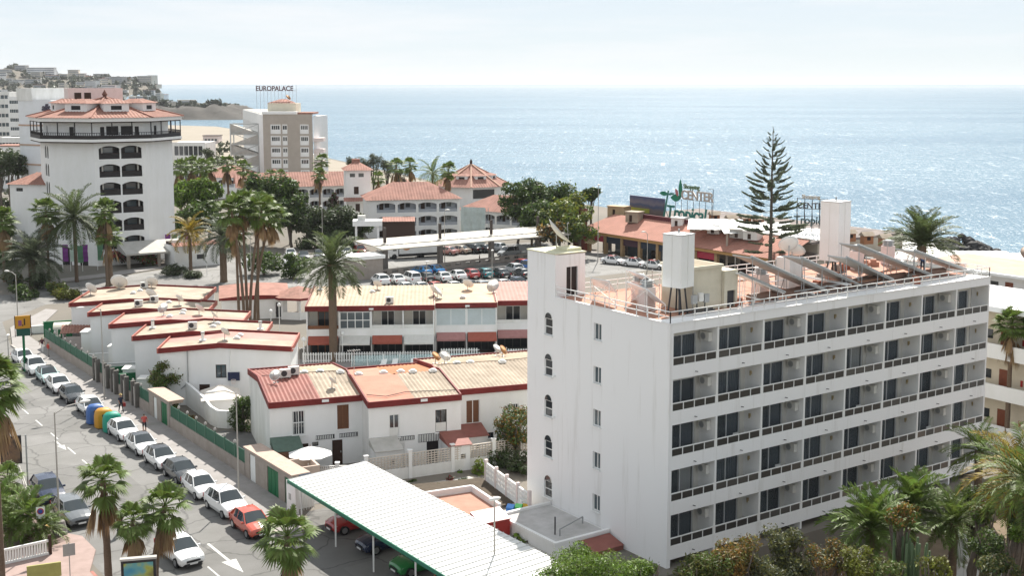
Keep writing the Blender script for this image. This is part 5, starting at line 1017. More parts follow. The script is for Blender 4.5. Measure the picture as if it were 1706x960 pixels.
# entrance: canopy with bougainvillea, arches, banners are things of their own
t = ob('entrance_canopy', B().prism([(-1.2, -17), (9.2, -17), (9.2, -10.4), (-1.2, -10.4)], 2.3, 0, zt=[2.6, 2.6, 3.9, 3.9]).mesh('entrance_canopy', CONCL), G)
for x in (-1, 4, 8.8): B().box(x, -16.8, 0, x+.5, -16.3, 2.29).build('canopy_pillar', M('stone_pillar', (.30, .26, .22), .9, .25, 2), t)
BANN = {'purple': M('purple_banner', (.20, .04, .24), .7, .1, 2), 'green': M('green_banner', (.10, .22, .13), .7, .1, 2), 'pale': M('pale_banner', (.50, .62, .55), .7, .1, 2)}
for k, (x, y, c) in enumerate(((105, 452, 'purple'), (118, 452, 'pale'), (130, 454, 'green'), (138, 452, 'purple'), (163, 450, 'green'), (266, 430, 'pale'), (276, 432, 'purple'), (287, 432, 'green'), (298, 432, 'pale'), (309, 430, 'purple'))):
    p = P(x, y); t = thing('banner', '%s banner on a pole, %s from the left in front of the gallery hotel' % (c, 'first second third fourth fifth sixth seventh eighth ninth tenth'.split()[k]), 'banner', p, rad(-35), 'banners before the gallery hotel')
    B().tube((0, 0, 0), (0, 0, 4.6), .04, n=6).build('pole', WPAINT, t); b = B(); n = 5
    for i in range(n): z0, z1 = 1.6+i*.56, 1.6+(i+1)*.56; b.poly([(.05, .06*math.sin(i), z0), (.95, .1*math.sin(i*1.7), z0), (.95, .1*math.sin((i+1)*1.7), z1), (.05, .06*math.sin(i+1), z1)])
    b.build('cloth', BANN[c], t)
# wing at the left of the tower
wl = PD(22, 430, 214); t = thing('side_wing', 'plain white wing with tiled roof left of the gallery hotel', 'building', (wl[0], wl[1], 0), rad(-46))
B().wall(7.4, 13.2, .3, [(1.2, 12.0, 2.5, 12.6), (1.0, .2, 6.4, 3.2)], z0=-.1).box(0, .3, -.1, .3, 9, 13.2).box(7.1, .3, -.1, 7.4, 9, 13.2).box(.3, 8.7, -.1, 7.1, 9, 13.2).build('wall', WHITE, t); B().box(1.2, .15, 12, 2.5, .2, 12.6).build('window', GLASS, t); B().box(1, 1.6, .2, 6.4, 1.65, 3.2).build('porch_back', CONC, t); B().box(-.1, -.3, 4.0, 7.5, -.001, 4.4).build('string_course', WHITE2, t)
b = B(); tileface(b, (-.6, -.5, 13.2), (8, -.5, 13.2), None, .55, .1, top=((2.5, 4.5, 15), (5, 4.5, 15))); tileface(b, (-.6, 9.5, 13.2), (-.6, -.5, 13.2), None, .55, .1, top=((2.5, 4.6, 15), (2.5, 4.5, 15))); tileface(b, (8, -.5, 13.2), (8, 9.5, 13.2), None, .55, .1, top=((5, 4.5, 15), (5, 4.6, 15))); b.build('roof', TILE, t)
# garden lodge right of the tower, with tiled coping
gl0 = P(292, 447); gl1 = P(372, 440); t = thing('garden_lodge', 'small white lodge with tiled coping and round window behind the banners', 'building', gl0, math.atan2(gl1[1]-gl0[1], gl1[0]-gl0[0])); L_ = math.dist(gl0[:2], gl1[:2])
B().wall(L_, 3.6, .3, [(L_*.45, 1.2, L_*.45+1.3, 2.0)]).box(0, .3, 0, .3, 5, 3.6).box(L_-.3, .3, 0, L_, 5, 3.6).build('wall', WHITE, t); B().box(L_*.45, .12, 1.2, L_*.45+1.3, .16, 2).build('window', DARKM, t); b = B(); tileface(b, (-.3, -.4, 3.6), (L_+.3, -.4, 3.6), None, .5, .08, top=((-.3, .8, 4.1), (L_+.3, .8, 4.1))); b.build('tile_coping', TILEF, t); B().prism([(.3, .8), (L_-.3, .8), (L_-.3, 5), (.3, 5)], 3.6, 4.05).build('roof', BROWN, t)
# ================================================================ generic far blocks
def block(name, lbl, p0, p1, D, H_, rows, cols, win, wallm=WHITE, group=None, z0=0, side=True, bands=True, gm=GLASSB, roofm=None, margin=.6):
    """slab building from ground corner p0 to p1 (front), depth D; every window a part set in a real opening"""
    L = math.dist(p0[:2], p1[:2]); rz = math.atan2(p1[1]-p0[1], p1[0]-p0[0])
    t = thing(name, lbl, 'building', (p0[0], p0[1], z0), rz, group)
    cw = (L-2*margin)/cols; rh = H_/rows; ww, wh = win
    holes = [(margin+cw*(c+.5)-ww/2, rh*r+(rh-wh)*.55, margin+cw*(c+.5)+ww/2, rh*r+(rh-wh)*.55+wh) for r in range(rows) for c in range(cols)]
    B().wall(L, H_+.5, .3, holes, z0=-8 if z0 == 0 else 0).build('wall', wallm, t)
    me = B().box(0, .2, 0, ww, .25, wh).box(ww/2-.05, .15, 0, ww/2+.05, .2, wh).mesh('window', gm)
    for h in holes: ob('window', me, t, (h[0], 0, h[1]))
    B().box(0, .3, -8 if z0 == 0 else 0, L, D, H_+.3).build('building_body', wallm, t)
    if roofm: B().box(-.3, -.3, H_+.5, L+.3, D+.3, H_+.8).build('roof', roofm, t)
    return t
# --- tall hotel with the rooftop letters
e0, e1 = PD(441, 330, 336), PD(523, 330, 336.0)
E_ = thing('letter_hotel', 'tall beige and white hotel with EUROPALACE letters on its roof', 'building', (e0[0], e0[1], 0), math.atan2(e1[1]-e0[1], e1[0]-e0[0])); EL = math.dist(e0[:2], e1[:2]); EH = 22.4
BEI = M('beige_cladding', (.42, .37, .325), .85, .12, .6)
holes = []
for r in range(7):
    z = 18.0-3.1*r; holes += [(2.0, z-.9, 4.8, z+1.7), (5.2, z-.9, 6.6, z+1.7), (10.0, z-.9, 12.4, z+1.7)]
B().wall(EL, EH, .3, holes, z0=-4).build('wall', BEI, E_)
for x0, z0, x1, z1 in holes:
    w_, h_ = x1-x0, z1-z0; o = ob('window_bay', shared(('eb', round(w_, 1)), lambda: B().wall(w_, h_, .12, [(w_*.12, h_*.45, w_*.88, h_*.85)]).mesh('window_bay', WHITE)), E_, (x0, .1, z0)); ob('pane', shared(('ep', round(w_, 1)), lambda: B().box(w_*.12, .06, h_*.45, w_*.88, .1, h_*.85).mesh('pane', GLASS)), o)
    n = 3 if w_ > 2 else 1
    for i in range(n): ob('mullion', shared(('em', round(w_, 1)), lambda: B().box(-.05, .02, h_*.45, .05, .06, h_*.85).mesh('mullion', WPAINT)), o, (w_*.12+(w_*.76)*(i+1)/(n+1), 0, 0))
SD = 76
sh_ = [(1.5+c*5.6+q*2.4, 17.6-3.1*r, 3.3+c*5.6+q*2.4, 19.2-3.1*r) for r in range(7) for c in range(11) for q in range(1)]
c_ = Vector((-.28, .96, 0)).normalized(); ang = math.atan2(-c_.y, -c_.x)
B().wall(SD, EH-.2, .3, sh_, z0=-4).build('side_wall', WHITE, E_, loc=(c_.x*SD, c_.y*SD+.31, 0), rz=ang)
me = B().box(0, .12, 0, 1.8, .16, 1.6).mesh('side_window', GLASSB)
for h in sh_: simple(E_, 'side_window', me, h[0], h[1], (c_.x*SD, c_.y*SD+.31, 0), ang)
pts = [(.35, .35), (EL, .31), (EL+c_.x*SD, c_.y*SD), (c_.x*SD+.5, c_.y*SD)]
B().prism(pts, EH-.5, EH-.05).build('roof', CONCL, E_); B().box(-.2, -.2, EH+.001, EL*.68, 3.5, EH+.7).build('parapet', WHITE, E_); B().prism([(EL*.7, .1), (EL+.3, .1), (EL+.3, 9), (EL*.7, 9)], EH, EH+.5).build('tile_edge', TILEF, E_)
B().box(.5, 4.5, EH, EL*.62, 12, EH+2.9).build('plant_room', CREAM, E_); b = B(); tileface(b, (.2, 4.2, EH+2.9), (EL*.64, 4.2, EH+2.9), None, .7, .1, top=((EL*.25, 8, EH+4), (EL*.4, 8, EH+4))); b.build('plant_roof', TILEF, E_)
for r in range(5): B().prism([(EL, .8), (EL+2.6, 2.0), (EL+2.6, 6), (EL, 7)], 14.9-3.1*r, 15.9-3.1*r).build('balcony', PINKW, E_)
B().prism([(EL, 1.2), (EL+.01, 1.2), (EL+2, 14), (EL-1, 14)], -4, EH-.6).build('right_wall', WHITE, E_)
o = ob('roof_letters', textmesh('EUROPALACE', 2.0, .25, M('sign_maroon', (.10, .045, .05), .6, .05, 2), 'roof_letters', 1.02), E_, (EL*.18-.6, 8, EH+6.3))
o.scale = (.83, 1, .95)
b = B()
for i in range(12): x = -5.9+i+EL*.18+.3; b.tube((x, 8.2, EH+.2), (x, 8.2, EH+8.0), .05, n=4)
b.tube((EL*.18-5.8, 8.2, EH+6.3), (EL*.18+5.4, 8.2, EH+6.3), .06, n=4); b.build('letter_frame', GREYM, E_)
dish_thing((e0[0]+9.5*math.cos(E_.rotation_euler.z), e0[1]+9.5*math.sin(E_.rotation_euler.z)+6, EH+2), 1.7, -60, 40, 'rusty dish on the roof of the hotel with letters', DISHR, 2.4)
# escape stair
s0 = PD(386, 300, 350); t = thing('escape_stair', 'grey steel escape stair tower beside the hotel with letters', 'staircase', (s0[0], s0[1], 0), E_.rotation_euler.z); b = B()
for x in (0, 8):
    for y in (0, 4): b.beam((x, y, -3), (x, y, 19.5), .3, .3)
for r in range(7):
    z = -1+r*2.9; b.beam((0, 0, z+2.9), (8, 0, z+2.9), .2, .25); b.beam((0, 4, z+2.9), (8, 4, z+2.9), .2, .25); b.beam((0, 0, z), (8, 0, z+2.9) if r % 2 == 0 else (0, 0, z+2.9), .2, .2); b.beam((8, 4, z), (0, 4, z+2.9), .2, .2)
b.build('frame', STEEL, t)
for r in range(7):
    z = -1+r*2.9; ob('flight', shared('flight', lambda: B().prism([(0, .6), (8, .6), (8, 3.4), (0, 3.4)], -.2, 0, zt=[.1, 2.9, 2.9, .1]).mesh('flight', CONCL)), t, (0 if r % 2 else 8, 0 if r % 2 else 4, z), 0 if r % 2 else math.pi)
# --- tall white hotel behind the tower
wp0, wp1 = PD(36, 300, 285), PD(88, 300, 280)
t = block('slab_hotel', 'plain white slab hotel behind the gallery hotel, with letters at its top', wp0, wp1, 16, 26.5, 1, 1, (.01, .01), M('bluish_white_plaster', (.74, .75, .78), .85, .08, .4))
Lw = math.dist(wp0[:2], wp1[:2])
B().box(-.15, -.2, 26.8, 4.9, 12, 29.6).build('roof_block', WHITE2, t); [B().box(-.05, -.12, z, Lw, -.001, z+.35).build('ochre_stripe', M('ochre_stripe', (.48, .33, .25), .85, .1, 1), t) for z in (2, 8, 12, 16.5, 21.0)]
ob('roof_letters', textmesh('alls', 2.1, .15, M('sign_dark', (.06, .05, .08), .5, .05, 2), 'roof_letters', shear=.25), t, (Lw-1.0, -.25, 24.6))
# far left blocks
block('balcony_block', 'grey white apartment block with rows of windows at the far left edge', PD(-10, 250, 520), PD(20, 250, 520), 12, 27, 7, 4, (1.4, 1.5), WHITE2, 'blocks at the far left'); block('balcony_block', 'pale apartment block with six rows of square windows left of the slab hotel', PD(17, 250, 500), PD(40, 250, 500), 14, 25, 7, 6, (.7, 1.3), WHITE, 'blocks at the far left')
block('podium_block', 'long low white podium with dark openings below the far apartment blocks', PD(-10, 250, 420), PD(40, 250, 420), 10, 12, 3, 8, (1.0, 1.2), WHITE2, 'blocks at the far left'); block('tiled_block', 'low white block with red tiled roof at the far left edge', PD(-8, 250, 360), PD(36, 250, 360), 8, 12, 3, 4, (1.2, 1.0), WHITE, 'blocks at the far left', roofm=TILEF)
block('beach_apartments', 'low grey apartment block with deep balconies right of the gallery hotel', PD(288, 300, 330), PD(343, 300, 330), 12, 14.6, 4, 6, (1.1, 2.5), WHITE2, None, gm=GLASS)
t = block('beach_kiosk', 'small flat-roofed kiosk standing on the beach', PD(338, 230, 640), PD(364, 230, 640), 8, 3.4, 1, 4, (1.2, 1.2), PINKW, None, roofm=BROWN)
# ================================================================ resort of white wings with tiled roofs
def wing(lbl, a, b_, ze, D, rows, cols, x0, x1, roof_h, fh=2.72, hip=True):
    L = math.dist(a[:2], b_[:2]); rz = math.atan2(b_[1]-a[1], b_[0]-a[0]); t = thing('resort_wing', lbl, 'building', (a[0], a[1], 0), rz, 'wings of the tiled resort')
    cw = (x1-x0)/cols; ww = cw*.88; wh = 1.95
    holes = [(x0+cw*c+cw*.06, ze-2.55-fh*r, x0+cw*c+cw*.06+ww, ze-2.55-fh*r+wh) for r in range(rows) for c in range(cols)]
    B().wall(L, ze, .25, holes, z0=-3).build('wall', WHITE, t)
    B().box(0, .25, -3, .25, D, ze).box(L-.25, .25, -3, L, D, ze).box(.25, D-.25, -3, L-.25, D, ze).build('back_wall', WHITE, t)
    def lg(): return B().poly([(-.1, 1.5, -.3), (ww+.1, 1.5, -.3), (ww+.1, 1.5, wh+.2), (-.1, 1.5, wh+.2)]).poly([(-.1, .25, 0), (ww+.1, .25, 0), (ww+.1, 1.5, 0), (-.1, 1.5, 0)]).poly([(0, .25, 0), (0, 1.5, 0), (0, 1.5, wh), (0, .25, wh)]).poly([(ww, .25, 0), (ww, .25, wh), (ww, 1.5, wh), (ww, 1.5, 0)]).poly([(0, .25, wh), (0, 1.5, wh), (ww, 1.5, wh), (ww, .25, wh)]).mesh('loggia', M('loggia_blue_wall', (.50, .52, .56), .85, .1, 1))
    k = (round(ww, 2), ze)
    for h in holes:
        o = ob('loggia', shared(('wl',)+k, lg), t, (h[0], 0, h[1])); ob('arch', shared(('wa',)+k, lambda: arch_top(ww, wh, .35, WHITE)), o)
        ob('door', shared(('wd',)+k, lambda: B().box(ww*.18, 1.44, 0, ww*.40, 1.49, 1.85).mesh('door', BROWN)), o); ob('window', shared(('ww',)+k, lambda: B().box(ww*.48, 1.44, .9, ww*.72, 1.49, 1.7).box(.02, 1.44, .9, ww*.1, 1.49, 1.6).mesh('window', GLASS)), o)
        ob('parapet', shared(('wp',)+k, lambda: B().box(0, .08, 0, ww, .16, .62).mesh('parapet', M('bluish_parapet', (.36, .38, .42), .85, .1, 1))), o)
    b = B(); e = .5; r = roof_h; h_ = D/2 if hip else 0
    tileface(b, (-e, -e, ze), (L+e, -e, ze), None, .6, .07, top=((h_ if hip else -e, D/2, ze+r), (L-h_ if hip else L+e, D/2, ze+r))); tileface(b, (L+e, D+e, ze), (-e, D+e, ze), None, .6, .07, top=((L-h_ if hip else L+e, D/2, ze+r), (h_ if hip else -e, D/2, ze+r)))
    if hip: tileface(b, (-e, D+e, ze), (-e, -e, ze), (h_, D/2, ze+r), .6, .07); tileface(b, (L+e, -e, ze), (L+e, D+e, ze), (L-h_, D/2, ze+r), .6, .07)
    else: b.poly([(0, 0, ze), (0, D, ze), (0, D/2, ze+r)]); b.poly([(L, 0, ze), (L, D/2, ze+r), (L, D, ze)])
    b.build('roof', TILEF, t); return t
w2a, w2b = P(613, 334, 7.6), P(766, 331, 7.6); L2 = math.dist(w2a[:2], w2b[:2])
wing('two-storey resort wing with four arched loggias per floor, right of the small tower', w2a, w2b, 7.6, 11, 3, 4, L2*.08, L2*.985, 3.1)
w3a, w3b = PD(762, 350, 255), PD(905, 348, 245); L3 = math.dist(w3a[:2], w3b[:2])
wing('lower resort wing right of the netted scaffold', (w3a[0], w3a[1], 0), (w3b[0], w3b[1], 0), w3a[2]+.1, 11, 3, 4, L3*.28, L3*.98, 2.9)
w1a, w1b = P(396, 313, 7.6), P(584, 309, 7.6); L1 = math.dist(w1a[:2], w1b[:2])
wing('long resort wing left of the small tower, half hidden by trees', w1a, w1b, 7.6, 11, 2, 8, L1*.05, L1*.97, 2.9, hip=False)
w0a, w0b = PD(330, 310, 330), PD(420, 306, 330); wing('resort wing behind the small palms, only its tiled roof showing', (*w0a[:2], 0), (*w0b[:2], 0), 5.6, 12, 1, 4, 3, 12, 3.0)
t0 = P(578, 392, -1); t1 = P(619, 391, -1); RZT = math.atan2(t1[1]-t0[1], t1[0]-t0[0]); LT = math.dist(t0[:2], t1[:2])
t = thing('stair_tower', 'small white resort tower with tiled hipped roof between two wings', 'building', (t0[0], t0[1], 0), RZT)
B().wall(LT, 12.6, .3, [(.8, 11.2, 1.9, 12.0), (2.6, 11.2, 3.7, 12.0), (1.6, 7.6, 2.6, 9.2), (1.9, 3.8, 2.8, 5.6)], z0=-3).box(0, .3, -3, .3, 7, 12.6).box(LT-.3, .3, -3, LT, 7, 12.6).build('wall', WHITE, t)
for x, z, w_, h_ in ((.8, 11.2, 1.1, .8), (2.6, 11.2, 1.1, .8), (1.6, 7.6, 1.0, 1.6), (1.9, 3.8, .9, 1.8)): B().box(x, .15, z, x+w_, .2, z+h_).build('window', BROWN if h_ > 1 else GLASS, t)
b = B(); A_ = (LT/2, 3.5, 14.4)
for p, q in (((-.5, -.5), (LT+.5, -.5)), ((LT+.5, -.5), (LT+.5, 7.5)), ((LT+.5, 7.5), (-.5, 7.5)), ((-.5, 7.5), (-.5, -.5))): tileface(b, (*p, 12.6), (*q, 12.6), A_, .5, .07)
b.build('roof', TILEF, t); B().box(LT/2-1, 3, 13.6, LT/2+.6, 4.4, 14.8).build('chimney', TILEF, t); b = B(); tileface(b, (-.6, -1.3, 6.2), (LT+.3, -1.3, 6.2), None, .5, .07, top=((-.6, -.02, 6.9), (LT+.3, -.02, 6.9))); b.build('skirt_roof', TILEF, t)
# octagonal hall with dormers
pc = PD(785, 320, 312); t = thing('hipped_hall', 'round white hall with large hipped tiled roof and dormers behind the resort wings', 'building', (pc[0], pc[1], 0), math.atan2(-pc[1], -pc[0])+rad(90+22.5))
ez = 5.2; B().prism([octv(9.0, k) for k in range(8)], -2, ez).build('wall', WHITE, t); x, y = octv(9.03, 0); simple(t, 'glazing', B().box(.5, -.06, 0, 6.2, -.001, 2.2).mesh('glazing', GLASS), 0, 2.4, (x, y, 0), 0)
b = B()
for k in range(8): tileface(b, (*octv(10.2, k), ez), (*octv(10.2, k+1), ez), (0, 0, 10.4), .7, .09)
b.build('roof', TILEF, t); B().lathe([(.5, 10.1), (.3, 10.8), (.4, 11), (.1, 11.7)], 7).build('finial', BROWN, t)
for k in range(8): B().beam((*octv(10.2, k), ez+.1), (0, 0, 10.5), .35, .25).build('hip_tiles', M('pale_hip_tile', (.50, .32, .24), .85, .2, 1), t)
for k in (7, 0, 1, 6):
    a = rad(45*k); x, y = octv(10.2, k); x2, y2 = octv(10.2, k+1); mx_, my_ = (x+x2)/2*.66, (y+y2)/2*.66; cc, ss = math.cos(a), math.sin(a)
    d = ob('dormer', B().wall(3, 1.2, .15, [(.7, .35, 2.3, .95)]).box(0, .15, 0, .15, 3, 1.2).box(2.85, .15, 0, 3, 3, 1.2).mesh('dormer', WHITE), t, (mx_-cc*1.5, my_-ss*1.5, 6.6), a); B().box(.7, .08, .35, 2.3, .1, .95).build('dormer_window', BLACKW, d); b = B(); tileface(b, (-.3, -.3, 1.2), (3.3, -.3, 1.2), None, .5, .06, top=((1, 1.2, 1.75), (2, 1.2, 1.75))); tileface(b, (-.3, 3, 1.2), (-.3, -.3, 1.2), None, .5, .06, top=((1, 2.6, 1.75), (1, 1.2, 1.75))); tileface(b, (3.3, -.3, 1.2), (3.3, 3, 1.2), None, .5, .06, top=((2, 1.2, 1.75), (2, 2.6, 1.75))); b.build('dormer_roof', TILEF, d)
for k, (x0, x1, y, D_, zz, tx) in enumerate(((632, 700, 318, 300, 5.0, 'low tiled resort roof seen behind the small palms near the sea'), (425, 478, 300, 300, 7.2, 'small pyramid-roofed resort pavilion in front of the hotel with letters'))):
    a, c = PD(x0, y, D_), PD(x1, y, D_); L = math.dist(a[:2], c[:2]); t = thing('resort_pavilion', tx, 'building', (a[0], a[1], 0), math.atan2(c[1]-a[1], c[0]-a[0])); B().box(.4, .4, -2, L-.4, L-.4, zz).build('wall', WHITE, t); b = B()
    for p, q in (((0, 0), (L, 0)), ((L, 0), (L, L)), ((L, L), (0, L)), ((0, L), (0, 0))): tileface(b, (*p, zz), (*q, zz), (L/2, L/2, zz+2.6), .6, .08)
    b.build('roof', TILEF, t)
# netted scaffold between the wings
n0 = PD(768, 395, 236); n1 = PD(808, 395, 234); t = thing('netted_scaffold', 'scaffold wrapped in pale green net between two resort wings', 'scaffold', (n0[0], n0[1], 0), math.atan2(n1[1]-n0[1], n1[0]-n0[0])); L = math.dist(n0[:2], n1[:2])
NET = M('pale_net', (.50, .56, .54), .8, .25, .8)
b = B(); n = 8
for i in range(n):
    for j in range(6):
        f = lambda i, j: (L*i/n, .18*math.sin(i*1.9+j), -1+j*1.35-(.35*abs(math.sin(i*.9)) if j == 5 else 0))
        b.poly([f(i, j), f(i+1, j), f(i+1, j+1), f(i, j+1)])
b.build('net', NET, t, smooth=True); b = B()
for x in (0, L/2, L):
    for y in (.3, 1.6): b.tube((x, y, -1), (x, y, 6.9), .05, n=5)
for z in (1.2, 3.2, 5.2, 6.6): b.tube((0, .3, z), (L, .3, z), .04, n=4)
b.build('frame', STEEL, t)
# ================================================================ car-park canopy with masts
t = thing('parking_canopy', 'long cream parking canopy hung from dark masts above the car park', 'canopy', (94.2, 170.2, 0), rad(-1.0))
CRS = M('cream_canopy_sheet', (.47, .44, .385), .7, .12, .3); NP = 15; PL = 39.6/NP
for i in range(NP):
    ob('roof_panel', shared('rp1', lambda: B().prism([(.03, 3.2), (PL-.03, 3.2), (PL-.03, 10.3), (.03, 10.3)], 4.55, 4.65, zt=[4.75, 4.75, 4.85, 4.85]).mesh('roof_panel', CRS)), t, (i*PL, 0, 0)); ob('front_panel', shared('rp2', lambda: B().prism([(.0, 0), (PL-.01, 0), (PL-.01, 2.5), (.0, 2.5)], 4.3, 4.65, zt=[4.5, 4.5, 4.7, 4.7]).mesh('front_panel', CRS)), t, (i*PL, 0, 0)); ob('rib', shared('rp3', lambda: B().box(-.08, 2.5, 4.5, .08, 3.2, 4.72).mesh('rib', CRS)), t, (i*PL+.1, 0, 0))
MAST = M('mast_brown', (.07, .055, .05), .7, .15, 2)
for x in (2.8, 13.2, 23.4, 33.2): B().box(x-.18, 4.3, 4.86, x+.18, 4.7, 7.4).build('mast', MAST, t); B().box(x-.35, 4.1, 0, x+.35, 4.9, 4.54).build('pillar', M('canopy_pillar', (.22, .20, .19), .85, .2, 1), t)
a = P(612, 464); c = P(884, 432); t = thing('parapet_wall', 'grey parapet wall with rectangular openings between the two car park levels', 'wall', (a[0], a[1], 0), math.atan2(c[1]-a[1], c[0]-a[0])); L = math.dist(a[:2], c[:2]); n = 16
B().wall(L, 1.1, .25, [(.5+i*L/n, .42, L/n-.5+i*L/n, .82) for i in range(n)]).build('wall', CONC, t)
t = thing('kiosk_block', 'grey block with white slab roof at the left end of the parking canopy', 'building', P(588, 468)[:2]+(0,), rad(-3)); B().box(0, 0, 0, 5.2, 3.5, 3.2).build('wall', CONC, t); B().box(-.3, -.3, 3.201, 5.5, 3.8, 3.75).build('roof_slab', WPAINT, t)
t = thing('guard_hut', 'small white hut with rooftop unit beside the dark hedge', 'hut', PD(592, 420, 225)[:2]+(0,), rad(-30)); B().box(0, 0, 0, .4, .4, 4.6).box(4, 0, 0, 4.4, .4, 4.6).build('pillar', WHITE, t); B().box(-.4, -.4, 4.601, 5, 3, 5.6).build('roof_slab', WHITE, t); B().box(.5, .3, 5.61, 1.9, 1.4, 6.5).build('roof_unit', ACM, t); b = B(); tileface(b, (5, -.4, 5.4), (11, -.4, 5.4), None, .5, .06, top=((5, 2, 6.0), (11, 2, 6.0))); b.build('tile_strip', TILEF, t); B().box(5, 0, 0, 11, 2, 5.3).build('back_wall', BROWN, t)
# ================================================================ shopping centre
SCX, SY0, SY1 = 141.0, 128.0, 176.0
t = thing('shopping_centre', 'long low shopping centre with tiled sloping front roof, shops and rooftop signs', 'building', (SCX, SY1, 0), rad(-90)); SL = SY1-SY0
OCB = M('ochre_beam', (.42, .24, .09), .8, .15, 1)
B().box(0, 6.4, 0, SL, 27, 5.9).build('building_body', M('sc_render', (.42, .37, .31), .9, .2, .5), t); B().box(0, 5.9, 0, SL, 6.399, 4.4).build('shop_back', M('shop_interior', (.06, .05, .05), .8, .6, 1.5, col2=(.30, .25, .22)), t)
b = B(); tileface(b, (-1.5, -1.6, 3.95), (SL, -1.6, 3.95), None, .6, .06, top=((1.0, 4.6, 6.6), (SL, 4.6, 6.6))); b.build('tile_roof', M('dusty_tile', (.42, .20, .15), .85, .2, .5), t)
B().box(-1.5, -1.5, 3.45, SL, -1.2, 3.9).build('ochre_beam', OCB, t); B().box(7.5, 4.5, 6.0, 21, 4.9, 7.3).build('maroon_parapet', M('maroon', (.12, .03, .035), .8, .12, 1), t); B().box(21.1, 4.6, 6.2, SL, 4.9, 6.8).build('parapet', CONCL, t)
for x in (.2, 4.9, 9.6, 14.3, 19, 23.7, 28.4, 33.1): B().box(x, -1.1, 0, x+.6, -.5, 3.45).build('pillar', M('ochre_pillar', (.36, .24, .13), .85, .15, 1), t)
def shop(x, w_, m, z0=2.2, z1=3.3): 
    o = B().box(x, -.95, z0, x+w_, -.8, z1).build('shop_sign', m, t); return o
REDS = M('sign_red', (.40, .03, .06), .5, .08, 2); NAVY = M('sign_navy', (.03, .04, .06), .5, .08, 2)
shop(.9, 3.9, REDS); shop(5.6, 3.9, NAVY); shop(10.3, 3.9, M('sign_plum', (.07, .035, .05), .5, .08, 2)); shop(15, 9, NAVY); shop(24.4, 4.0, REDS); shop(29, 4, REDS)
b = B()
for i in range(8): b.poly([(.9+i*.32, -2.3, 1.75), (.9+(i+1)*.32, -2.3, 1.75), (.9+(i+1)*.32, -.96, 2.3), (.9+i*.32, -.96, 2.3)], i % 2)
b.build('striped_awning', [M('awning_cream', (.62, .55, .36), .8, .05, 2), M('awning_ochre', (.35, .25, .10), .8, .05, 2)], t)
for i in range(9): B().box(.9+i*3.6, 2.0, .1, 3.4+i*3.6, 2.1, 2.0).build('shop_window', RN.choice((GLASS, GLASSB, M('red_goods', (.25, .03, .03), .7, .3, 2), M('mixed_goods', (.25, .24, .22), .8, .6, 3, col2=(.06, .07, .09)))), t)
B().box(-2.6, -2.2, 0, -.4, -.6, 7.8).build('brick_pylon', M('brick_maroon', (.15, .045, .04), .85, .25, 2), t)
B().prism([(SL, 5), (SL, 27), (0, 27), (0, 5)], 5.901, 6.3).build('flat_roof', M('cluttered_roof', (.24, .20, .18), .9, .5, .5, col2=(.10, .085, .08)), t)
def sc(x, y, z): return (SCX+y, SY1-x, z)
# rooftop billboard and sign are things standing on the roof
t = thing('billboard', 'rooftop billboard with a dusk landscape picture and yellow lettering', 'billboard', sc(.2, 9, 4.9), rad(-90))
def dusk():
    m = bpy.data.materials.new('dusk_picture'); m.use_nodes = True; n = m.node_tree.nodes; L = m.node_tree.links; tc = n.new('ShaderNodeTexCoord'); sp = n.new('ShaderNodeSeparateXYZ'); cr = n.new('ShaderNodeValToRGB'); L.new(tc.outputs['Object'], sp.inputs[0])
    nz = n.new('ShaderNodeTexNoise'); nz.inputs['Scale'].default_value = .5; ad = n.new('ShaderNodeMath'); ad.operation = 'MULTIPLY_ADD'; ad.inputs[1].default_value = 1.6; mr = n.new('ShaderNodeMapRange'); mr.inputs[1].default_value = 2.2; mr.inputs[2].default_value = 5.6; L.new(tc.outputs['Object'], nz.inputs['Vector']); L.new(nz.outputs[0], ad.inputs[0]); L.new(sp.outputs['Z'], ad.inputs[2]); L.new(ad.outputs[0], mr.inputs[0]); L.new(mr.outputs[0], cr.inputs[0])
    e = cr.color_ramp.elements; e[0].position = 0; e[0].color = (.09, .06, .06, 1); e[1].position = 1; e[1].color = (.06, .07, .15, 1)
    for p, c in ((.35, (.13, .10, .09, 1)), (.55, (.05, .07, .14, 1)), (.72, (.16, .14, .17, 1))): q = e.new(p); q.color = c
    L.new(cr.outputs[0], n['Principled BSDF'].inputs['Base Color']); n['Principled BSDF'].inputs['Roughness'].default_value = .6; return m
B().box(0, 0, 1.6, 9.6, .2, 5.0).build('picture', dusk(), t); B().box(.5, -.06, 2.0, 5.6, -.001, 2.8).build('yellow_lettering_strip', M('picture_yellow', (.30, .30, .04), .6, .3, 2), t); b = B()
for x in (.5, 3, 6, 9): b.tube((x, .4, 0), (x, .4, 4.8), .08, n=5); b.tube((x, 2.2, 0), (x, .4, 4), .06, n=5)
b.build('frame', DARKM, t)
t = thing('rooftop_sign', 'rooftop sign with Shopping CENTER above green script lettering Tropical, leaves and a palm', 'sign', sc(9.6, 8.5, 6.2), rad(-90), None, (.9, .9, .9))
TG = M('sign_green', (.02, .20, .12), .5, .1, 2); TG2 = M('sign_teal', (.05, .20, .17), .55, .15, 2); TW = M('sign_grey_white', (.42, .38, .35), .6, .1, 2)
ob('letters', textmesh('CENTER', 2.5, .2, TW, 'letters', .95), t, (10.2, 0, 4.6)); ob('letters', textmesh('Shopping', 1.25, .15, M('sign_olive', (.10, .16, .08), .6, .1, 2), 'letters'), t, (8.6, 0, 6.7)); ob('letters', textmesh('Tropical', 3.6, .12, TG2, 'letters', .95, .15), t, (7.4, -.3, .6))
b = B()
for i in range(9): x = .4+i*1.7; b.tube((x, .3, 0), (x, .3, 4.4 if i > 1 else 3), .05, n=4)
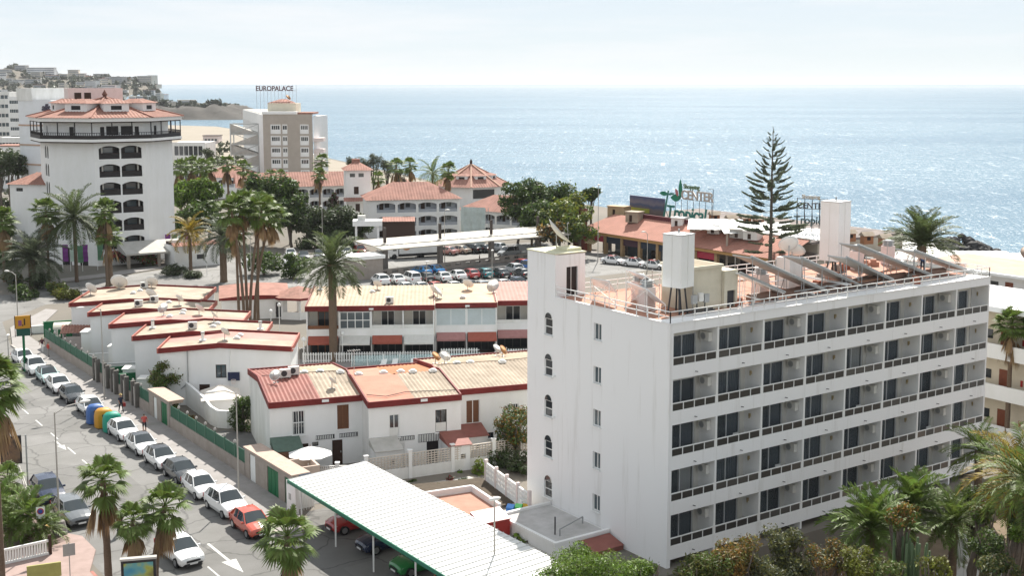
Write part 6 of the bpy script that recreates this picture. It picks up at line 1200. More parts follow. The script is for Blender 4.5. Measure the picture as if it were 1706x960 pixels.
b.tube((6.0, .3, 4.5), (14.4, .3, 4.5), .06, n=4).tube((14.3, .3, 0), (14.3, .3, 7.0), .06, n=4).tube((13, .3, 7.0), (14.3, .3, 7.0), .05, n=4).build('frame', DARKM, t)
def leaf(w_, h_): 
    b = B(); n = 8; l = [(-w_*math.sin(math.pi*i/n)*.5, 0, h_*i/n) for i in range(n+1)]; r = [(w_*math.sin(math.pi*i/n)*.5, 0, h_*i/n) for i in range(n+1)]
    for i in range(n): b.poly([l[i], r[i], r[i+1], l[i+1]]); b.poly([(x, .12, z) for x, _, z in (l[i], l[i+1], r[i+1], r[i])])
    return b
o = leaf(1.0, 4.0).build('leaf', TG, t, loc=(5.4, 0, 4.4)); o = leaf(1.5, 3.0).build('leaf', TG, t, loc=(5.6, 0, 4.7)); o.rotation_euler = (0, rad(-92), 0); o = leaf(.7, 1.8).build('flower', M('sign_pink', (.45, .16, .17), .6, .2, 3), t, loc=(4.8, -.05, 4.9)); o.rotation_euler = (0, rad(-25), 0); o = leaf(.9, 2.6).build('palm_leaf', TG, t, loc=(1.9, 0, 5.2)); o.rotation_euler = (0, rad(-88), 0); o = leaf(.5, 2.2).build('palm_leaf', TG2, t, loc=(1.6, 0, 5.1)); o.rotation_euler = (0, rad(80), 0); B().tube((.6, .1, .5), (1.9, .1, 6.0), .22, .15, n=6).build('palm_stem', TG2, t)
# second sign seen edge-on further right, turned to the sea side
tp = PD(1352, 380, 196); t = thing('rooftop_sign', 'tall dark rooftop sign frame with old lettering right of the pine', 'sign', (tp[0], tp[1], 5.5), rad(-62)); b = B()
for x in (-2.4, -1.2, 0, 1.2, 2.4):
    b.tube((x, 0, 0), (x, 0, 6.9), .07, n=4); b.tube((x, 1.6, 0), (x, 0, 5), .05, n=4)
for z in (1.2, 2.6, 4.0, 5.2, 6.8): b.tube((-2.5, 0, z), (2.5, 0, z), .06, n=4)
b.build('frame', DARKM, t); ob('letters', textmesh('CENTER', 1.3, .15, DARKM, 'letters'), t, (0, -.1, 5.3)); ob('letters', textmesh('Tropical', 1.7, .15, M('sign_dark_teal', (.05, .08, .08), .6, .1, 2), 'letters'), t, (0, -.1, 2.8)); ob('letters', textmesh('Shopping', .8, .12, M('sign_tan', (.35, .26, .16), .6, .1, 2), 'letters'), t, (-.2, -.1, 6.9))
# roof lanterns, sheds and low roofs between the shops and the sea
LAN = M('lantern_brick', (.36, .17, .09), .85, .2, 2)
for k, (x, y) in enumerate(((1190, 366), (1218, 372), (1242, 372), (1263, 374), (1415, 398), (1444, 402), (1474, 406), (1306, 384))):
    p = P(x, y, 6.3); t = thing('roof_lantern', 'small brick roof lantern with pitched cap, %s from the left beyond the shops' % 'first second third fourth sixth seventh eighth fifth'.split()[k], 'roof lantern', p, rad(-20), 'roof lanterns'); B().box(-.8, -.6, -.4, .8, .6, .9).build('body', LAN, t); B().box(-.3, -.62, .2, .3, -.601, .75).build('opening', BLACKW, t); B().poly([(-1, -.9, .9), (1, -.9, .9), (1, 0, 1.5), (-1, 0, 1.5)]).poly([(1, .9, .9), (-1, .9, .9), (-1, 0, 1.5), (1, 0, 1.5)]).poly([(-1, .9, .9), (-1, -.9, .9), (-1, 0, 1.5)]).poly([(1, -.9, .9), (1, .9, .9), (1, 0, 1.5)]).build('cap', SAND, t)
AWN = M('white_awning_sheet', (.80, .79, .77), .6, .06, .4)
for k, (x, y, w_, d_, z, tx) in enumerate(((1440, 404, 16, 9, 3.6, 'left one behind the tall roof tank'), (1478, 412, 16, 8, 3.4, 'middle one left of the date palm'), (1590, 430, 20, 9, 3.2, 'right one in front of the sea'), (1660, 432, 22, 9, 3.2, 'rightmost, near the frame edge'), (1192, 374, 9, 7, 7.4, 'behind the rooftop sign'), (1262, 380, 12, 7, 7.2, 'behind the pine'), (1345, 390, 10, 7, 6.8, 'right of the pine'))):
    p = P(x, y, z); t = thing('beach_restaurant_roof', 'white ribbed terrace roof near the sea, '+tx, 'terrace roof', (p[0], p[1], 0), rad(-55+10*(k % 3)), 'white terrace roofs by the sea'); corrugated(-w_/2, -d_/2, w_/2, d_/2, z-.5, z+.5, 1.1, .06).build('roof_sheet', AWN, t); B().box(-w_/2+.3, d_/2-.6, 0, w_/2-.3, d_/2-.3, z+.3).box(-w_/2+.4, -d_/2+.3, 0, -w_/2+.7, -d_/2+.6, z-.5).box(w_/2-.7, -d_/2+.3, 0, w_/2-.4, -d_/2+.6, z-.5).build('support', M('terrace_wall', (.42, .36, .30), .9, .2, 1), t); B().box(-w_/2+.8, -d_/2+.6, 0, w_/2-.8, d_/2-.7, 1.0).build('counter', BROWN, t)
for k, (x, y, z, w_, m) in enumerate(((1012, 352, 7, 3.5, M('tan_shade', (.50, .36, .22), .8, .15, 1)), (1042, 362, 6.8, 2.5, SAND), (1118, 372, 6.6, 2.2, WHITE2), (1160, 380, 6.4, 2.8, CREAM), (1178, 384, 6.4, 2.2, WHITE2), (1215, 392, 6.3, 3, CONCL), (1238, 395, 6.3, 2.4, WHITE2), (1330, 402, 5.5, 3, CREAM), (1300, 398, 5.8, 2.6, CONCL), (1275, 392, 6, 2.6, WHITE2))):
    p = P(x, y, z); t = thing('roof_shed', 'small rooftop shed or tank on the shopping centre, %s from the left' % 'first second third fourth fifth seventh eighth tenth ninth sixth'.split()[k] if k != 9 else 'small pale rooftop shed on the shopping centre just left of the pine', 'shed', (p[0], p[1], 5.9), rad(-70), 'rooftop sheds of the shopping centre'); B().wall(w_, z-5.0, .15, [(w_*.3, .1, w_*.3+.6, (z-5)*.75)]).box(0, .15, 0, .15, 2.2, z-5).box(w_-.15, .15, 0, w_, 2.2, z-5).box(.15, 2.05, 0, w_-.15, 2.2, z-5).build('wall', m, t); B().box(w_*.3, .1, .1, w_*.3+.6, .14, (z-5)*.75).build('door', BROWN, t); B().box(-.15, -.15, z-4.99, w_+.15, 2.35, z-4.85).build('roof', m, t)
RED5 = M('promenade_lattice', (.50, .30, .24), .85, .3, 2)
a, c = P(1400, 432, 3.0), P(1560, 440, 3.0); t = thing('lattice_parapet', 'pink and white lattice parapet beyond the hotel roof', 'wall', (a[0], a[1], 0), math.atan2(c[1]-a[1], c[0]-a[0])); L = math.dist(a[:2], c[:2]); B().box(0, 0, 0, L, .3, 2.0).build('base', CONC, t)
for i in range(int(L/.8)): ob('lattice_block', shared('ltb', lambda: B().box(0, .05, 2.0, .3, .25, 3.3).box(.3, .05, 2.5, .7, .25, 2.8).mesh('lattice_block', RED5)), t, (i*.8, 0, 0))
B().box(0, 0, 3.31, L, .3, 3.5).build('coping', WPAINT, t)
# breakwater rocks
RK = M('dark_breakwater_rock', (.05, .048, .047), .8, .4, 1.5); rp = P(1600, 416, -3.5)
rk = []
for v in range(6):
    r_ = random.Random(v); b = B(); pts = []
    b.lathe([(r_.uniform(.5, .8), -.5), (r_.uniform(.9, 1.1), 0), (r_.uniform(.7, .9), .5), (r_.uniform(.2, .4), .8)], 6); b.v = [(x*r_.uniform(.75, 1.25), y*r_.uniform(.75, 1.25), z*r_.uniform(.8, 1.2)) for x, y, z in b.v]; rk.append(b.mesh('boulder', RK))
t = thing('breakwater', 'heap of dark boulders reaching into the sea behind the date palm', 'breakwater', (rp[0], rp[1], -5))
for i in range(170):
    u, v = RN.gauss(0, 4.6), RN.gauss(0, 3.6); h = max(0, 4.4*(1-abs(u)/11)*(1-abs(v)/11)); o = ob('boulder', RN.choice(rk), t, (u*.82-v*.57, -u*.57-v*.82, h*RN.uniform(.4, 1)), RN.uniform(0, 6)); s = RN.uniform(.6, 1.35); o.scale = (s, s, s*.8)
for k, (x, y) in enumerate(((1410, 388), (1455, 390), (1495, 392))):
    p = P(x, y, -4.5); t = thing('shore_rocks', 'dark shore rocks at the water edge, %s group from the tall roof tank' % NTH[k], 'rocks', (p[0], p[1], -5), 0, 'shore rocks')
    for i in range(22): s = RN.uniform(.5, 1.0); ob('boulder', RN.choice(rk), t, (RN.gauss(0, 3), RN.gauss(0, 3), RN.uniform(0, .8)), RN.uniform(0, 6), (s, s, s))
# ================================================================ terraced hotel at the right edge
t = thing('gallery_apartments', 'white apartment block with open galleries and brown doors at the right edge', 'building', (127, 96, 0), rad(-90))
GL = 36; CRW = M('gallery_cream', (.66, .58, .46), .85, .1, 1)
for k in range(4):
    z = 7.7-2.95*k
    B().box(0, 1.6, z-2.2, GL, 1.8, z+.75).build('gallery_wall', CRW if k else WHITE, t); B().box(0, 0, z-2.4, GL, 1.59, z-2.2).build('gallery_floor', CONCL, t); B().box(0, 0, z-2.2, GL, .15, z-1.15).build('gallery_front', WHITE, t)
    for i in range(7):
        x = 2.6+i*5.0; d = B().box(x, 1.54, z-2.2, x+1.0, 1.599, z-.1).build('door', M('red_brown_door', (.20, .06, .03), .5, .2, 3), t); B().box(x-1.9, 1.54, z-1.0, x-.9, 1.599, z-.2).build('window', GLASS, t); B().box(x+1.9, 1.52, z-1.3, x+2.15, 1.599, z-.7).build('red_box', M('extinguisher_red', (.40, .03, .03), .5, .05, 2), t)
B().box(0, 1.81, -3, GL, 12, 8.4).build('building_body', WHITE, t); B().box(-.3, -.3, 8.451, GL, 12.3, 8.75).build('roof_slab', WHITE, t); B().poly([(.2, .2, 8.76), (GL, .2, 8.76), (GL, 12, 8.76), (.2, 12, 8.76)]).build('roof_floor', M('pink_roof_floor', (.56, .36, .28), .85, .2, .5), t)
t2 = thing('roof_cabinet', 'grey box plinth on the pink roof at the right edge', 'roof unit', (131, 82, 8.77), rad(-60)); B().box(0, 0, 0, 5, 1.2, .8).build('plinth', CONC, t2); B().box(1, .2, .8, 4, 1.0, 1.1).build('cover', WHITE2, t2)
for k, (x, y, tx) in enumerate(((132.5, 83.0, 'left'), (133, 80.5, 'middle'), (134, 78.5, 'right'))): dish_thing((x, y, 8.77), 2.2, -130, 40, 'brownish dish at the right edge of the view, %s of three' % tx, M('dish_brown', (.40, .30, .24), .7, .15, 2), 1.8)
t = thing('terrace_apartments', 'lower white apartment block with cream galleries and brown doors right of the big hotel', 'building', (95, 73, 0), rad(-90)); TL_ = 26
for k in range(3):
    z = 8.0-3.6*k; B().box(0, 1.6, z-.2, TL_, 1.8, z+2.6).build('gallery_wall', CRW, t); B().box(0, 0, z-1.3, TL_, .18, z).build('gallery_front', WHITE, t); B().box(0, .18, z-1.3, TL_, 1.59, z-1.1).build('gallery_floor', CONCL, t)
    B().box(0, 1.6, z-1.1, TL_, 1.8, z-.2).build('gallery_wall', CRW, t)
    for i in range(5): x = 5.6+i*4.6; B().box(x, 1.54, z-1.1, x+.95, 1.599, z+1.1).build('door', M('red_brown_door', (.20, .06, .03), .5, .2, 3), t); B().box(x-1.7, 1.54, z+.1, x-.8, 1.599, z+.9).build('window', GLASS, t); B().box(x-2.5, 1.52, z-.1, x-2.3, 1.599, z+.45).build('red_box', M('extinguisher_red', (.40, .03, .03), .5, .05, 2), t)
B().box(0, 1.81, -3, TL_, 9, 10.8).build('building_body', WHITE, t); b = B()
for i in range(10):
    a0, a1 = math.pi*i/10, math.pi*(i+1)/10; f = lambda a: (4.5-4.5*math.cos(a), 1.3*math.sin(a)+10.8); b.poly([(2, *f(a0)), (22, *f(a0)), (22, *f(a1)), (2, *f(a1))])
b.poly([(2, 4.5-4.5*math.cos(math.pi*i/10), 10.8+1.3*math.sin(math.pi*i/10)) for i in range(11)]).build('vault_roof', WHITE, t)
t = thing('terrace_wall', 'long white terrace wall below the galleries at the right edge', 'wall', (91.5, 61.5, 0), rad(-75)); B().box(0, 0, -2.6, 22, .3, .6).build('wall', WHITE, t); B().box(-.1, -.1, .601, 22.1, .4, .75).build('coping', WHITE2, t)
# ================================================================ buildings on the headland and the rocky point
HB = [M('hill_white', (.68, .68, .69), .9, .12, .1), M('hill_cream', (.60, .55, .48), .9, .12, .1), M('hill_grey', (.42, .42, .43), .9, .15, .1)]; HWIN = M('hill_window', (.16, .18, .21), .4, .1, .2)
hr = random.Random(5)
for k in range(95):
    d = hr.uniform(1500, 2250); px = hr.uniform(-10, 270 if d > 1750 else 250); l = (px-853)/FPX*d; h0 = hill(l, d)
    if h0 < 2: continue
    x, y = fr(d, l); w_ = hr.uniform(9, 30); hh = hr.choice((4, 6, 6, 9, 9, 12)); dd = hr.uniform(8, 14); m = hr.choice(HB[:2]+HB)
    if k in (3, 40): w_, hh = 46, 15
    t = thing('hillside_house', 'small pale building on the hazy far headland', 'building', (x, y, h0-2.5), rad(-35+hr.uniform(-25, 25)), 'buildings on the far headland')
    B().box(-w_/2, 0, 0, w_/2, dd, hh+2).build('wall', m, t); B().box(-w_/2-.3, -.3, hh+2.01, w_/2+.3, dd+.3, hh+2.5).build('roof', hr.choice((HB[0], HB[1], TILEF, SALMON) if hh < 8 else (HB[0], HB[1])), t)
    for r in range(max(1, hh//3)): B().box(-w_/2+1, -.12, 2.9+r*3, w_/2-1, -.001, 4.4+r*3).build('window_band', HWIN, t)
for k in range(9):
    l = -445+k*16+hr.uniform(-5, 5); d = 1320+hr.uniform(-20, 25); x, y = fr(d, l); h0 = spit(l, d)
    t = thing('point_house', 'low pale villa on the rocky point by the bay', 'building', (x, y, h0-1.5), rad(-35+hr.uniform(-20, 20)), 'villas on the rocky point'); w_ = hr.uniform(10, 24); B().box(-w_/2, 0, 0, w_/2, 9, 6.5).build('wall', hr.choice(HB), t); B().box(-w_/2-.4, -.4, 6.51, w_/2+.4, 9.4, 7.2).build('roof', hr.choice((HB[0], TILEF, HB[1])), t); B().box(-w_/2+1, -.12, 3.4, w_/2-1, -.001, 5).build('window_band', HWIN, t)
# ================================================================ vehicles
PAINT = {}
def paint(n, c, rough=.22):
    if n not in PAINT:
        m = M('car_paint_'+n, c, rough, 0, spec=.5); m.node_tree.nodes['Principled BSDF'].inputs['Coat Weight'].default_value = .6; m.node_tree.nodes['Principled BSDF'].inputs['Coat Roughness'].default_value = .06; PAINT[n] = m
    return PAINT[n]
for n, c in dict(white=(.78, .78, .77), silver=(.42, .44, .46), grey=(.13, .14, .15), charcoal=(.045, .05, .055), black=(.018, .019, .022), navy=(.015, .025, .06), red=(.36, .03, .03), coral=(.50, .085, .05), blue=(.02, .13, .42), brightblue=(.03, .22, .50), teal=(.02, .18, .20), mint=(.50, .66, .64), green=(.02, .20, .05), orange=(.50, .15, .03), beige=(.45, .38, .30), pink=(.50, .26, .24)).items(): paint(n, c)
CGL = M('car_glass', (.04, .05, .055), .04, 0, spec=.7); HLT = M('headlight_glass', (.55, .57, .58), .1, 0, spec=.6); TLT = M('tail_light', (.35, .02, .02), .25, 0); PLATE = M('number_plate', (.70, .70, .68), .5, 0); BLKP = M('black_trim', (.02, .02, .022), .45, 0)
SPEC = {  # L, W, H, hood, windscreen, roof, rear window, kind
 'hatch': (4.0, 1.74, 1.48, .95, .75, 1.45, .55), 'sedan': (4.45, 1.78, 1.45, 1.1, .8, 1.25, .65), 'suv': (4.35, 1.84, 1.65, 1.05, .7, 1.75, .5), 'van': (4.3, 1.76, 1.85, .85, .6, 2.5, .15), 'wagon': (4.5, 1.78, 1.47, 1.1, .8, 1.85, .45), 'mini': (3.6, 1.65, 1.5, .7, .7, 1.5, .45)}
def car_meshes(kind):
    L, W, Hh, ho, ws, ro, rw = SPEC[kind]; w = W/2; zs = .24; zb = Hh*.625; y0 = -L/2; yh = y0+ho; yr = yh+ws; ye = yr+ro; yw = min(ye+rw, L/2-.1); wr = w*.72
    ym = (yr+ye)/2+.05
    # y, sill, belt, roof z, half width, roof half width
    st = [(y0, zs+.16, zb*.60, zb*.66, w*.72, w*.5), (y0+.1, zs+.02, zb*.74, zb*.79, w*.90, w*.68), (y0+.35, zs, zb*.83, zb*.88, w*.97, w*.76), (yh-.25, zs, zb*.94, zb*1.0, w, w*.80), (yh, zs, zb*.97, zb*1.03, w, w*.80),
          (yr, zs, zb, Hh-.03, w, wr), (ym-.05, zs, zb, Hh, w, wr), (ym+.05, zs, zb, Hh, w, wr), (ye-.12, zs, zb*1.02, Hh-.03, w, wr*.98), (ye, zs, zb*1.02, Hh-.06, w, wr*.97), (yw, zs, zb*1.02, zb*1.08, w*.97, w*.74)]
    if L/2-yw > .25: st += [(L/2-.14, zs+.02, zb*.98, zb*1.04, w*.92, w*.68)]
    st += [(L/2-.03, zs+.08, zb*.86, zb*.92, w*.86, w*.62), (L/2, zs+.16, zb*.70, zb*.75, w*.76, w*.55)]
    body, ws_, rw_, sg = B(), B(), B(), [B(), B(), B(), B()]
    def ring(s):
        y, a, b, r, hw, rw2 = s; h = [(hw*.90, a), (hw, a+(b-a)*.35), (hw*.985, b-.06), (hw*.95, b), (rw2, r), (rw2*.55, r+.035)]
        return [(x, y, z) for x, z in h]+[(0, y, r+.05)]+[(-x, y, z) for x, z in h[::-1]]
    R_ = [ring(s) for s in st]; n = 13
    for i in range(len(st)-1):
        for j in range(n-1):
            q = [R_[i][j], R_[i+1][j], R_[i+1][j+1], R_[i][j+1]]; side = j in (3, 8); topf = j in (4, 5, 6, 7)
            if i == 4 and topf: ws_.poly(q)
            elif i == 9 and topf: rw_.poly(q)
            elif side and i in (5, 7): sg[(0 if j == 3 else 1)+(0 if i == 5 else 2)].poly(q)
            elif side and i in (4,): sg[0 if j == 3 else 1].poly(q)
            else: body.poly(q)
    for i, inv in ((0, False), (len(st)-1, True)): body.poly(R_[i] if not inv else R_[i][::-1])
    body.poly([R_[0][0], R_[0][12], R_[-1][12], R_[-1][0]])
    for s in (-1, 1):
        body.beam((s*w*.95, yh, zb*.97), (s*(wr+.005), yr, Hh-.02), .07, .05); body.beam((s*w*.93, yw-.05, zb*1.03), (s*wr*.97, ye, Hh-.04), .1, .05)
    bm_ = body.mesh('body', PAINT['white'], smooth=32)
    g = {'body': bm_, 'windscreen': ws_.mesh('windscreen', CGL, smooth=True), 'rear_window': rw_.mesh('rear_window', CGL, smooth=True)}
    for k, b in enumerate(sg): g['side_window%d' % k] = b.mesh('side_window', CGL)
    g['tyre'] = B().tube((-.1, 0, 0), (.1, 0, 0), .315, n=16).mesh('tyre', RUB, smooth=40); g['rim'] = B().tube((-.105, 0, 0), (.105, 0, 0), .21, n=12).mesh('rim', CHROME, smooth=40); g['wheel'] = B().tube((-.09, 0, 0), (.09, 0, 0), .37, n=16).mesh('wheel_arch', BLKP, smooth=40)
    g['headlight'] = B().poly([(-.2, -.02, -.07), (.16, .06, -.05), (.18, .18, .07), (-.16, .06, .06)]).poly([(-.2, -.02, -.07), (-.16, .06, .06), (-.1, .2, 0)]).mesh('headlight', HLT)
    g['tail_light'] = B().box(-.13, -.03, -.14, .13, .04, .14).mesh('tail_light', TLT); g['mirror'] = B().box(-.09, -.05, -.06, .09, .06, .07).beam((0, .02, 0), (0, .02, 0.001), .01, .01).mesh('mirror', BLKP)
    g['grille'] = B().box(-W*.26, -.02, -.07, W*.26, .05, .06).box(-W*.30, -.03, -.24, W*.30, .04, -.14).mesh('grille', BLKP); g['number_plate'] = B().box(-.26, -.03, -.055, .26, 0, .055).mesh('number_plate', PLATE)
    return g
CG = {}; CN = [0]
def car(kind, col, loc, rz, lbl, grp, roof=None, detail=True, cat='car'):
    if kind not in CG: CG[kind] = car_meshes(kind)
    g = CG[kind]; L, W, Hh, ho, ws, ro, rw = SPEC[kind]; zb = Hh*.625
    t = thing('parked_car' if cat == 'car' else cat, lbl, cat, loc, rz, grp)
    def bm_():
        m = g['body'].copy(); m.materials.clear(); m.materials.append(PAINT[col])
        if roof:
            m.materials.append(PAINT[roof])
            for p in m.polygons:
                if p.center.z > Hh-.12 and p.normal.z > .5: p.material_index = 1
        return m
    ob('body', shared((kind, col, roof), bm_), t); ob('windscreen', g['windscreen'], t); ob('rear_window', g['rear_window'], t)
    for k in range(4): ob('side_window', g['side_window%d' % k], t)
    for x in (-W/2+.10, W/2-.10):
        for y in (-L*.31, L*.30):
            a = ob('wheel', g['wheel'], t, (x, y, .335)); ob('tyre', g['tyre'], a, (math.copysign(.012, x), 0, -.02)); ob('rim', g['rim'], a, (math.copysign(.016, x), 0, -.02))
    if detail:
        for s in (-1, 1):
            h = ob('headlight', g['headlight'], t, (s*W*.36, -L/2+.06, zb*.70)); h.scale = (s, 1, 1)
            ob('tail_light', g['tail_light'], t, (s*W*.39, L/2-.06, zb*.80)); m = ob('mirror', shared(('mir', col), lambda: (lambda q: (q.materials.clear(), q.materials.append(PAINT[col]), q)[2])(g['mirror'].copy())), t, (s*(W/2+.08), -L/2+ho+.25, zb+.05))
        ob('grille', g['grille'], t, (0, -L/2-.005, zb*.58)); ob('number_plate', g['number_plate'], t, (0, -L/2-.04, zb*.42)); ob('number_plate', g['number_plate'], t, (0, L/2+.02, zb*.55), math.pi)
    return t
SG = 'cars parked along the street wall'
for kind, col, y, roof, tx in (('hatch', 'coral', 77.2, None, 'coral red hatchback at the near end of the kerbside row'), ('suv', 'white', 81.9, None, 'white sport utility car right behind the red hatchback'), ('hatch', 'white', 86.7, None, 'white hatchback between the dark car and the white utility car'), ('hatch', 'charcoal', 91.0, None, 'dark grey hatchback wedged between white cars beside the green fence'), ('hatch', 'white', 95.3, 'black', 'white hatchback with black roof panel beside the green fence'), ('sedan', 'white', 100.1, 'charcoal', 'white car with a bright sunshade, dark glass roof'), ('hatch', 'white', 105.0, None, 'white hatchback just in front of the recycling bins'),
        ('hatch', 'white', 114.6, None, 'white hatchback just behind the recycling bins'), ('hatch', 'charcoal', 120.2, None, 'dark grey car behind the bins, between two white cars'), ('sedan', 'white', 125.3, None, 'white saloon with sunroof, third beyond the bins'), ('hatch', 'mint', 129.8, 'black', 'pale mint hatchback with black roof'), ('suv', 'white', 134.6, None, 'white utility car behind the mint hatchback'), ('hatch', 'white', 139.9, None, 'white hatchback at the far end of the kerbside row')):
    car(kind, col, (32.2+RN.uniform(-.1, .1), y, .006), rad(RN.uniform(-1.5, 1.5)), tx, SG, roof)
car('sedan', 'white', (26.4, 75.2, .006), rad(3), 'white saloon driving up the street beside the palms', None)
car('suv', 'navy', (22.5, 92.0, .006), rad(-2), 'dark navy car parked behind the grey estate at the left kerb', 'cars at the left kerb'); car('wagon', 'grey', (22.75, 86.6, .006), rad(2), 'dark grey old estate car by the tall lamp base', 'cars at the left kerb')
for k, (col, y, tx) in enumerate((('red', 73.6, 'red car under the carport'), ('navy', 69.2, 'dark blue car under the carport'), ('green', 64.7, 'green car under the carport'), ('orange', 60.6, 'orange car under the carport'))): car('hatch', col, (38.3, y, .006), rad(-90), tx, 'cars under the carport')
car('hatch', 'white', (31.6, 61.6, .006), rad(0), 'white car at the bottom edge below the fan palm', None)
# upper car park
LOT = 'cars in the car park'
def lot(px, py, kind, col, tx, rz=172, g=LOT): p = P(px, py); car(kind, col, (p[0], p[1], .008), rad(rz), tx, g, detail=True)
for px, py, k, c, tx in ((634, 474, 'suv', 'white', 'white car at the left end of the middle car park row'), (660, 472, 'sedan', 'white', 'white saloon second in the middle car park row'), (686, 472, 'van', 'white', 'white small van in the middle car park row'), (709, 469, 'hatch', 'black', 'black hatchback next to the small van'), (737, 468, 'sedan', 'white', 'white saloon right of the black hatchback'), (762, 465, 'sedan', 'white', 'white saloon left of the red car'), (784, 463, 'hatch', 'red', 'red car in the middle car park row'), (807, 462, 'hatch', 'teal', 'teal hatchback right of the red car'), (834, 462, 'sedan', 'black', 'black saloon in the middle car park row near the hotel'), (870, 462, 'hatch', 'charcoal', 'dark car beside the hotel tower'), (857, 455, 'suv', 'silver', 'silver off-road car with spare wheel')): lot(px, py, k, c, tx)
for px, py, k, c, tx in ((702, 458, 'hatch', 'brightblue', 'bright blue hatchback behind the small van'), (722, 456, 'sedan', 'brightblue', 'bright blue saloon behind the white saloons'), (880, 452, 'van', 'blue', 'blue van beside the hotel tower'), (868, 446, 'hatch', 'red', 'red car at the back beside the hotel tower')): lot(px, py, k, c, tx, 190)
for px, py, k, c, tx in ((678, 488, 'hatch', 'white', 'white car whose roof peeps over the ochre roof, left one'), (703, 487, 'sedan', 'white', 'white car whose roof peeps over the ochre roof, second'), (727, 487, 'hatch', 'coral', 'red and white car peeping over the ochre roof'), (757, 486, 'sedan', 'white', 'white car peeping over the pale loggia roof'), (782, 486, 'suv', 'charcoal', 'dark car peeping over the pale loggia roof'), (806, 485, 'sedan', 'silver', 'silver car peeping over the pale loggia roof'), (840, 482, 'sedan', 'white', 'white car peeping over the pink loggia roof'), (864, 480, 'suv', 'navy', 'navy car peeping over the pink loggia roof')): lot(px, py, k, c, tx, -8)
for px, py, k, c, tx in ((745, 424, 'sedan', 'pink', 'pale red car under the parking canopy'), (766, 422, 'sedan', 'beige', 'beige car under the parking canopy'), (785, 421, 'suv', 'black', 'black car under the parking canopy, left one'), (803, 420, 'hatch', 'charcoal', 'dark car under the parking canopy, right one'), (827, 419, 'suv', 'silver', 'grey car under the parking canopy')): lot(px, py, k, c, tx, 200, 'cars under the parking canopy')
lot(848, 428, 'van', 'silver', 'silver people carrier driving behind the parapet', -88, None)
for px, py, k, c, tx in ((484, 428, 'sedan', 'white', 'white car beside the hedge, farther of two'), (481, 439, 'hatch', 'white', 'white car half hidden by the round bush'), (506, 432, 'sedan', 'charcoal', 'dark car parked against the dark hedge'), (532, 430, 'hatch', 'grey', 'grey car behind the date palm, left one'), (552, 428, 'hatch', 'white', 'white car behind the date palm'), (578, 426, 'hatch', 'white', 'white car near the guard hut'), (600, 422, 'sedan', 'red', 'red car in front of the guard hut')): lot(px, py, k, c, tx, -20, 'cars by the hedge')
for k, (px, py, tx) in enumerate(((1022, 440, 'farthest'), (1058, 444, 'middle'), (1090, 448, 'nearest'))):
    p = P(px, py); t = car('sedan', 'white', (p[0], p[1], .008), rad(20), 'white taxi with red roof before the shops, %s one' % tx, 'taxis before the shops', 'red', cat='taxi'); B().box(-.25, -.12, 1.45, .25, .12, 1.6).build('roof_light', M('taxi_light', (.6, .6, .55), .4, 0), t)
# box truck
p0, p1 = P(648, 433), P(736, 428); t = thing('box_truck', 'white box truck with an orange picture on its side beyond the car park', 'truck', (p0[0], p0[1], 0), math.atan2(p1[1]-p0[1], p1[0]-p0[0])); TL = math.dist(p0[:2], p1[:2])
B().prism([(0, 0), (1.7, 0), (1.7, 2.2), (0, 2.2)], .5, 0, zt=[1.6, 2.6, 2.6, 1.6]).box(.35, .02, 1.2, 1.7, 2.18, 2.5).build('cab', PAINT['white'], t); B().box(.75, -.02, 1.5, 1.4, .01, 2.2).build('side_window', CGL, t); B().box(1.9, -.1, .9, TL, 2.4, 3.5).build('cargo_box', M('truck_white', (.74, .75, .76), .5, .05, 1), t); B().box(.3, .2, .35, TL, 2.0, .85).build('chassis', DARKM, t)
for x in (1.0, TL*.62): [B().tube((x, y, .48), (x, y+.3, .48), .48, n=14).build('wheel', RUB, t) for y in (0, 1.9)]
b = B().lathe([(.85, 0), (.85, .02)], 16); b.v = [(x+3.2, -.105-z*.5, y*.8+2.2) for x, y, z in b.v]; b.build('orange_picture', M('truck_orange', (.55, .22, .05), .6, .3, 2), t)
# ================================================================ street furniture
LAMPG = M('lamp_post_grey', (.40, .38, .35), .6, .12, 2)
def lamp(px, py, h, lbl, arm=(-1.7, 0), pts=None, base=None, loc=None, heads=1, r=.075):
    p = loc or P(px, py); t = thing('street_lamp', lbl, 'street lamp', (p[0], p[1], 0), 0, 'street lamps')
    B().tube((0, 0, 0), (0, 0, h), r, r*.6, n=8).build('post', LAMPG, t)
    for s in range(heads):
        d = Vector((arm[0], arm[1], 0))*(1 if s == 0 else -1)
        B().path([(0, 0, h-.1), tuple(d*.5+Vector((0, 0, h+.25))), tuple(d+Vector((0, 0, h+.3)))], [r*.6, r*.5, r*.45], n=6).build('arm', LAMPG, t)
        o = B().lathe([(.02, -.07), (.18, -.05), (.2, .02), (.12, .1), (.02, .13)], 10).build('lamp_head', DISH, t, smooth=True, loc=tuple(d*1.15+Vector((0, 0, h+.3))), rz=math.atan2(d.y, d.x)); o.scale = (2.2, .9, 1)
    if base: B().prism([(-.4, -.4), (.4, -.4), (.4, .4), (-.4, .4)], 0, .3).lathe([(.5, .3), (.34, 1.0), (.3, 1.05)], 10).build('plinth', M('plinth_concrete', (.26, .24, .23), .9, .2, 2), t)
    return t
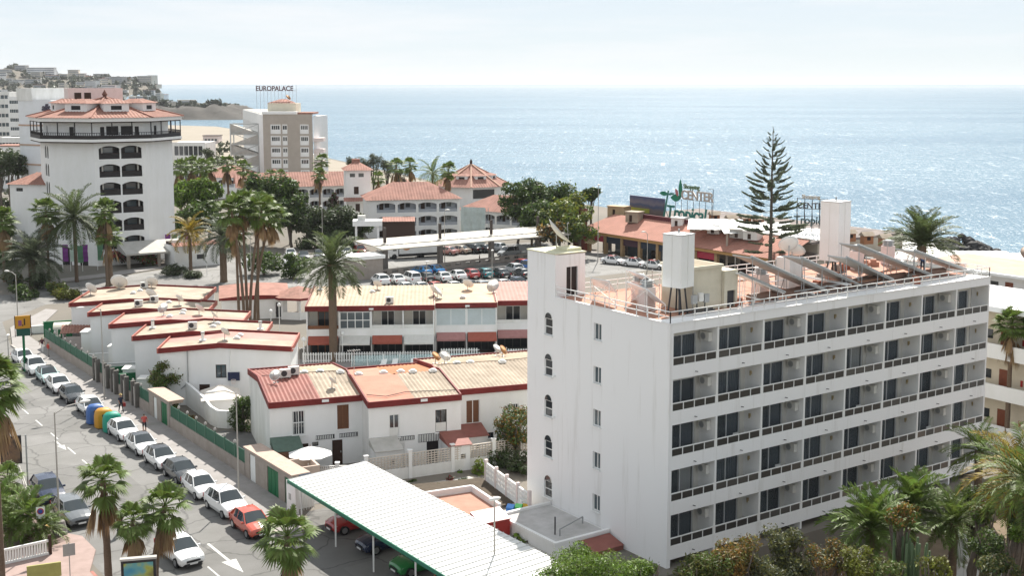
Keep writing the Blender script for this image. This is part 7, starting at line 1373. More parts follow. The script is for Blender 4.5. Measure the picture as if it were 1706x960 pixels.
lamp(174, 667, 9.0, 'tall street lamp on the right pavement behind the bins'); lamp(398, 827, 7.9, 'street lamp on the right pavement beside the green gates'); lamp(100, 893, 8.6, 'street lamp on a thick concrete base at the left kerb', arm=(1.9, .5), base=True); lamp(31, 560, 7.6, 'street lamp behind the yellow sign', arm=(-.6, 1.2)); lamp(93, 472, 7.4, 'street lamp before the low date palm', arm=(.8, -.6)); lamp(419, 475, 7.6, 'two-armed street lamp right of the leaning palms', arm=(1.0, -.6), heads=2); lamp(538, 440, 9.6, 'street lamp before the dark hedge', arm=(0, .3)); lamp(741, 440, 9.0, 'tall thin street lamp standing before the resort wing', arm=(.4, -.2))
lamp(0, 0, 6.2, 'foreground lamp post rising in front of the carport roof', arm=(.02, 0), loc=P(824, 1010)); lamp(711, 500, 5.2, 'thin lamp post over the ochre loggia roof', arm=(.1, 0)); lamp(820, 500, 6.8, 'thin lamp post over the pink loggia roof', arm=(.1, .1)); lamp(1078, 452, 6.2, 'short street lamp before the shops', arm=(-.5, .3)); lamp(996, 436, 13.0, 'tall flag pole lamp beside the brick pylon', arm=(.1, 0)); lamp(16, 630, 4.2, 'low white lamp at the street corner', arm=(.1, .2))
GLOBE = M('globe_lamp_white', (.78, .78, .76), .3, 0)
def globe(px, py, h, lbl, r=.25, z=0):
    p = P(px, py, z); t = thing('globe_lamp', lbl, 'garden lamp', p, 0, 'globe lamps'); B().tube((0, 0, 0), (0, 0, h), .05, n=7).build('post', WPAINT, t); B().lathe([(.05, -r), (r*.75, -r*.66), (r, 0), (r*.75, r*.66), (.02, r)], 12, (0, 0, h+r)).build('globe', GLOBE, t, smooth=True)
globe(571, 602, 2.9, 'white globe lamp by the palm trunk at the pool'); globe(763, 584, 3.2, 'white globe lamp by the pool glass fence'); globe(507, 622, 3.4, 'white globe lamp right of the house with the hoop'); globe(466, 560, 3.6, 'white globe lamp near the tiled pavilion'); globe(412, 472, 3.4, 'white globe lamp among the leaning palms'); globe(452, 563, 3.0, 'white globe lamp left of the tiled pavilion'); globe(345, 460, 3.2, 'dark round lamp before the lodge')
for k, (x, y) in enumerate(((1586, 958), (1592, 972), (1606, 962))): globe(x, y, .9, 'white globe lamp in the hotel garden, %s of three' % ('left', 'front', 'right')[k], .32, -1.5)
# recycling containers
def igloo(loc, m, lbl, kind):
    t = thing('recycling_container', lbl, 'recycling bin', loc, 0, 'recycling containers'); w_, d_, h_ = .78, .7, 1.75; b = B(); n = 10; pf = [(1, .05), (1.02, .5), (1.0, 1.1), (.9, 1.45), (.6, 1.68), (.15, 1.76)]
    k = len(b.v)
    for s, z in pf:
        for i in range(16):
            a = 2*math.pi*i/16; cx, cy = math.cos(a), math.sin(a); f = (abs(cx)**3.5+abs(cy)**3.5)**(-1/3.5); b.v.append((cx*f*w_*s, cy*f*d_*s, z))
    for r in range(len(pf)-1):
        for i in range(16): j = (i+1) % 16; b.f.append([k+r*16+i, k+r*16+j, k+r*16+16+j, k+r*16+16+i]); b.m.append(0)
    b.f.append([k+(len(pf)-1)*16+i for i in range(16)]); b.m.append(0); b.build('shell', m, t, smooth=40); B().tube((-.2, -.68, 1.2), (-.2, -.75, 1.2), .14, n=10).tube((.2, -.68, 1.2), (.2, -.75, 1.2), .14, n=10).build('slot', BLKP, t); B().box(-w_*.95, -d_*.95, 0, w_*.95, d_*.95, .06).build('base', BLKP, t); B().box(-.25, -.73, .45, .25, -.71, .85).build('label_plate', WPAINT if kind else GREYM, t)
igloo((31.6, 110.9, .006), M('bin_blue', (.045, .12, .34), .5, .1, 2), 'blue paper recycling container, farthest of three', 0); igloo((31.8, 109.1, .006), M('bin_yellow', (.52, .25, .02), .5, .1, 2), 'yellow recycling container, middle of three', 0); igloo((32.0, 107.3, .006), M('bin_green', (.01, .26, .18), .5, .1, 2), 'green glass recycling container, nearest of three', 1)
# ad panels
def picture(name, cols, sc):
    m = bpy.data.materials.new(name); m.use_nodes = True; n = m.node_tree.nodes; L = m.node_tree.links; tc = n.new('ShaderNodeTexCoord'); z = n.new('ShaderNodeTexNoise'); z.inputs['Scale'].default_value = sc; z.inputs['Detail'].default_value = 2; cr = n.new('ShaderNodeValToRGB'); L.new(tc.outputs['Object'], z.inputs['Vector']); L.new(z.outputs[0], cr.inputs[0]); e = cr.color_ramp.elements
    e[0].position = .3; e[0].color = (*cols[0], 1); e[1].position = .7; e[1].color = (*cols[-1], 1)
    for i, c in enumerate(cols[1:-1]): q = e.new(.3+.4*(i+1)/(len(cols)-1)); q.color = (*c, 1)
    L.new(cr.outputs[0], n['Principled BSDF'].inputs['Base Color']); n['Principled BSDF'].inputs['Roughness'].default_value = .2; return m
t = thing('advert_panel', 'advertising panel with blue and green picture at the foot of the palms', 'advertising panel', (21.2, 67.2, .13), rad(-22)); B().box(-.95, -.14, 1.0, .95, .14, 3.6).build('frame', BLKP, t); B().box(-.80, -.16, 1.1, .80, -.141, 3.45).build('poster', picture('poster_blue', [(.02, .06, .16), (.03, .22, .33), (.10, .30, .30), (.30, .34, .06), (.12, .09, .05)], .9), t); B().box(-1.0, -.16, 3.6, 1.0, .16, 3.72).build('cap', CONCL, t); B().box(-.25, -.1, 0, .25, .1, 1.0).build('foot', BLKP, t)
pp = P(20, 792); t = thing('bus_stop_panel', 'dark advertising panel of the bus shelter at the left edge', 'advertising panel', (pp[0], pp[1], .13), rad(-12)); B().box(-.8, -.12, .75, .8, .12, 3.0).build('frame', BLKP, t); B().box(-.66, -.14, .85, .66, -.121, 2.85).build('poster', picture('poster_brown', [(.03, .03, .03), (.06, .045, .035), (.16, .10, .06), (.09, .07, .06)], 1.6), t); B().box(-.25, -.08, 0, .25, .08, .75).build('foot', BLKP, t)
pb_ = P(2, 775); t = thing('bus_shelter', 'bus shelter with arched pale roof at the left edge', 'bus shelter', (pb_[0]-.8, pb_[1]+1.0, .13), rad(78)); b = B()
for i in range(8):
    a0, a1 = math.pi*i/8, math.pi*(i+1)/8; f = lambda a: (-.8*math.cos(a), 2.5+.35*math.sin(a)); b.poly([(-2, *f(a0)), (2, *f(a0)), (2, *f(a1)), (-2, *f(a1))])
b.build('roof', M('shelter_roof', (.55, .54, .50), .5, .1, 2), t); [B().tube((x, y, 0), (x, y, 2.5), .05).build('post', GREYM, t) for x in (-1.9, 1.9) for y in (-.7, .7)]; B().box(-1.8, .62, .3, 1.8, .66, 2.3).build('back_glass', GLP, t); B().box(-1.4, .1, .4, 1.4, .5, .46).build('bench', GREENP, t)
# yellow and green direction sign with picture
ps = P(42, 622); t = thing('town_sign', 'orange and dark green town sign on a green post at the far street end', 'sign', (ps[0], ps[1], .13), rad(-12)); GD = M('sign_deep_green', (.01, .07, .05), .5, .1, 2); B().tube((0, .15, 0), (0, .15, 4.2), .13, n=8).build('post', GREENP, t); B().box(-.75, -.05, 4.7, .75, .12, 6.05).build('picture_board', M('sign_orange', (.52, .25, .02), .5, .12, 1), t); B().box(-.68, -.08, 3.9, .7, .12, 4.69).build('green_board', GD, t); [B().box(x0, -.07, z0, x1, -.051, z1).build('emblem', m, t) for x0, z0, x1, z1, m in ((-.45, 5.0, -.12, 5.6, M('emblem_violet', (.25, .08, .18), .6, .2, 4)), (.1, 5.05, .24, 5.75, BROWN), (-.06, 4.95, .04, 5.15, BROWN))]; B().box(-.82, -.1, 3.85, -.751, .15, 6.1).box(.751, -.1, 3.85, .82, .15, 6.1).build('side_frame', BROWN, t)
b_ = P(38, 646); t = thing('litter_bin', 'brown litter bin below the town sign', 'litter bin', (b_[0]-.9, b_[1], .13)); B().tube((0, 0, .3), (0, 0, 1.1), .3, .34, n=10).build('bin', BROWN, t); B().tube((0, 0, 0), (0, 0, .3), .05).build('post', DARKM, t)
# small signs and rails at the near left corner
pz = P(74, 900); t = thing('parking_sign', 'round no-parking sign on a pole beside the lamp base', 'traffic sign', (pz[0]-.3, pz[1]-.6, .13), rad(-25)); B().tube((0, 0, 0), (0, 0, 2.4), .03, n=6).build('pole', STEEL, t); B().box(-.28, -.05, 1.6, .28, -.03, 2.4).build('plate', WPAINT, t); b = B().tube((0, -.055, 2.1), (0, -.051, 2.1), .22, n=16).build('red_disc', M('sign_disc_red', (.45, .03, .03), .5, 0), t); B().tube((0, -.062, 2.1), (0, -.056, 2.1), .15, n=14).build('blue_disc', M('sign_disc_blue', (.03, .08, .35), .5, 0), t)
pz = P(118, 985); t = thing('grey_sign', 'blank grey back of a small sign on a pole at the bottom edge', 'traffic sign', (pz[0], pz[1], 0), rad(-10)); B().tube((0, .04, 0), (0, .04, 3.0), .03, n=6).build('pole', STEEL, t); B().box(-.35, -.02, 2.2, .35, .0, 2.95).build('plate', GREYM, t)
pz = P(76, 1004); t = thing('flat_sign', 'olive yellow flat sign board at the bottom left edge', 'sign', (pz[0], pz[1], 0), rad(-12)); B().box(-.95, -.06, 1.5, .95, .06, 2.35).build('board', M('olive_yellow', (.36, .34, .11), .6, .25, 1.5), t); [B().tube((x, .1, 0), (x, .1, 1.7), .05).build('leg', STEEL, t) for x in (-.8, .8)]
a, c = P(-6, 948), P(82, 928); t = thing('fence_wall', 'white low wall with vertical slots at the lower left corner', 'fence', (a[0], a[1], .13), math.atan2(c[1]-a[1], c[0]-a[0])); L = math.dist(a[:2], c[:2]); B().box(0, 0, 0, L, .12, .15).box(0, 0, .85, L, .12, 1.0).build('rail', WPAINT, t)
for i in range(int(L/.17)): ob('slat', shared('fslat', lambda: B().box(0, .02, .15, .09, .1, .85).mesh('slat', WPAINT)), t, (i*.17, 0, 0))
B().box(L, -.05, 0, L+.18, .15, 1.3).build('post', BROWN, t)
a, c = P(38, 800), P(62, 868); t = thing('metal_railing', 'pale metal railing behind the palm clump at the left kerb', 'railing', (a[0]-.2, a[1], .13), math.atan2(c[1]-a[1], c[0]-a[0])); L = math.dist(a[:2], c[:2]); B().tube((0, 0, 1.0), (L, 0, 1.0), .04).tube((0, 0, .55), (L, 0, .55), .03).build('rail', CONCL, t); [B().tube((L*i/5, 0, 0), (L*i/5, 0, 1.0), .035).build('post', CONCL, t) for i in range(6)]
pz = P(48, 838); t = thing('sign_pole', 'bare sign pole by the left kerb railing', 'pole', (pz[0], pz[1], .13)); B().tube((0, 0, 0), (0, 0, 5.0), .06, n=7).build('pole', GREYM, t); B().box(-.12, -.12, 0, .12, .12, .3).build('foot', DARKM, t)
# garden seat block and low garden walls at the lower right
for k, (x, y, L, rz, h, tx) in enumerate(((1608, 940, .8, 20, 2.0, 'white square garden pillar right of the cactus'), (1620, 960, 5, -40, .7, 'low white garden wall at the bottom edge'), (1430, 955, 9, 25, .9, 'sloping pale garden kerb below the dry bush'), (1640, 838, 6, 35, 1.0, 'white garden wall behind the palms'))):
    p = P(x, y, -2.5); t = thing('garden_low_wall', tx, 'wall', (p[0], p[1], -2.6), rad(rz), 'garden walls by the hotel'); B().box(-L/2, 0, 0, L/2, .35 if L > 1 else .7, h).build('wall', WHITE if k != 2 else CONCL, t); B().box(-L/2-.05, -.05, h+.001, L/2+.05, .4 if L > 1 else .75, h+.07).build('coping', WHITE2, t)
# ================================================================ people
SKINM = M('skin', (.34, .19, .13), .6, .08, 6); HAIR = M('dark_hair', (.03, .02, .015), .8, .2, 9)
def person(loc, rz, lbl, top, bottom, legs_skin, stride=.25, hat=None, t=None, bag=None, h=1.74):
    t = t or thing('person', lbl, 'person', loc, rz); k = h/1.74
    V = [(0, 0, .95), (0, .01, 1.18), (0, .02, 1.38), (0, 0, 1.5), (0, -.01, 1.62), (0, -.02, 1.70),
         (.10, 0, .90), (.11, -stride*.5, .5), (.11, -stride*.75, .08), (.11, -stride*.75-.13, .04), (-.10, 0, .90), (-.11, stride*.45, .5), (-.11, stride*.95, .1), (-.11, stride*.95-.13, .04),
         (.19, .02, 1.40), (.25, .08, 1.14), (.26, -.06, .92), (.26, -.1, .83), (-.19, .02, 1.40), (-.25, -.04, 1.14), (-.26, -.18, .95), (-.26, -.23, .87)]
    Ed = [(0, 1), (1, 2), (2, 3), (3, 4), (4, 5), (0, 6), (6, 7), (7, 8), (8, 9), (0, 10), (10, 11), (11, 12), (12, 13), (2, 14), (14, 15), (15, 16), (16, 17), (2, 18), (18, 19), (19, 20), (20, 21)]
    Rr = [(.15, .11), (.13, .1), (.17, .11), (.06, .06), (.085, .10), (.07, .08), (.09, .09), (.062, .065), (.04, .045), (.04, .03), (.09, .09), (.062, .065), (.04, .045), (.04, .03), (.055, .055), (.042, .042), (.032, .032), (.035, .02), (.055, .055), (.042, .042), (.032, .032), (.035, .02)]
    me = bpy.data.meshes.new('figure'); me.from_pydata([(x*k, y*k, z*k) for x, y, z in V], Ed, []); o = bpy.data.objects.new('figure', me); C.objects.link(o)
    md = o.modifiers.new('skin', 'SKIN'); sv = me.skin_vertices[0].data
    for i, r in enumerate(Rr): sv[i].radius = (r[0]*k, r[1]*k); sv[i].use_root = i == 0
    o.modifiers.new('sub', 'SUBSURF').levels = 1; bpy.context.view_layer.update()
    m2 = bpy.data.meshes.new_from_object(o.evaluated_get(bpy.context.evaluated_depsgraph_get())); bpy.data.objects.remove(o); m2.name = 'body'; m2.materials.clear()
    for x in (SKINM, top, bottom, HAIR): m2.materials.append(x)
    for p in m2.polygons:
        c = p.center/k; p.use_smooth = True
        if c.z > 1.66 or (c.z > 1.56 and c.y > .03): p.material_index = 3
        elif c.z > 1.46: p.material_index = 0
        elif c.z > .97 and not (abs(c.x) > .2 and c.z < 1.22): p.material_index = 1
        elif abs(c.x) > .195 and c.z > .78: p.material_index = 0
        elif c.z > (.52 if legs_skin else .07): p.material_index = 2
        elif c.z > .07: p.material_index = 0
        else: p.material_index = 3
    ob('body', m2, t)
    if hat: B().lathe([(.17, 1.70), (.11, 1.71), (.1, 1.80), (.03, 1.83)], 10).build('hat', hat, t, smooth=True)
    if bag: B().box(.3, -.16, .5, .42, .16, .85).tube((.36, -.1, .85), (.36, 0, 1.0), .012, n=4).tube((.36, .1, .85), (.36, 0, 1.0), .012, n=4).build('bag', bag, t)
    return t
cl = lambda n, c: M('cloth_'+n, c, .85, .15, 5)
WORKER = bpy.data.objects['person']; person(None, 0, '', cl('blue', (.04, .12, .30)), cl('navy', (.02, .03, .06)), False, .05, t=WORKER)
def at(px, py, z=.13): p = P(px, py); return (p[0], p[1], z)
person(at(241, 724), rad(160), 'person in red sleeveless top and dark shorts walking on the pavement', cl('red', (.45, .08, .07)), cl('black', (.02, .02, .025)), True)
person(at(202, 690), rad(20), 'person in dark blue top with straw hat carrying a red bag by the wall', cl('navy', (.02, .03, .06)), cl('dark', (.03, .03, .035)), False, .2, cl('straw', (.45, .33, .15)), bag=cl('redbag', (.30, .03, .03)))
person(at(71, 589), rad(-30), 'person in white trousers at the far end of the pavement', cl('blackred', (.08, .03, .04)), cl('white', (.70, .69, .68)), False, .3); person(at(81, 597), rad(100), 'person in red top beside the far entrance', cl('red2', (.40, .06, .05)), cl('grey', (.25, .24, .24)), False, .1)
person(at(201, 892, .005), rad(190), 'person in dark clothes crossing the street behind the palms', cl('black', (.02, .02, .025)), cl('dark', (.03, .03, .035)), False, .3); person(at(549, 461, .005), rad(10), 'person in shorts walking past the round bush', cl('tan', (.40, .20, .15)), cl('khaki', (.30, .26, .2)), True, .3); person(at(799, 441, .005), rad(60), 'dark figure at the car park parapet', cl('black', (.02, .02, .025)), cl('dark', (.03, .03, .035)), False, .1)
# ================================================================ vegetation
import numpy as np
def npmesh(name, verts, faces, mats, midx=None):
    me = bpy.data.meshes.new(name); nv, nf = len(verts), len(faces); k = faces.shape[1]
    me.vertices.add(nv); me.vertices.foreach_set('co', verts.astype(np.float32).ravel()); me.loops.add(nf*k); me.loops.foreach_set('vertex_index', faces.astype(np.int32).ravel())
    me.polygons.add(nf); me.polygons.foreach_set('loop_start', np.arange(0, nf*k, k, dtype=np.int32))
    for m in mats: me.materials.append(m)
    if midx is not None: me.polygons.foreach_set('material_index', midx.astype(np.int32))
    me.update(calc_edges=True); return me
def leaves(seed, n, rad_, nb, leaf, zflat=1.0, hollow=.45, up=.3, asp=.55):
    """n leaf quads spread over nb lumps filling an ellipsoid of radii rad_"""
    r = np.random.default_rng(seed); R3 = np.array(rad_)
    d = r.normal(size=(nb, 3)); d /= np.linalg.norm(d, axis=1)[:, None]; cen = d*(r.random((nb, 1))**.45)*.72*R3; cen[:, 2] *= zflat
    br = (.26+.24*r.random(nb))*R3.mean()*min(1.0, (7/nb)**.28+.12)
    pick = r.integers(0, nb, n); d = r.normal(size=(n, 3)); d /= np.linalg.norm(d, axis=1)[:, None]; rr = hollow+(1-hollow)*r.random((n, 1))**.6
    c = cen[pick]+d*rr*br[pick][:, None]*np.array([1, 1, .8]); out = r.random(n) < .06; c[out] += d[out]*br[pick][out][:, None]*.35
    nrm = d*.6+r.normal(size=(n, 3))*.6+np.array([0, 0, up]); nrm /= np.linalg.norm(nrm, axis=1)[:, None]
    a = np.cross(nrm, r.normal(size=(n, 3))); a /= np.linalg.norm(a, axis=1)[:, None]; b = np.cross(nrm, a); s = leaf*(.6+.8*r.random((n, 1)))
    v = np.stack([c-a*s, c+b*s*asp*.7, c+a*s, c-b*s*asp*.7], 1).reshape(-1, 3)
    return v, np.arange(4*n).reshape(n, 4)
def tree(lbl, loc, ctr, rad_, mats, n, leaf, seed, nb=14, name='tree', cat='tree', group=None, trunk=BARKG, tr=.22, **kw):
    """tapered trunk with limbs, crown of leaf-sized faces"""
    t = thing(name, lbl, cat, loc, 0, group); v, f = leaves(seed, n, rad_, nb, leaf, **kw); v = v+np.array([0, 0, ctr]); r = random.Random(seed)
    mats = mats if isinstance(mats, (list, tuple)) else [mats]
    mi = None
    if len(mats) > 1:
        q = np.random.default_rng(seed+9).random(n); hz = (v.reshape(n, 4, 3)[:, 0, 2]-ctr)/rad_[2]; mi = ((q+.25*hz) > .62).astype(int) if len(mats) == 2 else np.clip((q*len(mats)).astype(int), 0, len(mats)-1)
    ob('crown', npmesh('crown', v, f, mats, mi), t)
    b = B(); b.path([(0, 0, -.3), (r.uniform(-.1, .1)*ctr, r.uniform(-.1, .1)*ctr, ctr*.55), (0, 0, ctr)], [tr*1.3, tr, tr*.6])
    for i in range(6):
        a = r.uniform(0, 6.28); q = Vector((math.cos(a)*rad_[0]*.6, math.sin(a)*rad_[1]*.6, ctr+rad_[2]*r.uniform(-.1, .5))); b.path([(0, 0, ctr*.5), tuple(q*.5+Vector((0, 0, ctr*.3))), tuple(q)], [tr*.6, tr*.4, tr*.12], n=5)
    b.build('trunk', trunk, t, smooth=True); return t
# --- palms: every frond is an object, meshes are shared
def fan_mesh(elev, dry=False, seed=0):
    r = random.Random(seed); b = B(); pl = 1.0 if not dry else .7; d = Vector((math.cos(elev), 0, math.sin(elev)))
    e = d*pl+Vector((0, 0, -.08)); b.beam((0, 0, 0), tuple(e), .05, .03); n = 15 if not dry else 8; S_ = Vector((0, 1, 0)); sp = 2.0 if not dry else .55
    for i in range(n):
        a = (i/(n-1)-.5)*2*sp*.75; dr = (d*math.cos(a)+S_*math.sin(a)).normalized(); L = (1.05-.25*abs(a)/sp)*r.uniform(.9, 1.05); nrm = d.cross(S_).normalized(); wv = dr.cross(nrm).normalized()*.085
        m = e+dr*L*.55+nrm*(-.03); tip = e+dr*L+Vector((0, 0, -.32*L if not dry else -.5)); b.poly([tuple(e), tuple(m-wv), tuple(tip), tuple(m+wv)])
    return b.mesh('frond', LDRY if dry else LFAN)
def feather_mesh(elev, L, droop, m, seed=0, nl=30, lw=.05, ll=.55, vee=.5):
    r = random.Random(seed); b = B(); pts = []; d = Vector((math.cos(elev), 0, math.sin(elev))); p = Vector((0, 0, 0)); n = 10; ang = elev
    for i in range(n+1): pts.append(p.copy()); p = p+Vector((math.cos(ang), 0, math.sin(ang)))*(L/n); ang -= droop/n*(.5+i/n)
    b.path([tuple(q) for q in pts], [.045*(1-i/n*.85) for i in range(n+1)], n=4)
    for i in range(nl):
        f = .12+.88*i/nl; k = min(int(f*n), n-1); q = pts[k].lerp(pts[k+1], f*n-k); tg = (pts[k+1]-pts[k]).normalized(); up = tg.cross(Vector((0, 1, 0))).normalized()
        if up.z < 0: up = -up
        for s in (-1, 1):
            l = ll*(.45+1.1*math.sin(math.pi*min(1, f*.9+.08)))*r.uniform(.85, 1.1); dr = (Vector((0, s, 0))*.75+tg*.65+up*vee*r.uniform(.4, 1)).normalized(); tip = q+dr*l+Vector((0, 0, -.18*l)); wv = tg*lw; m_ = q+dr*l*.5
            b.poly([tuple(q-wv*.6), tuple(m_-wv), tuple(tip), tuple(m_+wv)])
    return b.mesh('frond', m)
FANV = [(e, [fan_mesh(rad(e), False, s*7+i) for s in range(2)]) for i, e in enumerate((78, 58, 38, 18, -4, -28, -52))]; DRYV = [fan_mesh(rad(e), True, e) for e in (-62, -75, -86)]
def trunk_mesh(h, r0, r1, lean, seed, bulge=0):
    r = random.Random(seed); b = B(); n = 14; pts = []; rs = []
    for i in range(n+1):
        f = i/n; pts.append((lean[0]*f*f, lean[1]*f*f, -.2+(h+.2)*f)); rs.append((r0+(r1-r0)*f)*(1.25 if i == 0 else 1)*(1+.05*(i % 2))+(bulge if i >= n-1 else 0))
    return b.path(pts, rs, n=9)
def fan_palm(loc, h, s, lbl, seed, lean=(0, 0), skirt=8, n=36, group='fan palms', r0=.2, sks=1.0):
    r = random.Random(seed); t = thing('fan_palm', lbl, 'palm tree', loc, 0, group); trunk_mesh(h, r0*1.15, r0*.8, lean, seed).build('trunk', BARK, t, smooth=60); c = (lean[0], lean[1], h)
    for i in range(n):
        f = (i+.5)/n; e = 82-128*f**.95+r.uniform(-10, 10); k = min(range(7), key=lambda q: abs(FANV[q][0]-e)); q = s*r.uniform(.85, 1.12); ob('frond', r.choice(FANV[k][1]), t, c, i*2.39996+r.uniform(-.2, .2), (q, q, q))
    for i in range(skirt+5): q = s*r.uniform(1.0, 1.6)*sks; ob('dry_frond', r.choice(DRYV), t, (c[0], c[1], h-.25-r.uniform(0, .5)*s), r.uniform(0, 6.28), (q, q, q))
    return t
FEA = {}
def feather_palm(loc, h, s, lbl, seed, kind='date', lean=(0, 0), n=38, group='feather palms', r0=.26, low=-40, name='date_palm'):
    if kind not in FEA:
        m = {'date': LDATE, 'grey': LDATE2, 'yellow': LYEL, 'lush': LFAN, 'bright': leafmat('garden_palm_leaf', (.125, .185, .035))}[kind]; V_ = []
        for i, e in enumerate((80, 60, 40, 20, 0, -25)): V_.append((e, [feather_mesh(rad(e), 3.0, rad((70 if kind in ('grey', 'yellow') else 55)+q*14), m, i*5+q, 26, .05 if kind != 'bright' else .075, .5 if kind != 'bright' else .6) for q in range(2)]))
        FEA[kind] = V_
    V_ = FEA[kind]; r = random.Random(seed); t = thing(name, lbl, 'palm tree', loc, 0, group)
    if h > .6: trunk_mesh(h, r0*1.1, r0, lean, seed, r0*.25).build('trunk', BARK, t, smooth=60)
    else: B().lathe([(r0, -.2), (r0*1.2, h*.6), (r0*.5, h+.1)], 9).build('trunk', BARK, t)
    c = (lean[0], lean[1], h)
    for i in range(n):
        f = (i+.5)/n; e = 84-(84-low)*f**.85+r.uniform(-9, 9); k = min(range(6), key=lambda q: abs(V_[q][0]-e)); q = s*r.uniform(.85, 1.1); ob('frond', r.choice(V_[k][1]), t, c, i*2.39996+r.uniform(-.25, .25), (q, q, q))
    return t
def zat(px, py, loc):
    D = loc[0]*math.cos(rad(55))+loc[1]*math.sin(rad(55)); return PD(px, py, D)[2]
# near palms in the street
for k, (bx, by, cy, s, lean, tx, sk) in enumerate(((182, 985, 797, .92, (-.1, .05), 'tallest of the three street palms in front of the grey estate car', 9), (224, 1003, 866, .72, (.1, 0), 'smallest of the three street palms, in the middle', 8), (258, 985, 842, .92, (.7, -.35), 'leaning street palm in front of the white saloon', 9), (476, 1003, 892, 1.12, (.2, 0), 'fan palm in front of the carport at the bottom edge', 7))):
    p = P(bx, by); fan_palm(p, zat(bx, cy, p)-.1, s, tx, 20+k, lean, sk, 30, 'street fan palms', .21 if k != 1 else .17)
p = P(4, 1010); fan_palm(p, zat(4, 640, p), 1.2, 'tall fan palm cut by the left edge of the picture', 31, (0, 0), 12, 44, 'street fan palms', .24)
for k, (x, y, s) in enumerate(((20, 905, .85), (50, 898, .8), (72, 905, .7), (4, 880, .75))):
    p = P(x, y); feather_palm((p[0], p[1], .1), 1.0+.5*(k % 2), s, 'bushy lush palm in the clump at the left kerb, %s' % ('front left', 'middle', 'right', 'back left')[k], 40+k, 'bright' if k % 2 else 'lush', (0, 0), 24, 'palm clump at the left kerb', .2, -30, 'feather_palm')
p = P(14, 850); fan_palm((p[0], p[1], .1), 2.2, .8, 'low fan palm behind the clump at the left kerb', 46, (0, 0), 3, 24, 'palm clump at the left kerb')
# tall date palm by the pool
p = P(556, 603); feather_palm(p, zat(556, 440, p), 1.45, 'tall date palm rising before the ochre roofed loggia house', 50, 'date', (0, 0), 46, 'date palms', .42, -48)
# leaning group
for k, (bx, by, cx, cy, D, s) in enumerate(((407, 520, 386, 352, 149, 1.3), (412, 520, 402, 338, 151, 1.3), (416, 522, 436, 350, 150, 1.35), (424, 522, 452, 362, 152, 1.3), (398, 520, 392, 385, 153, 1.1), (430, 522, 432, 340, 156, 1.25))):
    p = PD(bx, by, D); q = PD(cx, cy, D); fan_palm((p[0], p[1], 0), q[2], s, 'tall shaggy fan palm of the leaning group behind the staggered houses, %s from the left' % ('first', 'third', 'fifth', 'sixth', 'second', 'fourth')[k], 60+k, (q[0]-p[0], q[1]-p[1]), 9, 28, 'leaning fan palms', .17, .75)
def fp(bx, by, cy, s, tx, seed, **k): p = P(bx, by); fan_palm(p, zat(bx, cy, p), s, tx, seed, **k)
def dp(bx, by, cy, s, tx, seed, kind='date', **k): p = P(bx, by); feather_palm(p, zat(bx, cy, p), s, tx, seed, kind, **k)
dp(373, 470, 395, 1.6, 'grey date palm with thick trunk left of the leaning group', 70, 'grey', r0=.5, n=40); dp(318, 450, 388, 1.45, 'yellowing palm right of the gallery hotel', 71, 'yellow', name='coconut_palm', n=26, low=-35); dp(128, 470, 362, 2.0, 'tall dark date palm before the gallery hotel', 72, 'date', n=44, low=-60); dp(55, 482, 432, 1.9, 'low spreading date palm at the left before the wing', 73, 'grey', n=48, low=-25, r0=.5); fp(82, 470, 352, 1.5, 'fan palm before the side wing', 74, skirt=14); fp(179, 478, 352, 1.3, 'taller fan palm before the loggias of the gallery hotel', 75, skirt=8); fp(183, 476, 392, 1.3, 'thick trunked fan palm before the loggias', 76, r0=.5, skirt=6, n=28)
p = P(8, 470); fan_palm(p, zat(8, 365, p), 1.4, 'fan palm at the left edge beside the side wing', 77, skirt=10)
for k, (x, y, D, s) in enumerate(((300, 278, 262, 2.2), (318, 272, 268, 2.2), (336, 278, 262, 2.1), (379, 272, 268, 2.0), (405, 280, 258, 1.9), (350, 275, 275, 2.0), (452, 292, 262, 1.5), (468, 293, 266, 1.5), (536, 268, 280, 2.0), (532, 290, 270, 1.8), (660, 276, 268, 2.0), (683, 274, 272, 1.9), (630, 296, 262, 1.6))):
    q = PD(x, y, D); fan_palm((q[0], q[1], 0), q[2], s*.62, 'distant fan palm above the resort roofs, %s from the left' % ('first second fourth fifth sixth third seventh eighth tenth ninth thirteenth fourteenth eleventh'.split()[k] if k != 12 else 'twelfth'), 80+k, (0, 0), 5, 26, 'distant fan palms', .22)
q = PD(718, 288, 262); feather_palm((q[0], q[1], 0), q[2], 1.4, 'coconut palm above the resort roofs', 95, 'lush', (.5, 0), 22, 'coconut palms', .2, -40, 'coconut_palm'); q = PD(747, 284, 255); fan_palm((q[0], q[1], 0), q[2], 1.25, 'fan palm with a dark bare trunk before the round hall', 96, (0, 0), 4, 30, 'distant fan palms', .2)
q = PD(886, 372, 232); feather_palm((q[0], q[1], 0), q[2], 1.3, 'small palm at the right end of the resort', 97, 'grey', (0, 0), 28, 'feather palms', .22)
q = PD(1536, 408, 150); feather_palm((q[0], q[1], 0), q[2], 1.75, 'date palm rising behind the hotel roof against the sea', 98, 'date', (0, 0), 54, 'date palms', .45, 5)
p = P(1677, 728); fan_palm(p, zat(1677, 540, p), 1.0, 'fan palm right of the big hotel', 99, (0, 0), 10, 38, 'street fan palms', .2)
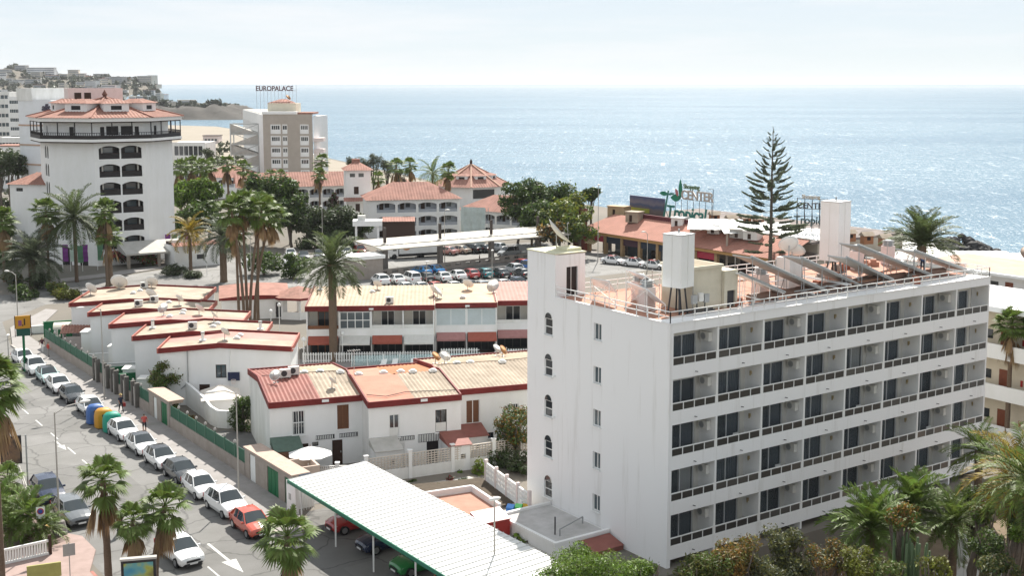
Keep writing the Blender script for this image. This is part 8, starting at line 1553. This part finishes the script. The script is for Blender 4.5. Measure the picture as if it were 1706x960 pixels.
# garden palms at the lower right (sunken garden)
for k, (x, y, D, s, kd, low, n, tx) in enumerate(((1452, 880, 72, 1.0, 'bright', -20, 34, 'bright green palm before the hotel, left one'), (1520, 850, 76, 1.0, 'bright', -15, 34, 'bright green palm before the hotel, middle one'), (1590, 872, 74, .95, 'lush', -25, 34, 'green palm before the hotel, right one'), (1690, 790, 74, 1.15, 'yellow', -55, 34, 'drooping palm with browned fronds at the right edge'), (1720, 800, 66, 1.2, 'lush', -50, 34, 'drooping green palm at the right edge'), (1632, 752, 82, .9, 'lush', -40, 20, 'thin palm at the hotel right corner'))):
    q = PD(x, y, D); feather_palm((q[0], q[1], -2.6), q[2]+2.6, s*1.05, tx, 110+k, kd, (0, 0), n, 'palms in the hotel garden', .25, low, 'garden_palm')
# --- broadleaf trees and shrubs
def tq(x, y, D, rx, rz, mats, n, leaf, seed, tx, **k):
    base = k.pop('base', 0)
    if k.get('cat') in ('bush', 'hedge') and base == 0: D = (CAMH-rz*.85)*FPX/(y-140)/1.0
    q = PD(x, y, D); tree(tx, (q[0], q[1], base), q[2]-base, (rx, rx, rz), mats, n, leaf, seed, **k)
BIG = dict(group='big trees round the resort')
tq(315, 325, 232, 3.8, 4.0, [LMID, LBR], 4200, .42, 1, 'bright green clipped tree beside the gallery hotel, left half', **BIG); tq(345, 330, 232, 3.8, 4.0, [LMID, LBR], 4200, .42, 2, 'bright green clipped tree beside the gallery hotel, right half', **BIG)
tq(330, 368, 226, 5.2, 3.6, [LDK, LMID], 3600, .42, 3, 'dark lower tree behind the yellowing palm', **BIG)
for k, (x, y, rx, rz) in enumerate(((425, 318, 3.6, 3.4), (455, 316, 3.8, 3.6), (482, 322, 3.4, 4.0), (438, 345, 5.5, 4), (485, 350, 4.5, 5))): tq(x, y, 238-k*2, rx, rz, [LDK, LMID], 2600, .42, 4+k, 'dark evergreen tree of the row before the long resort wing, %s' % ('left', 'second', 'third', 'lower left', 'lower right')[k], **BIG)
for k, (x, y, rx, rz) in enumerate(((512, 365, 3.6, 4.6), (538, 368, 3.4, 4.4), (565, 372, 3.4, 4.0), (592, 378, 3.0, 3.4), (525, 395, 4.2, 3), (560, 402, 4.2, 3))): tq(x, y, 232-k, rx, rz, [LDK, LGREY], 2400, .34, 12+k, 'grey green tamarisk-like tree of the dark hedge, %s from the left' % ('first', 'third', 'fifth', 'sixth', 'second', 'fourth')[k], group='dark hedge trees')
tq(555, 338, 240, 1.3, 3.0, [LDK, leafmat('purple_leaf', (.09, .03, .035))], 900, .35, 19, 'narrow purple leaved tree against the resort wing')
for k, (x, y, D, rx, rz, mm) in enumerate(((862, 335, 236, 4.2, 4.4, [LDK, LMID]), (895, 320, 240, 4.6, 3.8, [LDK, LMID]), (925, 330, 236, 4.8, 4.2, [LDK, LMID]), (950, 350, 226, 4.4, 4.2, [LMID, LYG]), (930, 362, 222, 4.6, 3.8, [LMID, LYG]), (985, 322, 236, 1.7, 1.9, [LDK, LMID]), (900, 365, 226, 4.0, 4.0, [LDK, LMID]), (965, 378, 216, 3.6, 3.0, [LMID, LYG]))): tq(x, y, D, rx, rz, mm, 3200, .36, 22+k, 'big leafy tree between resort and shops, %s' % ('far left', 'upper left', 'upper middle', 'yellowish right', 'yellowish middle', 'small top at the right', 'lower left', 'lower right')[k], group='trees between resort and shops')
tq(925, 390, 212, 3.4, 2.0, [LGREY, LRUST], 1500, .4, 31, 'half dry low palm bush under the big trees')
for k, (x, y, rx, rz) in enumerate(((600, 278, 2.6, 3.2), (622, 272, 2.6, 3.6), (645, 280, 2.6, 3.2), (668, 290, 2.6, 2.6), (585, 272, 1.8, 2.6))): tq(x, y, 292, rx, rz, LGREY, 1300, .3, 33+k, 'feathery grey casuarina near the sea behind the small tower, %s from the left' % ('second', 'third', 'fourth', 'fifth', 'first')[k], group='casuarinas by the sea', hollow=.2, asp=.3)
tq(350, 262, 300, 2.2, 4.0, LGREY, 900, .35, 39, 'thin grey conifer beside the beach apartments')
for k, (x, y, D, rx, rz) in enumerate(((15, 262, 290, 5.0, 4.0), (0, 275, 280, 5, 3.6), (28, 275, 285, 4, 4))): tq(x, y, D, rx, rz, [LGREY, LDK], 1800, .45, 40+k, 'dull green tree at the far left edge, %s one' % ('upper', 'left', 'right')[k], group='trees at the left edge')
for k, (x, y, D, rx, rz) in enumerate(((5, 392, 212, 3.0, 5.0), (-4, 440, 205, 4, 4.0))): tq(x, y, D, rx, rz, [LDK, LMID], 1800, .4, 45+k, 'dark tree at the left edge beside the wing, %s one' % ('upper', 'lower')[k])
tq(488, 445, 192, 3.4, 2.4, [LDK, LMID], 2600, .26, 48, 'round clipped bush beside the parked white car', name='bush', cat='bush'); tq(440, 440, 196, 4.5, 2.2, [LDK, LMID], 2000, .3, 49, 'dark shrubs under the leaning palms', name='bush', cat='bush')
tq(205, 425, 206, 3.0, 1.0, [LDK, FLOWER], 1600, .2, 50, 'red bougainvillea over the hotel entrance, left half', name='bougainvillea', cat='bush', base=2); tq(246, 428, 206, 3.0, 1.4, [LMID, FLOWER], 1800, .2, 51, 'red bougainvillea over the hotel entrance, right half', name='bougainvillea', cat='bush', base=2)
for k, (x, y, rx, rz, mm) in enumerate(((60, 470, 3.4, 1.4, [LDK, LGREY]), (95, 482, 2.6, 1.1, [LMID, LOLV]), (112, 492, 2.2, 1.0, [LOLV, LYG]), (20, 466, 2.6, 1.0, [LGREY, LOLV]), (290, 452, 2.4, .9, [LGREY, LDATE2]), (320, 456, 2.4, .9, [LGREY, LDATE2]), (35, 488, 3, 1.2, [LDK, LMID]))): tq(x, y, 180-k if k not in (4, 5) else 196, rx, rz, mm, 1300, .24, 53+k, 'low shrub of the far roadside bed, %s from the left' % ('third', 'fourth', 'fifth', 'first', 'sixth', 'seventh', 'second')[k], name='bush', cat='bush', group='roadside shrubs', nb=9)
tq(268, 628, 115, 1.9, 1.9, [LMID, LOLV], 2600, .15, 62, 'loose leafy garden tree behind the entrance wall', name='garden_tree', hollow=.15); tq(284, 678, 107, 1.3, 1.6, [LDK, LBR], 3000, .11, 63, 'dense green clipped shrub in the street garden', name='bush', cat='bush'); tq(404, 690, 101, 1.25, 2.4, [LDK, LMID], 3200, .13, 64, 'tall green creeper hedge at the side of the near houses', name='hedge', cat='hedge', nb=20); tq(398, 668, 101.5, .8, .9, [LBR, LYG], 800, .13, 65, 'light green top of the creeper hedge', name='hedge', cat='hedge')
for k, (x, y, rx, rz, mm) in enumerate(((375, 700, .7, 1.0, [LDK, LRUST]), (358, 705, .6, .7, [LDK, FLOWER]), (318, 702, .7, .6, [LOLV, LRUST]))): tq(x, y, 99+k, rx, rz, mm, 700, .12, 66+k, 'small garden shrub before the white curved wall, %s one' % ('right', 'middle', 'left')[k], name='bush', cat='bush')
tq(858, 715, 97, 2.1, 2.3, [LCAC, LMID, LRUST], 4200, .13, 70, 'large rounded tree with rusty tips beside the hotel wall', hollow=.55, nb=30); tq(868, 775, 95, 1.7, 1.5, [LDK, LGREY], 1800, .14, 71, 'dark shrub below the rusty tree', name='bush', cat='bush'); tq(832, 765, 96, 1.2, 1.4, [LDK, LMID], 1500, .13, 72, 'dark green shrub behind the lattice wall', name='bush', cat='bush'); tq(799, 785, 93.5, .7, 1.1, [LBR, LYG], 1200, .12, 73, 'light green shrub in the courtyard planter', name='bush', cat='bush')
for k, (x, y, rx, mm) in enumerate(((690, 808, .7, [LGREY, LMID]), (750, 806, .6, [LDK, FLOWER]), (775, 808, .7, [LMID, LGREY]), (728, 818, .8, [LMID, LDK]), (815, 825, .6, [LMID, LDK]), (764, 793, .4, [LBR, LMID]))): tq(x, y, 89.5-(.6 if k == 3 else 0), rx, .6, mm, 600, .1, 74+k, 'small plant in the courtyard planter, %s from the left' % ('first', 'third', 'fifth', 'second', 'sixth', 'fourth')[k], name='bush', cat='bush', group='courtyard plants', nb=6)
tq(608, 776, 93, .7, .5, [LBR, LYG], 500, .12, 80, 'light green plant on the patio wall', name='bush', cat='bush')
# foreground shrubs
tq(882, 905, 72, 1.3, .9, [LMID, LBR], 900, .2, 81, 'fleshy leaved shrub at the end of the carport roof', name='bush', cat='bush', asp=.9); tq(1000, 968, 62, 2.7, 1.5, [LMID, LBR], 9000, .10, 82, 'bright feathery green shrub at the bottom edge', name='bush', cat='bush', base=-2.6, asp=.35, nb=26); tq(925, 968, 62, 1.5, 1.0, [LMID, LBR], 3600, .10, 83, 'smaller green shrub left of the bright feathery one', name='bush', cat='bush', base=-2.6, asp=.35)
tq(960, 940, 66, 1.6, 1.2, [LMID, LBR], 4000, .10, 183, 'green shrub between the carport end and the hotel terrace', name='bush', cat='bush', base=-.0001, asp=.35, nb=16); tq(1070, 958, 63, 1.5, 1.2, [LMID, LBR], 4000, .10, 184, 'green shrub right of the bright feathery one', name='bush', cat='bush', base=-2.6, asp=.35, nb=16)
tq(1165, 945, 64, 2.0, 1.5, [LOLV, LMID], 6000, .10, 84, 'olive shrub before the hotel corner', name='bush', cat='bush', base=-2.6, nb=22); tq(1228, 930, 65, 1.8, 1.4, [LRUST, LOLV], 5200, .10, 85, 'rust coloured shrub right of the hotel corner', name='bush', cat='bush', base=-2.6, nb=20)
for k, (x, y, rx, mm) in enumerate(((1310, 905, 1.7, [LOLV, LGREY]), (1375, 925, 1.9, [LOLV, LRUST, LGREY]), (1320, 950, 2.0, [LGREY, LOLV]), (1430, 940, 1.6, [LYG, LOLV]), (1270, 955, 1.6, [LOLV, LGREY]))): tq(x, y, 67-k*.6, rx, 1.0, mm, 2600, .10, 86+k, 'sparse olive shrub before the hotel balconies, %s' % ('upper left', 'upper right', 'lower middle', 'lower right', 'lower left')[k], name='bush', cat='bush', base=-2.6, group='sparse shrubs before the hotel', hollow=.1, nb=16)
DRYB = M('dry_branch', (.30, .22, .16), .9, .2, 4)
for k, (x, y, D) in enumerate(((1365, 905, 67), (1400, 905, 67.5), (1335, 925, 66))):
    q = PD(x, y, D); t = thing('dry_bush', 'tangle of dry bare branches before the hotel balconies, %s' % ('left', 'right', 'front')[k], 'bush', (q[0], q[1], -2.6), 0, 'dry branches'); r = random.Random(k+3); b = B(); hz = q[2]+2.6
    for i in range(70):
        a = r.uniform(0, 6.28); l = r.uniform(.6, 2.0); p0 = (r.gauss(0, .5), r.gauss(0, .5), hz*.55); p1 = (math.cos(a)*l*.6, math.sin(a)*l*.6, hz*.8+r.uniform(0, .5)); p2 = (math.cos(a)*l, math.sin(a)*l, hz*.85+r.uniform(-.2, .7)); b.path([p0, p1, p2], [.03, .02, .006], n=3)
    b.build('branches', DRYB, t); B().path([(0, 0, -.1), (0, 0, hz*.6)], [.1, .06]).build('trunk', BARKG, t)
# columnar cactus clump and yellow flowered shrub
q = PD(1520, 905, 66); t = thing('cactus_clump', 'clump of upright columnar cactus below the bright palms', 'cactus', (q[0], q[1], -2.6), 0); r = random.Random(4)
for i in range(26):
    a = r.uniform(0, 6.28); d = r.uniform(0, 1.0); h = q[2]+2.6-r.uniform(0, 1.2)+.4; b = B(); n = 10; rr_ = .11
    b.path([(0, 0, 0), (math.cos(a)*.1, math.sin(a)*.1, h*.5), (math.cos(a)*.22, math.sin(a)*.22, h)], [rr_, rr_*1.05, rr_*.6], n=8); b.build('column', LCAC, t, smooth=True, loc=(math.cos(a)*d, math.sin(a)*d, 0))
for k, (x, y, D, rx, rz, mm, n) in enumerate(((1500, 862, 67, 1.3, .8, [LMID, LRUST], 1500), (1640, 860, 70, 1.0, .9, [LMID, LOLV], 1400), (1650, 905, 68, 1.2, 1.2, [LDK, LMID], 1600), (1690, 895, 66, .9, .7, [LMID, LBR], 900), (1555, 945, 64, 1.2, .7, [LYG, LOLV], 1200), (1660, 945, 64, 1.4, .8, [LDK, LOLV], 1400), (1620, 835, 76, 1.2, 1.6, [LDK, LMID], 1600), (1480, 950, 64, 1.4, .8, [LMID, LOLV], 1400), (1700, 860, 72, 1.2, 1.2, [LDK, LMID], 1200))): tq(x, y, D, rx, rz, mm, n, .11, 95+k, 'shrub of the sunken hotel garden, %s' % ('with rusty flowers under the bright palms', 'round one right of the palms', 'tall one below the round one', 'light green one at the right edge', 'yellow green one at the bottom edge', 'dark one at the bottom right', 'dark one at the hotel right corner', 'left of the cactus', 'dark one at the right edge')[k], name='bush', cat='bush', base=-2.6, group='garden shrubs', nb=10)
# headland and shore greenery that reads as one mass
hv = []; hf = []; r = random.Random(8); k0 = 0
for i in range(900):
    if i < 560: d = r.uniform(1520, 2250); px = r.uniform(-10, 272); l = (px-853)/FPX*d; h0 = hill(l, d); sz = r.uniform(3, 8)
    else: d = 1325+r.uniform(-40, 40); l = -372+r.uniform(-85, 70); h0 = spit(l, d); sz = r.uniform(2.5, 5)
    if h0 < 3: continue
    x, y = fr(d, l); v, f = leaves(i, 46, (sz, sz, sz*.7), 4, sz*.42); hv.append(v+np.array([x, y, h0+sz*.45])); hf.append(f+k0); k0 += len(v)
struct(ob('headland_scrub', npmesh('headland_scrub', np.concatenate(hv), np.concatenate(hf), [leafmat('far_scrub', (.07, .08, .055))])), 'stuff')
hv = []; hf = []; k0 = 0
for i in range(170):
    d = r.uniform(300, 620); px = r.uniform(280, 410) if i % 3 else r.uniform(-10, 60); l = (px-853)/FPX*d; sz = r.uniform(1.2, 3); x, y = fr(d, l); v, f = leaves(i+999, 60, (sz, sz, sz*.6), 4, sz*.3); hv.append(v+np.array([x, y, sz*.5])); hf.append(f+k0); k0 += len(v)
struct(ob('shore_scrub', npmesh('shore_scrub', np.concatenate(hv), np.concatenate(hf), [LGREY])), 'stuff')
# --- Norfolk pine: whorls of upturned branches
def pine_branch(seed, tilt):
    r = random.Random(seed); b = B(); pts = []; a = rad(-6); p = Vector((0, 0, 0))
    for i in range(9): pts.append(p.copy()); p = p+Vector((math.cos(a), 0, math.sin(a)))*.125; a += rad(tilt)/8
    b.path([tuple(q) for q in pts], [.012*(1-i/10) for i in range(9)], n=4)
    for i in range(96):
        f = .30+.70*(i/96); k = min(int(f*8), 7); q = pts[k].lerp(pts[k+1], f*8-k); tg = (pts[k+1]-pts[k]).normalized(); s = 1 if i % 2 else -1
        dr = (tg*.85+Vector((0, s*.55, 0))+Vector((0, 0, r.uniform(0, .45)))).normalized(); l = .22*(1.15-f*.55)*r.uniform(.7, 1.2); w_ = Vector((r.uniform(-.3, .3), r.uniform(-1, 1), 1)).normalized()*.034; t_ = q+dr*l; m_ = q+dr*l*.5
        b.poly([tuple(q), tuple(m_-w_), tuple(t_), tuple(m_+w_)])
    return b.mesh('branch', leafmat('pine_needle', (.13, .155, .10), .35, .4))
PB = [[pine_branch(i*3+k, tl) for k in range(2)] for i, tl in enumerate((62, 40, 22))]
q = PD(1283, 428, 186); ptop = PD(1284, 212, 186)[2]
t = thing('norfolk_pine', 'tall Norfolk Island pine standing against the sea beyond the hotel', 'pine tree', (q[0], q[1], 0), 0); b = B(); b.path([(0, 0, -.2), (.05, 0, ptop*.35), (0, .05, ptop*.7), (0, 0, ptop)], [.34, .26, .15, .03], n=9).build('trunk', BARKG, t, smooth=True); r = random.Random(2); nw = 21
for i in range(nw):
    f = i/(nw-1); z = 5.2+(ptop-5.4)*f**.92; L = (5.6*(1-f)**.66+.35)*(1 if f > .3 else .8+f*.67); nbr = 6 if f > .12 else 4
    for k in range(nbr):
        if r.random() < (.22 if f < .4 else .08): continue
        s = L*r.uniform(.62, 1.15); ob('branch', r.choice(PB[0 if f > .55 else 1 if f > .25 else 2]), t, (0, 0, z+r.uniform(-.25, .25)), k*2*math.pi/nbr+i*.7+r.uniform(-.15, .15), (s, s*1.05, s))
# ================================================================ sea air
HZ = bpy.data.materials.new('sea_haze'); HZ.use_nodes = True; hn = HZ.node_tree; hn.nodes.clear(); pv = hn.nodes.new('ShaderNodeVolumePrincipled'); ho_ = hn.nodes.new('ShaderNodeOutputMaterial')
pv.inputs['Color'].default_value = (.93, .96, 1, 1); pv.inputs['Density'].default_value = .00005; pv.inputs['Anisotropy'].default_value = .1; hn.links.new(pv.outputs[0], ho_.inputs['Volume'])
struct(B().box(-3000, -3000, -9, 12000, 12000, 92).build('haze', HZ), 'stuff')
